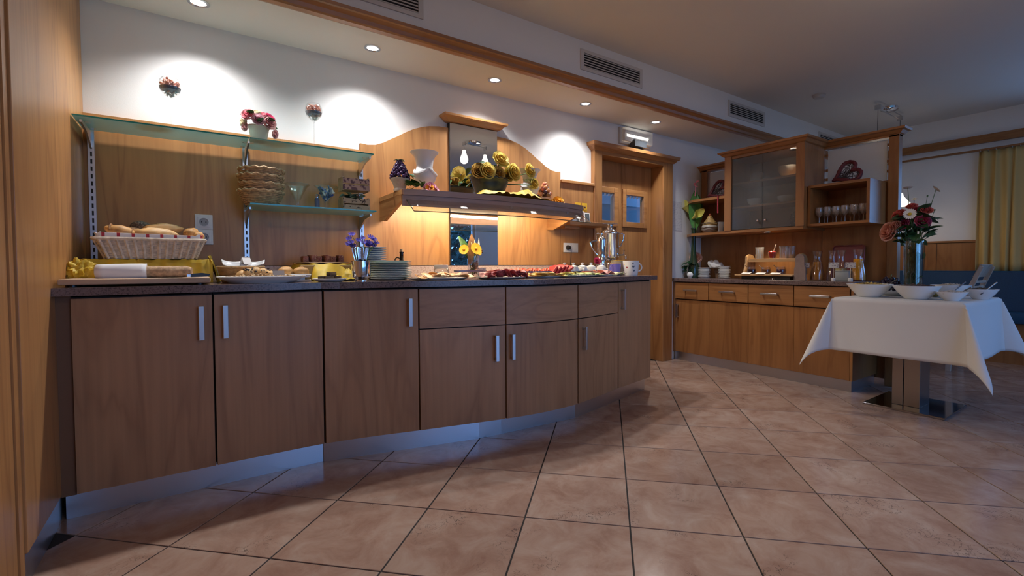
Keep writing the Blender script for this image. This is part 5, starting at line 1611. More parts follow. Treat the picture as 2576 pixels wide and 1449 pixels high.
# ------------- cold cuts along the front
def platter(label, x, y, sx, sy, mat=PORC, rz=0.0):
    t = T('platter', label, 'platter', (x, y, CZ), rz)
    O('dish', lathe(B(), [(0, 0.003), (0.7, 0.0), (0.75, 0.0), (0.97, 0.008), (1.0, 0.011), (0.98, 0.012), (0.74, 0.005), (0, 0.005)], (0, 0, 0), 40, sx=sx, sy=sy), mat, t, True)
    O('rim_line', tube(B(), [(sx * 0.985 * math.cos(2 * PI * k / 40), sy * 0.985 * math.sin(2 * PI * k / 40), 0.012) for k in range(40)], 0.0012, 5, True), CHROME, t, True)
    return t
platter('steel rimmed platter of folded orange cheese near the glass jar', 1.13, 2.46, 0.19, 0.13)
platter('steel rimmed platter of dark red cold meat at the bulge', 1.50, 2.40, 0.17, 0.13)
platter('platter of yellow cheese slices right of the red meat', 1.80, 2.38, 0.14, 0.11)
platter('platter of cucumber and cheese in front of the white pots', 2.16, 2.46, 0.22, 0.11, rz=R(8))
platter('long platter of shingled tomato slices behind the cheese', 1.93, 2.60, 0.27, 0.09)
platter('platter of pink ham and pale cheese at the mugs', 2.47, 2.50, 0.15, 0.09, rz=R(20))
def slice_me(r_, th, lump, seed, mat, fold=0.0, sq=False):
    bm = B()
    n = 14
    rg = random.Random(seed)
    ph = rg.uniform(0, 6)
    def fn(u, v):
        a_ = 2 * PI * v
        rr = r_ * u * (1 + lump * math.sin(3 * a_ + ph))
        if sq:
            m_ = max(abs(math.cos(a_)), abs(math.sin(a_)))
            rr = r_ * u / max(m_, 0.72)
        x, y = rr * math.cos(a_), rr * math.sin(a_)
        return V((x, y, fold * (x / r_) ** 2 * r_ + 0.10 * fold * r_ * math.sin(4 * a_ + ph)))
    vv = [[bm.verts.new(fn(i / 3, j / n)) for j in range(n)] for i in range(1, 4)]
    c_ = bm.verts.new((0, 0, 0))
    for j in range(n):
        bm.faces.new((c_, vv[0][j], vv[0][(j + 1) % n]))
        for i in range(2):
            bm.faces.new((vv[i][j], vv[i + 1][j], vv[i + 1][(j + 1) % n], vv[i][(j + 1) % n]))
    g_ = bmesh.ops.extrude_face_region(bm, geom=bm.faces[:])
    bmesh.ops.translate(bm, verts=[e for e in g_['geom'] if isinstance(e, bmesh.types.BMVert)], vec=(0, 0, th))
    bmesh.ops.recalc_face_normals(bm, faces=bm.faces)
    return mesh_of('slice', bm, mat)
def slices(name, label, cat, grp, mes, n, x0, x1, y0, y1, z, tilt, hump=0.0, rows=1, sc=1.0):
    for k in range(n):
        q = k / max(1, n - 1)
        o = bpy.data.objects.new(name, mes[k % len(mes)])
        C.objects.link(o)
        row = k % rows
        o.location = (x0 + (x1 - x0) * q + rnd.uniform(-0.006, 0.006), y0 + (y1 - y0) * (row / max(1, rows - 1) if rows > 1 else q) + rnd.uniform(-0.006, 0.006), CZ + z + hump * math.sin(PI * q) + 0.0015 * (k % 3))
        o.rotation_euler = (tilt[0] + rnd.uniform(-0.15, 0.15), tilt[1] + rnd.uniform(-0.15, 0.15), rnd.uniform(0, 6.28) if tilt[2] is None else tilt[2])
        s_ = sc * rnd.uniform(0.9, 1.1)
        o.scale = (s_, s_, s_)
        tag(o, label % from_left(k, n) if '%s' in label else label, cat, grp)
OC = [slice_me(0.036, 0.003, 0.1, 1, plain('orange_cheese', (0.72, 0.34, 0.10), 0.45, var=0.2), 0.22), slice_me(0.034, 0.003, 0.1, 2, plain('pale_orange_ham', (0.78, 0.48, 0.24), 0.45, var=0.2), 0.28)]
slices('cheese_slice', 'folded orange cheese slice on the platter by the glass jar', 'cheese slice', 'orange cheese slices', OC, 22, 0.985, 1.28, 2.37, 2.47, 0.012, (0.2, 0.15, None), 0.012, 3, 0.85)
RM = [slice_me(0.032, 0.002, 0.1, 3, plain('dark_red_salami', (0.30, 0.035, 0.04), 0.45, var=0.5, vs_=120), 0.7), slice_me(0.034, 0.002, 0.1, 4, plain('red_ham', (0.50, 0.10, 0.09), 0.45, var=0.4, vs_=80), 0.5), slice_me(0.03, 0.002, 0.1, 5, plain('pink_ham', (0.66, 0.32, 0.27), 0.5, var=0.2), 0.6)]
slices('salami_slice', 'rumpled red cold meat slice on the platter at the bulge', 'meat slice', 'cold meat slices', RM, 26, 1.39, 1.63, 2.32, 2.43, 0.014, (0.5, 0.25, None), 0.014, 3)
YC_ = [slice_me(0.038, 0.003, 0.0, 6, plain('yellow_cheese', (0.72, 0.44, 0.09), 0.4, var=0.15), 0.12, True), slice_me(0.036, 0.003, 0.0, 7, plain('butter_cheese', (0.74, 0.52, 0.18), 0.4, var=0.15), 0.15, True)]
slices('cheese_slice', 'flat yellow cheese slice right of the red cold meat', 'cheese slice', 'yellow cheese slices', YC_, 14, 1.71, 1.90, 2.30, 2.40, 0.010, (0.12, 0.1, None), 0.010, 2)
TM = [slice_me(0.033, 0.005, 0.03, 8, plain('tomato_red', (0.55, 0.05, 0.03), 0.3, var=0.3, vs_=60), 0.0), slice_me(0.034, 0.005, 0.03, 9, plain('tomato_light_red', (0.62, 0.12, 0.07), 0.3, var=0.3, vs_=60), 0.0)]
slices('tomato_slice', 'leaning tomato slice in the shingled row behind the cheese', 'tomato slice', 'shingled tomato slices', TM, 16, 1.70, 2.02, 2.60, 2.61, 0.030, (0.0, -0.85, 0.0), 0.0)
ML = [slice_me(0.045, 0.012, 0.0, 10, plain('melon_red', (0.50, 0.035, 0.045), 0.35, var=0.2), 0.0, True)]
slices('watermelon_slice', 'thick red watermelon slice, %s of the leaning five', 'melon slice', 'leaning watermelon slices', ML, 5, 2.03, 2.15, 2.585, 2.565, 0.040, (0.0, -0.7, 0.0), 0.0)
GC = [slice_me(0.022, 0.003, 0.0, 11, plain('cucumber_green', (0.50, 0.56, 0.24), 0.35, var=0.2), 0.05), slice_me(0.03, 0.003, 0.0, 12, plain('olive_cheese', (0.52, 0.42, 0.12), 0.4, var=0.2), 0.2)]
slices('cucumber_slice', 'pale green cucumber slice before the white lidded pots', 'cucumber slice', 'cucumber slices', GC, 24, 2.0, 2.34, 2.39, 2.46, 0.010, (0.2, 0.15, None), 0.008, 2)
HM = [slice_me(0.033, 0.002, 0.1, 13, plain('rosy_ham', (0.66, 0.27, 0.22), 0.45, var=0.2), 0.5)]
slices('ham_slice', 'folded pink ham slice near the flowered mugs', 'ham slice', 'ham slices by the mugs', HM, 7, 2.36, 2.46, 2.44, 2.48, 0.014, (0.3, 0.2, None), 0.01, 2)
PC = [slice_me(0.028, 0.003, 0.0, 14, plain('pale_cheese', (0.72, 0.66, 0.36), 0.45, var=0.1), 0.1, True)]
slices('pale_cheese_slice', 'small pale cheese slice at the foot of the flowered mug', 'cheese slice', 'pale cheese slices', PC, 9, 2.47, 2.57, 2.42, 2.48, 0.010, (0.15, 0.15, None), 0.006, 2)
def tongs(label, x, y, z, lng, rz, mat):
    t = T('serving_tongs', label, 'tongs', (x, y, CZ + z), rz)
    for s in (-1, 1):
        o = O('arm', prism(B(), [(-lng / 2, 0), (lng / 2 - 0.04, s * 0.012), (lng / 2 - 0.01, s * 0.014), (lng / 2, s * 0.004), (lng / 2 - 0.03, s * 0.007), (-lng / 2, -s * 0.003)], 'z', 0, 0.009), mat, t)
    O('spring_end', lathe(B(), [(0.009, 0), (0.009, 0.01), (0, 0.01)], (-lng / 2, 0, 0), 14), mat, t)
    return t
DKS = plain('dark_steel', (0.20, 0.21, 0.24), 0.3, 1.0)
tongs('dark steel serving tongs lying over the orange cheese', 1.36, 2.51, 0.042, 0.22, R(4), DKS)
tongs('steel serving tongs lying before the tomato row', 1.86, 2.50, 0.032, 0.24, R(6), CHROME)
tongs('steel serving tongs lying over the cucumber', 2.26, 2.52, 0.030, 0.22, R(8), CHROME)
t = T('serving_knife', 'broad serving knife lying before the white lidded pots', 'knife', (2.40, 2.56, CZ + 0.036), R(10))
O('blade', prism(B(), [(-0.14, -0.002), (-0.02, -0.014), (0.0, -0.010), (0.0, 0.010), (-0.12, 0.010)], 'z', 0, 0.002), CHROME, t)
O('handle', box(B(), 0.0, 0.10, -0.008, 0.008, -0.004, 0.008, 0.003), DKS, t)
t = T('food_sign', 'small white printed sign standing below the gerbera vase', 'sign', (1.565, 2.74, CZ + 0.012))
O('card_sheet', box(B(), -0.032, 0.032, -0.001, 0.001, 0.0, 0.052), printed('printed_sign', (0.78, 0.70, 0.60), (0.34, 0.26, 0.22), 110, 110, 0.57), t)
O('sign_foot', box(B(), -0.034, 0.034, -0.014, 0.014, -0.012, 0.0, 0.002), PORC, t)
# gerbera vase before the mirror
t = T('glass_tumbler', 'clear square tumbler with pine cones before the mirror', 'vase', (1.565, 2.86, CZ))
O('glass_body', lathe(B(), [(0, 0), (0.034, 0), (0.036, 0.005), (0.040, 0.145), (0.038, 0.145), (0.033, 0.008), (0, 0.008)], (0, 0, 0), 28), CLEAR, t, True)
t = T('gerbera_bunch', 'yellow gerberas with broad brown green leaves in the tumbler', 'flowers', (1.555, 2.85, CZ + 0.01))
GB = mesh_of('gerbera', daisy_bm(0.042, 26, 0.1, 0.22), plain('gerbera_yellow', (0.88, 0.50, 0.02), 0.55))
GBH = mesh_of('flower_heart', ell(B(), (0, 0, 0), (0.012, 0.012, 0.006), sub=2), plain('gerbera_heart', (0.75, 0.36, 0.02), 0.7))
for x, y, z, d, s in ((0.0, -0.05, 0.185, (0.0, -0.95, 0.3), 1.0), (0.03, -0.035, 0.172, (0.5, -0.8, 0.2), 0.85), (-0.075, -0.02, 0.178, (-0.7, -0.7, 0.3), 0.85)):
    put('gerbera', GB, t, (x, y, z), aim(d), s)
    put('flower_heart', GBH, t, V((x, y, z)) + V(d).normalized() * 0.004, aim(d), s)
bm = B()
for x, y, z in ((0.0, -0.045, 0.18), (0.03, -0.03, 0.168), (-0.07, -0.018, 0.175)):
    tube(bm, [(0, 0, 0.0), (x * 0.4, y * 0.3, z * 0.6), (x, y, z)], 0.003, 6)
O('stems', bm, STEM, t)
BRN = plain('brown_green_leaf', (0.16, 0.075, 0.02), 0.45, var=0.6, vs_=30)
lf = mesh_of('broad_leaf', leaf_bm(0.21, 0.034, 0.12, 10), BRN)
lf2 = mesh_of('broad_leaf', leaf_bm(0.20, 0.032, 0.12, 10), GREEN)
put('broad_leaf', lf, t, (-0.03, -0.01, 0.08), (R(88), R(10), R(0)))
put('broad_leaf', lf2, t, (-0.01, 0.0, 0.09), (R(84), R(-22), R(10)))
cone = mesh_of('pale_spike', lathe(B(), [(0.0, 0.0), (0.011, 0.02), (0.010, 0.06), (0.0, 0.13)], (0, 0, 0), 8), plain('dried_cream_leaf', (0.72, 0.62, 0.42), 0.7))
for x, ry_, s in ((0.045, 0.05, 1.0), (0.03, -0.12, 0.9), (0.02, -0.3, 0.8)):
    put('pale_spike', cone, t, (x, 0.0, 0.135), (0, ry_, 0), s)
t = T('pine_cones', 'brown pine cones filling the glass tumbler', 'pine cones', (1.575, 2.86, CZ + 0.012))
for k in range(5):
    bm = B()
    for j in range(30):
        q = j / 29
        a_ = j * 2.399
        rr = 0.018 * math.sin(PI * (0.12 + 0.8 * q)) + 0.002
        ell(bm, (rr * math.cos(a_), rr * math.sin(a_), 0.05 * q - 0.02), (0.006, 0.006, 0.003), (0, 0.5, a_), 1)
    o = O('pine_cone', bm, plain('pine_cone_brown', (0.13, 0.07, 0.05), 0.8, var=0.4, vs_=60), t, True)
    o.location = ((-0.012, 0.014, -0.002, 0.010, 0.035)[k], (0.008, -0.006, -0.012, 0.012, -0.01)[k], (0.022, 0.03, 0.07, 0.085, 0.165)[k])
    o.rotation_euler = (k, k * 0.7, 0)
# white lidded pots
pt0 = None
for k, x in enumerate((2.215, 2.305, 2.40, 2.495, 2.61)):
    lab = ['leftmost white lidded pot, behind the watermelon slices', 'second white lidded pot from the left', 'middle one of the five white lidded pots', 'second white lidded pot from the right', 'rightmost white lidded pot, below the samovar'][k]
    loc = (x, 2.66 + 0.006 * k, CZ)
    if pt0 is None:
        pt0 = T('lidded_pot', lab, 'pot', loc, 0, 'row of white lidded pots')
        O('pot_body', lathe(B(), [(0, 0), (0.026, 0), (0.028, 0.004), (0.042, 0.026), (0.044, 0.045), (0.036, 0.064), (0.032, 0.066), (0, 0.066)], (0, 0, 0), 28), PORC, pt0, True)
        ld = O('lid', lathe(B(), [(0.035, 0.066), (0.034, 0.070), (0.018, 0.080), (0.007, 0.083), (0.006, 0.088), (0.012, 0.093), (0.012, 0.098), (0, 0.101)], (0, 0, 0), 28), PORC, pt0, True)
        O('handle', tube(B(), arc((0.042, 0, 0.042), 0.014, -80, 80, 8), 0.0035, 6), PORC, pt0, True)
        O('handle', tube(B(), arc((-0.042, 0, 0.042), 0.014, 100, 260, 8), 0.0035, 6), PORC, pt0, True)
    else:
        dup(pt0, loc, rz=k * 0.5, label=lab)
# samovar
sm = T('samovar', 'shiny steel samovar urn with tap at the right end of the counter', 'samovar', (2.82, 2.80, CZ), R(-35))
O('urn_body', lathe(B(), [(0.03, 0.112), (0.055, 0.118), (0.072, 0.132), (0.077, 0.15), (0.078, 0.335), (0.081, 0.338), (0.081, 0.345), (0.074, 0.350), (0.066, 0.362), (0.05, 0.370), (0.046, 0.374), (0.03, 0.376), (0.03, 0.378)], (0, 0, 0), 40), CHROME, sm, 50)
O('pedestal', lathe(B(), [(0, 0), (0.06, 0), (0.062, 0.012), (0.05, 0.02), (0.03, 0.03), (0.026, 0.06), (0.034, 0.085), (0.03, 0.10), (0, 0.10)], (0, 0, 0), 32), CHROME, sm, True)
O('lid', lathe(B(), [(0.030, 0.378), (0.028, 0.384), (0.026, 0.40), (0.026, 0.414), (0.030, 0.417), (0.028, 0.42), (0, 0.421)], (0, 0, 0), 28), CHROME, sm, True)
O('lid_bar', tube(B(), [(-0.065, -0.02, 0.424), (0.065, 0.02, 0.424)], 0.0032, 8), CHROME, sm, True)
for s in (-1, 1):
    O('handle', tube(B(), [(s * 0.074, 0, 0.335), (s * 0.10, 0, 0.345), (s * 0.116, 0, 0.335), (s * 0.112, 0, 0.29), (s * 0.09, 0, 0.24), (s * 0.077, 0, 0.235)], 0.0055, 8), CHROME, sm, True)
bm = B()
tube(bm, [(0.068, -0.032, 0.165), (0.108, -0.05, 0.165), (0.120, -0.055, 0.155), (0.120, -0.055, 0.13)], [0.009, 0.008, 0.008, 0.006], 10)
tube(bm, [(0.106, -0.05, 0.165), (0.106, -0.05, 0.20)], 0.004, 8)
tube(bm, [(0.096, -0.075, 0.202), (0.118, -0.025, 0.202)], 0.0045, 8)
O('tap', bm, CHROME, sm, True)
tp = T('steel_pot', 'slim steel pot with curved handle and lid left of the samovar', 'pot', (2.665, 2.74, CZ), R(-50))
O('pot_body', lathe(B(), [(0, 0.06), (0.042, 0.06), (0.044, 0.07), (0.036, 0.135), (0.030, 0.16), (0.034, 0.175), (0.032, 0.23), (0.036, 0.285), (0.034, 0.295), (0, 0.297)], (0, 0, 0), 30), CHROME, tp, True)
O('pedestal', lathe(B(), [(0, 0), (0.038, 0), (0.038, 0.01), (0.018, 0.02), (0.016, 0.05), (0.03, 0.06), (0, 0.062)], (0, 0, 0), 24), CHROME, tp, True)
O('lid_knob', lathe(B(), [(0.03, 0.296), (0.02, 0.308), (0.007, 0.313), (0.006, 0.32), (0.014, 0.326), (0.014, 0.334), (0, 0.340)], (0, 0, 0), 20), CHROME, tp, True)
O('handle', tube(B(), [(-0.03, -0.01, 0.28), (-0.06, -0.03, 0.275), (-0.085, -0.045, 0.262), (-0.07, -0.04, 0.22), (-0.045, -0.03, 0.18), (-0.03, -0.02, 0.165)], [0.007, 0.009, 0.009, 0.005, 0.005, 0.006], 8), CHROME, tp, True)
for nm, mm, x, y, z, lab in (('red_bloom', PK5, 2.60, 2.72, 0.10, 'small dark red bloom at the foot of the steel pot'),):
    t = T('table_bloom', lab, 'flower', (x, y, CZ))
    put('rose', ROSE['crimson_rose_petals'], t, (0, 0, 0.115), aim((-0.3, -1, 0.3)), 0.9)
    O('tiny_vase', lathe(B(), [(0, 0), (0.016, 0), (0.018, 0.05), (0.010, 0.09), (0.012, 0.10), (0, 0.10)], (0, 0, 0), 16), CLEAR, t, True)
    O('stem', tube(B(), [(0, 0, 0.01), (0, -0.005, 0.115)], 0.002, 6), STEM, t)
# mugs
def mug(label, x, y, r_, h_, mat, rz, rimmat=None, dots=None):
    t = T('mug', label, 'mug', (x, y, CZ), rz)
    O('mug_body', lathe(B(), [(0, 0), (r_ * 0.78, 0), (r_ * 0.82, 0.004), (r_ * 0.94, h_ * 0.5), (r_, h_), (r_ - 0.004, h_ + 0.001), (r_ * 0.90, h_ * 0.5), (r_ * 0.76, 0.008), (0, 0.007)], (0, 0, 0), 32), mat, t, True)
    O('handle', tube(B(), arc((r_ * 0.92, 0, h_ * 0.55), h_ * 0.27, -82, 82, 10), 0.0048, 8), mat, t, True)
    if rimmat:
        O('rim', tube(B(), arc((0, 0, h_), r_ - 0.002, 0, 360, 32, 'xy')[:-1], 0.0032, 6, True), rimmat, t, True)
    for a_, z, s, m_ in dots or ():
        o = O('painted_dot', lathe(B(), [(0, 0.0), (s, 0.0), (s, 0.0012), (0, 0.0016)], (0, 0, 0), 12), m_, t)
        rr = r_ * (0.82 + 0.18 * z / h_)
        o.location = (rr * math.cos(R(a_)), rr * math.sin(R(a_)), z)
        o.rotation_euler = (0, R(90), R(a_))
    return t
DOT = plain('dark_red_paint', (0.28, 0.05, 0.06), 0.4)
DOT2 = plain('grey_paint', (0.10, 0.10, 0.12), 0.4)
mug('large white mug with painted dots at the right end of the counter', 2.745, 2.50, 0.062, 0.112, PORC, R(-28), None, [(-140, 0.065, 0.009, DOT), (-92, 0.07, 0.010, DOT2), (-86, 0.040, 0.009, DOT2), (-95, 0.09, 0.006, DOT2), (-165, 0.085, 0.005, YEL)])
mug('yellow rimmed mug behind the white dotted mug', 2.77, 2.66, 0.055, 0.115, plain('pale_beige_glaze', (0.52, 0.45, 0.34), 0.3), R(40), YEL, [(-120, 0.06, 0.008, DOT)])
mug('purple mug with painted dots left of the white dotted mug', 2.655, 2.575, 0.042, 0.095, plain('purple_glaze', (0.20, 0.16, 0.55), 0.25), R(185), YEL, [(-110, 0.06, 0.007, DOT2), (-70, 0.05, 0.007, DOT)])
# ------------------------------------------------------------ sideboard things (worktop z 0.849)
SZ = 0.85
t = T('garlic_bud_vase', 'tiny white round bud vase at the left end of the sideboard', 'vase', (4.27, 3.06, SZ))
O('vase_body', lathe(B(), [(0, 0), (0.018, 0), (0.034, 0.02), (0.037, 0.038), (0.028, 0.056), (0.009, 0.066), (0.007, 0.09), (0.010, 0.094), (0, 0.09)], (0, 0, 0), 24, flute=9, fa=0.03), PORC, t, True)
t = T('tall_bottle_vase', 'tall slender dark green bottle vase beside the door wall', 'vase', (4.31, 3.055, SZ))
O('glass_body', lathe(B(), [(0, 0), (0.050, 0), (0.054, 0.03), (0.052, 0.11), (0.030, 0.22), (0.022, 0.34), (0.021, 0.50), (0.024, 0.52), (0.021, 0.52), (0.017, 0.34), (0, 0.2)], (0, 0, 0), 28), plain('dark_green_bottle_glass', (0.022, 0.045, 0.022), 0.12), t, True)
O('lip', lathe(B(), [(0.020, 0.505), (0.027, 0.512), (0.027, 0.524), (0.020, 0.528)], (0, 0, 0), 24, caps=False), plain('dark_green_bottle_glass', (0, 0, 0)), t, True)
t = T('calla_stem', 'tall green leaf with yellow callas and pink tip in the bottle vase', 'flowers', (4.31, 3.04, SZ + 0.50))
BL = mesh_of('broad_leaf', leaf_bm(0.42, 0.062, 0.05, 14), plain('fresh_green_leaf', (0.055, 0.20, 0.03), 0.4, var=0.3))
put('broad_leaf', BL, t, (0, 0, 0.0), (R(88), 0, R(-55)))
put('broad_leaf', BL, t, (0.02, 0.0, 0.02), (R(84), R(8), R(-30)), 0.88)
CY = plain('yellow_green_calla', (0.60, 0.56, 0.12), 0.5, var=0.2)
def calla(x, y, z, rot, s):
    bm = B()
    def fn(u, v):
        a_ = 2 * PI * u
        r_ = 0.006 + 0.030 * v ** 1.5
        tip = 0.05 * max(0, math.cos(a_)) ** 2 * v
        return V((r_ * math.cos(a_), r_ * math.sin(a_), 0.09 * v + tip))
    grid(bm, fn, 16, 6)
    put('calla_bloom', mesh_of('calla_bloom', bm, CY), t, (x, y, z), rot, s)
calla(0.0, 0.06, 0.17, (R(-15), R(-25), 0), 1.15)
calla(-0.02, 0.02, 0.12, (R(62), R(-30), 0), 1.2)
bm = B()
for k in range(5):
    ell(bm, (0.01 * math.cos(k * 1.3), -0.012 + 0.014 * math.sin(k * 1.3), 0.46 + 0.012 * k), (0.013, 0.022, 0.008), (0.6, 0.3 * k, k), 1)
tube(bm, [(0, 0, 0.36), (0, -0.008, 0.47)], 0.005, 6)
O('pink_tip', bm, plain('pink_flower', (0.66, 0.22, 0.26), 0.6), t, True)
O('stems', tube(B(), [(0, 0, -0.3), (0, 0, 0.2)], 0.006, 6), STEM, t)
t = T('dark_foliage_sprig', 'dark green foliage at the foot of the bottle vase', 'foliage', (4.27, 3.08, SZ + 0.07))
for k in range(22):
    put('leaf', LEAFD, t, (rnd.uniform(-0.03, 0.02), rnd.uniform(-0.06, 0.06), rnd.uniform(0, 0.09)), (rnd.uniform(-0.3, 1.0), rnd.uniform(-0.6, 0.6), rnd.uniform(0, 6.28)), 0.9)
PKO = plain('peach_pink_petal', (0.80, 0.46, 0.34), 0.6, var=0.15)
t = T('peach_flower', 'peach pink flower behind the small plate stack', 'flower', (4.42, 3.06, SZ))
put('blossom', mesh_of('blossom', rose_bm(0.055, 5, 33, 0.7), petal_mat('peach_petals', (0.78, 0.40, 0.06), (0.80, 0.50, 0.42))), t, (-0.06, 0, 0.21), aim((-0.8, -0.5, 0.3)), 1.15)
O('stem', tube(B(), [(0, 0, 0.0), (0, 0, 0.1), (-0.05, 0, 0.2)], 0.005, 6), STEM, t)
s0 = None
for n_, y, grp, lab, r_ in ((7, 2.965, 'left stack of square plates', 'small white plate, %s in the left sideboard stack', 0.066), (8, 2.735, 'right stack of square plates', 'small white plate, %s in the right sideboard stack', 0.060)):
    for k in range(n_):
        loc = (4.37, y, SZ + 0.0155 * k)
        lb = lab % from_below(k, n_)
        if s0 is None:
            s0 = T('small_plate', lb, 'plate', loc, 0, grp)
            O('dish', lathe(B(), [(0, 0), (0.045, 0.0), (0.048, 0.003), (0.064, 0.011), (0.066, 0.013), (0.063, 0.0145), (0.046, 0.006), (0, 0.005)], (0, 0, 0), 28), PORC, s0, True)
        else:
            dup(s0, loc, label=lb, group=grp, scale=(r_ / 0.066, r_ / 0.066, 1))
t = T('napkin_holder', 'small wooden holder standing between the two plate stacks', 'holder', (4.45, 2.85, SZ))
O('body', lathe(B(), [(0, 0), (0.03, 0), (0.034, 0.04), (0.05, 0.10), (0.052, 0.105), (0.046, 0.105), (0, 0.09)], (0, 0, 0), 20), plain('holder_brown', (0.20, 0.12, 0.07), 0.6, var=0.3), t, True)
O('band', lathe(B(), [(0.040, 0.06), (0.044, 0.065), (0.043, 0.075)], (0, 0, 0), 20, caps=False), plain('holder_brown', (0, 0, 0)), t, True)
t = T('crumpled_napkin', 'crumpled white napkin heaped in the small wooden holder', 'napkin', (4.43, 2.87, SZ + 0.10))
bm = ell(B(), (0, 0, 0.03), (0.06, 0.075, 0.045), (0.3, 0, 0), 4)
for v in bm.verts:
    v.co *= 1 + 0.35 * noise.noise(v.co * 30)
    v.co.z = max(v.co.z, 0.0)
O('cloth', bm, LINEN, t, True)
# tiered stand
ts = T('tiered_stand', 'two tier wooden stand for jam jars on the sideboard', 'stand', (4.36, 2.26, SZ))
def TS(nm, x0, x1, y0, y1, z0, z1, mat, bev=0.002):
    return O(nm, box(B(), x0, x1, y0, y1, z0, z1, bev), mat, ts)
SW = wood('light_stand_wood', (0.45, 0.25, 0.10), (0.62, 0.38, 0.17), 'y', 0.5)
TS('lower_board', -0.15, 0.06, -0.26, 0.27, 0.032, 0.046, SW)
TS('base_block', -0.10, 0.06, -0.22, 0.23, 0.0, 0.032, BLACK)
TS('upper_board', -0.03, 0.10, -0.24, 0.20, 0.166, 0.182, SW)
TS('upper_rail', -0.035, -0.028, -0.24, 0.20, 0.16, 0.19, SW)
for y in (0.215, -0.262):
    O('end_cheek', prism(B(), [(-0.09, 0.046), (0.10, 0.046), (0.10, 0.19), (0.06, 0.225), (0.0, 0.235), (-0.045, 0.215), (-0.05, 0.15)], 'y', y - 0.009, y + 0.009), SW, ts)
t = T('end_board', 'tall arched grey wooden board at the right of the jam stand', 'board', (4.24, 1.95, SZ))
arch = [(-0.048, 0), (0.048, 0), (0.046, 0.10), (0.036, 0.13), (0.036, 0.18)] + [(0.036 * math.cos(R(a_)), 0.19 + 0.034 * math.sin(R(a_))) for a_ in range(0, 181, 20)] + [(-0.036, 0.18), (-0.036, 0.13), (-0.046, 0.10)]
O('board', prism(B(), arch, 'x', -0.008, 0.008), plain('greyed_board', (0.26, 0.18, 0.15), 0.6, var=0.1), t)
O('edge_strip', prism(B(), [(y * 1.03 + 0.004, z * 1.01) for y, z in arch], 'x', 0.008, 0.016), SW, t)
gl = None
for y, lab in ((2.38, 'upturned glass at the left on the upper stand tier'), (2.155, 'upturned glass at the right on the upper stand tier'), (2.11, 'second upturned glass at the right on the upper stand tier')):
    loc = (4.38 + (0.03 if '2nd' in lab or 'second' in lab else 0), y, SZ + 0.183)
    if gl is None:
        gl = T('tumbler', lab, 'glass', loc, 0, 'glasses on the upper stand tier')
        O('glass_body', lathe(B(), [(0.036, 0), (0.038, 0.004), (0.036, 0.09), (0.040, 0.118), (0.037, 0.118), (0.033, 0.09), (0.034, 0.004)], (0, 0, 0), 28, flute=14, fa=0.02, caps=False), glass('bright_glass', (0.97, 0.97, 0.97), 0.05, 0.2, 0.08, (0.9, 0.88, 0.84)), gl, True)
    else:
        dup(gl, loc, label=lab)
t = T('jam_glass', 'glass of red jam with spoon in the middle of the upper tier', 'jar', (4.37, 2.255, SZ + 0.183))
O('glass_body', lathe(B(), [(0, 0), (0.030, 0), (0.026, 0.01), (0.038, 0.05), (0.040, 0.07), (0.034, 0.075), (0.034, 0.05), (0, 0.01)], (0, 0, 0), 24), CLEAR, t, True)
O('jam', lathe(B(), [(0, 0.012), (0.024, 0.014), (0.036, 0.05), (0.036, 0.066), (0.02, 0.076), (0, 0.078)], (0, 0, 0), 24), plain('red_jam', (0.42, 0.03, 0.02), 0.15), t, True)
t = T('jam_spoon', 'small spoon standing in the glass of red jam', 'spoon', (4.37, 2.25, SZ + 0.235))
O('handle', tube(B(), [(0, 0, 0), (-0.005, -0.03, 0.085)], [0.003, 0.0045], 8), plain('bone_handle', (0.75, 0.66, 0.50), 0.4), t)
O('spoon_bowl', ell(B(), (0, 0.004, -0.01), (0.01, 0.003, 0.014), sub=2), CHROME, t, True)
jr = None
for k, (y, col, lab) in enumerate(((2.40, (0.03, 0.012, 0.02), 'dark jam jar at the left of the lower stand tier'), (2.265, (0.16, 0.06, 0.02), 'brown jam jar in the middle of the lower stand tier'), (2.13, (0.05, 0.012, 0.03), 'plum jam jar at the right of the lower stand tier'))):
    t = T('jam_jar', lab, 'jar', (4.28, y, SZ + 0.047), 0, 'jam jars on the lower stand tier')
    O('glass_body', lathe(B(), [(0, 0), (0.036, 0), (0.040, 0.008), (0.040, 0.05), (0.034, 0.062), (0.034, 0.068), (0.031, 0.068), (0.036, 0.05), (0, 0.004)], (0, 0, 0), 24), CLEAR, t, True)
    O('jam', lathe(B(), [(0, 0.004), (0.035, 0.006), (0.036, 0.045), (0, 0.05)], (0, 0, 0), 24), plain('jam_%s' % 'abc'[k], col, 0.2), t, True)
    s_ = T('jar_spoon', 'small steel spoon leaning out of the ' + lab.split(' at')[0].split(' in')[0], 'spoon', (4.275, y + 0.01, SZ + 0.08))
    O('handle', tube(B(), [(0, 0, 0), (-0.015, 0.045, 0.05)], [0.002, 0.004], 8), CHROME, s_)
    O('spoon_bowl', ell(B(), (0.002, -0.006, -0.008), (0.009, 0.008, 0.004), sub=1), CHROME, s_, True)
    c_ = T('jam_label', 'white jam label lying before the ' + lab.split(' at')[0].split(' in')[0], 'label card', (4.222, y + 0.02, SZ + 0.047))
    o = O('card_sheet', box(B(), -0.02, 0.02, -0.042, 0.042, 0.0, 0.002), PAPER, c_)
    o.rotation_euler = (0, R(-18), 0)
    o.location = (0, 0, 0.008)
    O('card_foot', box(B(), 0.0, 0.02, -0.03, 0.03, 0.0, 0.008), PAPER, c_)
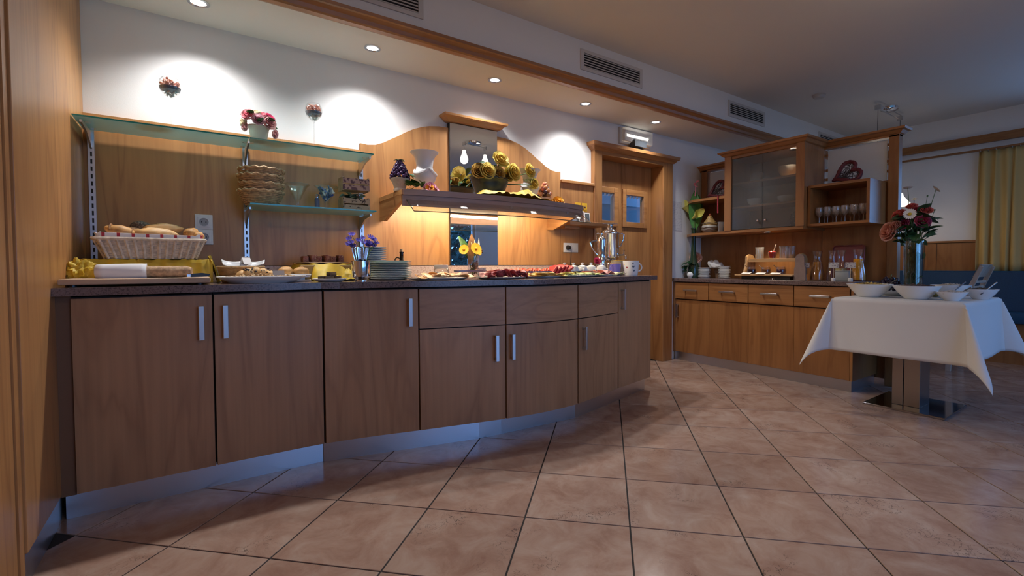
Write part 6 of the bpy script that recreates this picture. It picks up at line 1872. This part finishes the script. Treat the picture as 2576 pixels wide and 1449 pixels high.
# red tray leaning on the back panel
t = T('red_tray', 'dark red tray leaning against the sideboard back panel', 'tray', (4.50, 1.70, SZ))
rr = rect_ring(0.115, 0.148, 0.02)
o = O('tray_floor', prism(B(), [(x, y + 0.148) for x, y in rr], 'x', 0, 0.006), plain('dull_red_tray', (0.33, 0.075, 0.075), 0.25), t)
o2 = O('rim', tube(B(), [(-0.004, x, y + 0.148) for x, y in rr], 0.006, 6, True), plain('red_tray_rim', (0.22, 0.03, 0.035), 0.3), t, True)
for q in (o, o2):
    q.rotation_euler = (0, R(10), 0)
# carafes
JUICE = {'orange_juice': (0.80, 0.36, 0.02), 'amber_juice': (0.50, 0.20, 0.03), 'pale_juice': (0.62, 0.50, 0.22)}
CPROF = [(0, 0), (0.052, 0), (0.055, 0.006), (0.054, 0.05), (0.040, 0.13), (0.029, 0.18), (0.030, 0.21), (0.040, 0.25)]
def carafe(x, y, label, juice, lvl, s=1.0):
    t = T('carafe', label, 'carafe', (x, y, SZ))
    t.scale = (s, s, 1)
    O('glass_body', lathe(B(), CPROF + [(r_ - 0.003, z) for r_, z in reversed(CPROF[2:])] + [(0, 0.006)], (0, 0, 0), 32), CLEAR, t, True)
    pr_ = [(0, 0.007)] + [(r_ - 0.004, max(z, 0.008)) for r_, z in CPROF[2:] if z < lvl]
    pr_ += [(pr_[-1][0] - 0.004, lvl), (0, lvl)]
    if juice:
        O('juice', lathe(B(), pr_, (0, 0, 0), 28), plain(juice, JUICE[juice], 0.15), t, True)
carafe(4.36, 1.865, 'carafe of amber juice right of the arched board', 'amber_juice', 0.155)
carafe(4.37, 1.755, 'slim nearly empty carafe left of the red tray', None, 0.0, 0.8)
carafe(4.36, 1.685, 'carafe of pale juice before the left edge of the red tray', 'pale_juice', 0.10, 0.85)
carafe(4.34, 1.555, 'carafe of bright orange juice at the right end of the sideboard', 'orange_juice', 0.175)
for x, y, lab in ((4.27, 1.925, 'white juice label card before the amber carafe'), (4.26, 1.70, 'white juice label card before the pale juice'), (4.25, 1.575, 'white juice label card before the orange juice')):
    t = T('juice_label', lab, 'label card', (x, y, SZ))
    O('card_sheet', box(B(), -0.001, 0.001, -0.036, 0.036, 0.105, 0.15), printed('handwritten_card', (0.62, 0.60, 0.60), (0.22, 0.2, 0.25), 70, 110, 0.58), t)
    O('card_post', box(B(), -0.001, 0.001, -0.0015, 0.0015, 0.015, 0.105), STEEL, t)
    O('card_foot', lathe(B(), [(0, 0), (0.017, 0), (0.017, 0.020), (0.012, 0.024), (0, 0.024)], (0, 0, 0), 16), PORC, t)
t = T('drip_tray', 'pale plastic pitcher base standing between the carafes', 'box', (4.29, 1.64, SZ))
O('body', box(B(), -0.035, 0.035, -0.05, 0.05, 0, 0.075, 0.006), glass('milky_plastic', (0.8, 0.85, 0.85), 0.3, 0.08, 0.5, (0.62, 0.66, 0.66)), t, True)
O('lid', box(B(), -0.036, 0.036, -0.051, 0.051, 0.075, 0.083, 0.003), glass('milky_plastic'), t, True)
t = T('salad_spoon', 'flat steel spoon lying before the jam stand', 'spoon', (4.16, 2.22, SZ + 0.002))
O('handle', box(B(), -0.004, 0.004, -0.06, 0.08, 0.003, 0.006), CHROME, t)
O('spoon_bowl', ell(B(), (0, -0.075, 0.005), (0.016, 0.025, 0.005), sub=2), CHROME, t, True)

# ------------------------------------------------------------ shelf things above
DKR = plain('dark_red_berries', (0.115, 0.012, 0.018), 0.6, var=0.5, vs_=90)
def heart(label, loc, s, turn, lean):
    """heart-shaped wreath in the plane that faces the room, turned by `turn` and leaning back by `lean`"""
    t = T('heart_wreath', label, 'wreath', loc)
    pts = []
    c_, s_ = math.cos(R(turn)), math.sin(R(turn))
    for k in range(48):
        a_ = 2 * PI * k / 48
        x = 16 * math.sin(a_) ** 3 / 16 * s
        z = (13 * math.cos(a_) - 5 * math.cos(2 * a_) - 2 * math.cos(3 * a_) - math.cos(4 * a_)) / 16 * s
        xr, zr = x * c_ + z * s_, -x * s_ + z * c_
        pts.append(V((zr * math.sin(R(lean)), -xr, zr * math.cos(R(lean)))))
    lo_ = min(p.z for p in pts) - 0.014
    pts = [p - V((0, 0, lo_)) for p in pts]
    bm = tube(B(), pts, 0.0155, 8, True)
    cc = sum(pts, V()) / 48
    for v in bm.verts:
        v.co += (v.co - cc).normalized() * 0.005 * noise.noise(v.co * 120)
    O('wreath_rim', bm, DKR, t, True)
    bm = B()
    rg = random.Random(5)
    for k in range(34):
        a_ = rg.randrange(48)
        b_ = (a_ + rg.randrange(10, 38)) % 48
        p, q = cc + (pts[a_] - cc) * 0.95, cc + (pts[b_] - cc) * 0.95
        md = (p + q) / 2 + V((0, rg.uniform(-1, 1), rg.uniform(-0.6, 0.6))) * s * 0.25
        tube(bm, [p, md, q], 0.0022, 4)
    O('wire_lattice', bm, plain('dark_twig', (0.03, 0.012, 0.012), 0.7), t)
    return t
heart('dark red heart wreath leaning on the open box of wine glasses', (4.38, 1.655, 1.646), 0.100, 58, 26)
heart('dark red heart wreath leaning in the corner shelf left of the cabinet', (4.36, 2.80, 1.656), 0.100, 60, 24)
t = T('red_ribbon', 'red ribbon hanging from the corner shelf', 'ribbon', (4.192, 2.70, 1.49))
O('band', box(B(), -0.001, 0.001, -0.007, 0.007, 0.0, 0.168), plain('red_ribbon', (0.30, 0.015, 0.03), 0.6), t)
O('fold', box(B(), 0.0, 0.03, -0.007, 0.007, 0.166, 0.168), plain('red_ribbon', (0, 0, 0)), t)
hn = T('ceramic_hen', 'striped ceramic hen jar on the corner shelf', 'ornament', (4.33, 2.875, 1.311))
O('lower_body', lathe(B(), [(0, 0), (0.05, 0), (0.08, 0.03), (0.086, 0.055), (0.078, 0.075), (0.075, 0.078), (0, 0.078)], (0, 0, 0), 28), plain('stone_glaze', (0.36, 0.33, 0.29), 0.4, var=0.2), hn, True)
O('upper_body', lathe(B(), [(0.072, 0.078), (0.074, 0.086), (0.058, 0.112), (0.036, 0.142), (0.026, 0.162), (0.018, 0.178), (0, 0.182)], (0, 0, 0), 28), plain('ochre_glaze', (0.42, 0.27, 0.10), 0.4, var=0.4), hn, True)
bm = B()
for k in range(3):
    ell(bm, (-0.008 + 0.008 * k, 0.0, 0.185 + 0.006 * (k == 1)), (0.007, 0.009, 0.010), sub=1)
O('comb', bm, plain('hen_comb', (0.45, 0.13, 0.06), 0.5), hn, True)
bk = O('beak', lathe(B(), [(0.008, 0), (0, 0.022)], (0, 0, 0), 10), plain('hen_beak', (0.5, 0.28, 0.05), 0.5), hn, True)
bk.location = (-0.02, -0.014, 0.166)
bk.rotation_euler = (R(90), 0, R(-40))
bm = B()
for z, r_ in ((0.03, 0.081), (0.055, 0.087), (0.10, 0.079)):
    tube(bm, [(r_ * math.cos(2 * PI * k / 36), r_ * math.sin(2 * PI * k / 36), z + 0.004 * math.sin(k)) for k in range(36)], 0.004, 5, True)
O('painted_bands', bm, plain('dark_glaze', (0.12, 0.08, 0.06), 0.4), hn, True)
def simple_glass(name, label, loc, prof, grp, src=None):
    t = T(name, label, 'glass', loc, 0, grp)
    O('glass_body', lathe(B(), prof, (0, 0, 0), 20, caps=False), glass('bright_glass'), t, True)
    return t
a0_ = simple_glass('tumbler', 'straight tumbler beside the ceramic hen', (4.28, 2.72, 1.311), [(0.0, 0.002), (0.026, 0.0), (0.03, 0.1), (0.028, 0.1), (0.024, 0.006), (0, 0.006)], 'tumblers on the corner shelf')
dup(a0_, (4.28, 2.655, 1.311), label='straight tumbler nearest the glass cabinet on the corner shelf')
WG = [(0.0, 0.003), (0.028, 0.0), (0.026, 0.003), (0.004, 0.008), (0.0035, 0.05), (0.012, 0.06), (0.026, 0.08), (0.030, 0.105), (0.027, 0.135), (0.025, 0.135), (0.028, 0.105), (0.0, 0.06)]
wg = None
for r_ in range(2):
    for k in range(6):
        loc = (4.31 + 0.10 * r_, 1.515 + 0.064 * k, 1.326)
        lab = 'stemmed wine glass, %s in the %s row of the open box' % (from_left(5 - k, 6), 'front' if r_ == 0 else 'back')
        grp = 'front row of wine glasses' if r_ == 0 else 'back row of wine glasses'
        if wg is None:
            wg = T('wine_glass', lab, 'glass', loc, 0, grp)
            O('bowl', lathe(B(), WG, (0, 0, 0), 20, caps=False), glass('bright_glass'), wg, True)
        else:
            dup(wg, loc, label=lab, group=grp)
# things seen through the satin cabinet doors
for y, z, r_, h_, lab, mt_ in ((2.42, 1.539, 0.07, 0.07, 'white bowl on the middle cabinet shelf, left', PORC), (2.12, 1.539, 0.085, 0.06, 'white bowl on the middle cabinet shelf, right', PORC), (2.12, 1.764, 0.08, 0.10, 'pale bowl on the top cabinet shelf, right', plain('pale_tan_glaze', (0.62, 0.54, 0.44), 0.4)), (2.4, 1.764, 0.06, 0.08, 'grey bowl on the top cabinet shelf, left', plain('grey_glaze', (0.3, 0.3, 0.3), 0.4))):
    t = T('cabinet_bowl', lab, 'bowl', (4.36, y, z))
    O('bowl_body', lathe(B(), [(0, 0), (r_ * 0.5, 0), (r_ * 0.55, 0.006), (r_ * 0.9, h_ * 0.5), (r_, h_), (r_ - 0.004, h_), (r_ * 0.85, h_ * 0.5), (0, 0.01)], (0, 0, 0), 28), mt_, t, True)
    O('foot_ring', lathe(B(), [(r_ * 0.5, 0), (r_ * 0.5, 0.006), (r_ * 0.42, 0.006)], (0, 0, 0), 20, caps=False), mt_, t)
t = T('cabinet_ornament', 'dotted dark ornament in the lower right of the glass cabinet', 'ornament', (4.34, 2.03, 1.311))
O('body', lathe(B(), [(0, 0), (0.04, 0), (0.055, 0.05), (0.045, 0.11), (0.02, 0.14), (0, 0.145)], (0, 0, 0), 20), plain('dark_ornament', (0.05, 0.04, 0.04), 0.5), t, True)
bm = B()
for k in range(24):
    a_, z = k * 2.399, 0.02 + 0.1 * k / 24
    ell(bm, (0.052 * math.cos(a_), 0.052 * math.sin(a_), z), (0.007, 0.007, 0.007), sub=1)
O('dots', bm, plain('ornament_dots', (0.45, 0.35, 0.33), 0.5), t, True)

# ------------------------------------------------------------ buffet table
TX, TY, TZ = 4.07, 1.112, 0.75
tb = T('buffet_table', 'square buffet table on a steel column under the white cloth', 'table', (TX, TY, 0))
O('tabletop', box(B(), -0.43, 0.43, -0.345, 0.345, 0.715, 0.748, 0.004), WX, tb)
O('base_plate', box(B(), -0.24, 0.25, -0.225, 0.22, 0.0, 0.014, 0.002), plain('mirror_steel', (0.45, 0.46, 0.48), 0.09, 1.0), tb)
COL = plain('bronzed_steel', (0.40, 0.37, 0.34), 0.3, 1.0)
O('column', box(B(), -0.115, 0.085, -0.065, 0.0235, 0.014, 0.715, 0.003), COL, tb)
O('column', box(B(), -0.115, 0.085, 0.0265, 0.09, 0.014, 0.715, 0.003), COL, tb)
O('top_plate', box(B(), -0.2, 0.2, -0.18, 0.18, 0.705, 0.715), STEEL, tb)
bm = B()
HX, HY, OV = 0.432, 0.347, 0.365
def cloth(u, v):
    cx_ = (u - 0.5) * 2 * (HX + OV)
    cy_ = (v - 0.5) * 2 * (HY + OV)
    dx, dy = max(0, abs(cx_) - HX), max(0, abs(cy_) - HY)
    sx, sy = (1 if cx_ > 0 else -1), (1 if cy_ > 0 else -1)
    px_, py_ = max(-HX, min(HX, cx_)), max(-HY, min(HY, cy_))
    z = TZ + 0.003
    if dx == 0 and dy == 0:
        return V((px_, py_, z + (0.0006 if abs(cx_) < 0.006 else 0)))
    if dx == 0 or dy == 0:
        d = dx + dy
        fl_ = 0.018 * (d / OV) + 0.006 * math.sin(9 * (cx_ if dy else cy_) + 1.3) * d / OV
        if dy:
            edge = (HX - abs(cx_)) / HX
            return V((px_, py_ + sy * fl_ * (0.45 if sy > 0 else 1), z - d * 0.998))
        edge = (HY - abs(cy_)) / HY
        return V((px_ + sx * fl_, py_, z - d * 0.998))
    r_ = math.hypot(dx, dy)
    an = math.atan2(dy, dx)
    # corner fold: each hem runs on past the corner, the two meet in a hanging cone
    off = 0.40 * r_ * math.sin(2 * an) ** 0.9
    side = (an - PI / 4) / (PI / 4)
    ox_ = off * (0.64 + 0.42 * side)
    oy_ = off * (0.64 - 0.42 * side)
    if sx > 0 and sy > 0:          # this corner hangs limp against the sideboard end
        ox_ *= 0.22
        oy_ *= 0.06
    dr_ = math.sqrt(max(0, r_ * r_ - ox_ * ox_ - oy_ * oy_))
    fl_ = 0.018 * r_ / OV
    return V((px_ + sx * (ox_ + fl_ * math.cos(an)), py_ + sy * (oy_ + fl_ * math.sin(an) * (0.45 if sy > 0 else 1)), z - dr_))
grid(bm, cloth, 76, 72)
o = O('tablecloth', bm, LINEN, None, 60, solid=0.002)
o.location = (TX, TY, 0)
tag(o, 'white linen tablecloth with hanging corners on the buffet table', 'tablecloth')
def bowl(label, x, y, r_, h_, fill=None, fcol=None):
    t = T('serving_bowl', label, 'bowl', (x, y, TZ + 0.004), 0)
    O('bowl_body', lathe(B(), [(0, 0), (r_ * 0.46, 0), (r_ * 0.5, 0.004), (r_ * 0.78, h_ * 0.52), (r_, h_), (r_ + 0.001, h_ + 0.003), (r_ - 0.005, h_ + 0.002), (r_ * 0.74, h_ * 0.52), (r_ * 0.45, 0.01), (0, 0.008)], (0, 0, 0), 44), PORC, t, True)
    O('foot_ring', lathe(B(), [(r_ * 0.46, -0.0005), (r_ * 0.48, 0.004), (r_ * 0.44, 0.004)], (0, 0, 0), 28, caps=False), PORC, t)
    if fill:
        bm = B()
        for k in range(90):
            a_, q = rnd.uniform(0, 6.28), math.sqrt(rnd.random())
            ell(bm, (r_ * 0.84 * q * math.cos(a_), r_ * 0.84 * q * math.sin(a_), h_ * (0.90 + 0.22 * (1 - q))), (0.012, 0.010, 0.006), (rnd.random(), rnd.random(), rnd.random() * 3), 1)
        f_ = O('loose_food', bm, fcol, None, True, kind='stuff')
        f_.location = (x, y, TZ + 0.004)
        f_['label'] = fill
    return t
bowl('large white bowl of yellow cereal at the left of the buffet table', 3.895, 1.325, 0.135, 0.088, 'yellow cereal heaped in the large left bowl', plain('cereal_yellow', (0.55, 0.36, 0.09), 0.7, var=0.4))
bowl('large white bowl in front of the flower vase', 3.875, 1.055, 0.128, 0.085, 'dark dried fruit in the bowl before the flower vase', plain('dried_fruit', (0.08, 0.04, 0.03), 0.6, var=0.5))
bowl('white bowl behind, right of the flower vase', 4.14, 0.945, 0.105, 0.085, 'pale flakes in the bowl right of the flower vase', plain('pale_flakes', (0.45, 0.40, 0.33), 0.7, var=0.3))
bowl('small white bowl at the front right of the buffet table', 3.86, 0.875, 0.078, 0.052, 'light seeds in the small front bowl', plain('light_seeds', (0.55, 0.50, 0.44), 0.7, var=0.3))
bowl('small white bowl near the back right corner of the buffet table', 4.16, 0.80, 0.085, 0.062, 'dark seeds in the small bowl at the back corner', plain('dark_seeds', (0.10, 0.08, 0.06), 0.7, var=0.4))
for x, y, z, lab, rot in ((4.05, 0.88, 0.835, 'spoon leaning in the white bowl right of the vase', (0.7, 0.5, 0.3)), (3.98, 0.845, 0.81, 'spoon leaning in the small front bowl', (0.9, 0.4, -0.4)), (4.13, 0.75, 0.835, 'spoon leaning in the small bowl at the back corner', (0.8, 0.3, 0.5)), (3.99, 1.23, 0.85, 'spoon leaning in the cereal bowl', (0.9, -0.3, 0.2))):
    t = T('serving_spoon', lab, 'spoon', (x, y, z))
    t.rotation_euler = rot
    O('handle', tube(B(), [(0, 0, -0.04), (0, 0, 0.045)], [0.003, 0.004], 8), DKS, t, True)
    O('spoon_bowl', ell(B(), (0, 0, -0.055), (0.014, 0.005, 0.02), sub=2), DKS, t, True)
t = T('cylinder_vase', 'tall clear cylinder vase on the buffet table', 'vase', (4.13, 1.145, TZ + 0.004))
O('glass_body', lathe(B(), [(0, 0), (0.052, 0), (0.055, 0.006), (0.056, 0.39), (0.052, 0.39), (0.051, 0.014), (0, 0.014)], (0, 0, 0), 36), glass('vase_glass', (0.80, 0.90, 0.88), 0.02, 0.16), t, True)
O('water', lathe(B(), [(0, 0.0145), (0.0505, 0.0145), (0.0512, 0.33), (0, 0.33)], (0, 0, 0), 32), glass('greenish_water', (0.50, 0.64, 0.50), 0.02, 0.08), t, True)
bq = T('rose_bouquet', 'bouquet of roses and daisies in the cylinder vase', 'flowers', (4.13, 1.145, TZ + 0.30))
SAL = petal_mat('salmon_rose_petals', (0.66, 0.20, 0.12), (0.86, 0.48, 0.36))
COR = petal_mat('coral_rose_petals', (0.60, 0.06, 0.06), (0.82, 0.24, 0.19))
HOT = petal_mat('hot_pink_rose_petals', (0.55, 0.02, 0.10), (0.80, 0.16, 0.28))
rs = {k: mesh_of('rose', rose_bm(0.036, 4, 50 + i), m_) for i, (k, m_) in enumerate((('s', SAL), ('c', COR), ('h', HOT)))}
items = [('s', -0.06, 0.125, 0.165, (-0.8, 0.5, 0.2), 1.75), ('c', -0.04, 0.075, 0.285, (-0.6, 0.3, 0.7), 1.15), ('h', -0.05, 0.045, 0.215, (-0.9, 0.2, 0.3), 0.95), ('h', -0.03, -0.055, 0.225, (-0.8, -0.4, 0.3), 1.15), ('c', -0.02, 0.01, 0.335, (-0.5, 0, 0.8), 0.85), ('h', -0.01, -0.03, 0.31, (-0.5, -0.2, 0.8), 0.85), ('s', 0.0, 0.085, 0.19, (-0.6, 0.4, 0.6), 1.2), ('h', 0.04, 0.02, 0.27, (0.4, 0.2, 0.8), 1.0), ('s', -0.075, 0.085, 0.205, (-0.9, 0.3, 0.5), 1.0), ('c', -0.03, -0.075, 0.30, (-0.6, -0.4, 0.7), 0.9)]
bm = B()
for k, x, y, z, d, s in items:
    put('rose', rs[k], bq, (x, y, z), aim(d), s * 1.12)
    tube(bm, [(x * 0.2, y * 0.2, -0.26), (x * 0.4, y * 0.3, 0.05), (x, y, z)], 0.0035, 5)
DW = mesh_of('daisy', daisy_bm(0.034, 18, 0.12, 0.28), plain('daisy_white', (0.80, 0.79, 0.74), 0.6))
DH = mesh_of('flower_heart', ell(B(), (0, 0, 0), (0.010, 0.010, 0.005), sub=2), plain('daisy_heart', (0.62, 0.42, 0.03), 0.7))
for x, y, z, d, s in ((-0.105, -0.005, 0.275, (-1, -0.1, 0.3), 1.15), (0.0, 0.04, 0.47, (0.2, 0.1, 1), 0.9), (0.0, -0.115, 0.44, (0.3, -0.6, 0.6), 0.9), (-0.01, 0.0, 0.385, (-0.6, 0, 0.8), 0.55)):
    put('daisy', DW, bq, (x, y, z), aim(d), s)
    put('flower_heart', DH, bq, V((x, y, z)) + V(d).normalized() * 0.004, aim(d), s)
    tube(bm, [(x * 0.1, y * 0.1, -0.24), (x * 0.3, y * 0.4, 0.15), (x, y, z)], 0.002, 5)
for x, y, z in ((0.0, -0.07, 0.40), (0.01, -0.075, 0.30), (0.0, -0.11, 0.30)):
    tube(bm, [(0, 0, 0), (x * 0.5, y * 0.7, z * 0.6), (x, y, z)], 0.0015, 5)
    ell(bm, (x, y, z), (0.006, 0.006, 0.008), sub=1)
O('stems', bm, STEM, bq)
LB = mesh_of('rose_leaf', leaf_bm(0.10, 0.036, 0.35, 8), plain('bouquet_leaf_green', (0.035, 0.095, 0.03), 0.45, var=0.4, vs_=40))
for k in range(60):
    a_ = k * 2.399
    r_ = 0.02 + 0.06 * rnd.random()
    put('rose_leaf', LB if k % 3 else LEAF, bq, (r_ * math.cos(a_), r_ * math.sin(a_), 0.08 + 0.20 * rnd.random()), (rnd.uniform(-0.2, 1.1), rnd.uniform(-0.5, 0.5), a_ - PI / 2), rnd.uniform(0.7, 1.1))
for k in range(26):
    a_ = k * 2.399
    r_ = 0.012 + 0.024 * rnd.random()
    put('rose_leaf', LB, bq, (r_ * math.cos(a_), r_ * math.sin(a_), -0.26 + 0.30 * rnd.random()), (rnd.uniform(0.8, 1.8), rnd.uniform(-0.5, 0.5), a_), 0.55)
t = T('fruit_dish', 'shallow white fruit dish behind the cereal bowl', 'dish', (4.22, 1.30, TZ + 0.004))
O('dish_body', lathe(B(), [(0, 0), (0.07, 0), (0.12, 0.03), (0.125, 0.034), (0.118, 0.034), (0.07, 0.008), (0, 0.006)], (0, 0, 0), 32), PORC, t, True)
O('foot_ring', lathe(B(), [(0.07, -0.0005), (0.072, 0.003), (0.064, 0.003)], (0, 0, 0), 24, caps=False), PORC, t)
gb = T('grape_bunch', 'bunch of dark grapes on the fruit dish', 'grapes', (4.21, 1.30, TZ + 0.03))
gm2 = mesh_of('grape', ell(B(), (0, 0, 0), (0.014, 0.014, 0.016), sub=2), plain('blue_black_grape', (0.02, 0.012, 0.035), 0.22))
for k in range(36):
    q = k / 35
    a_ = k * 2.399
    r_ = 0.075 * math.sqrt(1 - q * 0.85)
    put('grape', gm2, gb, (r_ * math.cos(a_), r_ * math.sin(a_), 0.012 + 0.085 * q))
O('stalk', tube(B(), [(0, 0, 0.08), (0.005, 0.0, 0.115), (0.02, 0, 0.125)], 0.003, 6), STEM, gb)
for x, y, c_, lab in ((4.25, 1.05, (0.62, 0.50, 0.16), 'yellow green apple behind the flower vase'), (4.30, 1.19, (0.66, 0.42, 0.16), 'peach coloured apple beside the dark grapes')):
    t = T('apple', lab, 'apple', (x, y, TZ + 0.004))
    bm = lathe(B(), [(0, 0.008), (0.015, 0.0), (0.03, 0.01), (0.037, 0.036), (0.03, 0.058), (0.012, 0.064), (0, 0.057)], (0, 0, 0), 24)
    O('flesh', bm, plain('apple_%d' % int(x * 100), c_, 0.35, var=0.2, vs_=12), t, True)
    O('stalk', tube(B(), [(0, 0, 0.058), (0.003, 0, 0.074)], 0.0015, 5), plain('apple_stalk', (0.1, 0.06, 0.03), 0.7), t)

# ------------------------------------------------------------ far dining corner: bench, curtain, chair
NAVY = plain('navy_upholstery', (0.010, 0.050, 0.115), 0.7, var=0.25, vs_=200)
bn = T('wall_bench', 'long navy upholstered bench along the far wall', 'bench', (6.7, 0.2, 0))
O('seat_base', box(B(), -0.16, 0.2, -2.6, 2.5, 0.0, 0.40), DV, bn)
O('seat_cushion', box(B(), -0.22, 0.12, -2.6, 2.5, 0.40, 0.505, 0.02), plain('blue_leatherette', (0.012, 0.07, 0.15), 0.32), bn, True)
O('back_cushion', prism(B(), [(0.10, 0.50), (0.20, 0.50), (0.20, 0.905), (0.14, 0.905)], 'y', -2.6, 2.5), NAVY, bn)
O('piping', tube(B(), [(0.142, -2.6, 0.905), (0.142, 2.5, 0.905)], 0.006, 6), plain('blue_leatherette', (0, 0, 0)), bn)
bm = B()
def fn(u, v):
    y = 1.375 - 0.68 * u
    w_ = 0.026 * math.sin(2 * PI * (u * 8.5 + 0.08 * math.sin(u * 19))) * (0.55 + 0.45 * v)
    return V((6.925 + w_ + 0.006 * math.sin(u * 60), y + 0.01 * math.sin(u * 31 + v * 2), 2.19 - 1.28 * v))
grid(bm, fn, 150, 14)
o = O('curtain', bm, plain('yellow_curtain_cloth', (0.62, 0.44, 0.17), 0.85), None, True, solid=0.002)
tag(o, 'pleated yellow curtain hanging from the far rail', 'curtain')
bm = B()
for k in range(12):
    tube(bm, arc((6.915, 1.36 - 0.06 * k, 2.195), 0.014, 0, 360, 10)[:-1], 0.0025, 5, True)
O('curtain_rings', bm, STEEL, o)
ch = T('dining_chair', 'pale wooden dining chair with slatted back behind the buffet table', 'chair', (5.86, 1.30, 0))
CW = wood('bleached_chair_wood', (0.42, 0.31, 0.23), (0.58, 0.46, 0.36), 'z', 0.5)
O('seat', box(B(), -0.21, 0.21, -0.03, 0.38, 0.44, 0.475, 0.01), NAVY, ch, True)
for s in (-1, 1):
    O('leg', box(B(), s * 0.195 - 0.018, s * 0.195 + 0.018, 0.34, 0.376, 0, 0.44), CW, ch)
    O('leg', prism(B(), [(-0.02, 0), (0.016, 0), (0.006, 0.46), (-0.20, 0.965), (-0.225, 0.955), (-0.04, 0.44)], 'x', s * 0.195 - 0.016, s * 0.195 + 0.016), CW, ch)
O('top_rail', prism(B(), [(-0.168, 0.865), (-0.150, 0.868), (-0.196, 0.98), (-0.214, 0.975)], 'x', -0.18, 0.18), CW, ch)
for z in (0.822, 0.772, 0.722, 0.672, 0.622):
    y = -0.03 - 0.185 * (z - 0.47) / 0.48
    O('back_slat', box(B(), -0.18, 0.18, y - 0.008, y + 0.002, z - 0.011, z + 0.011, 0.002), CW, ch)
O('stretcher', box(B(), -0.18, 0.18, 0.17, 0.19, 0.20, 0.23), CW, ch)
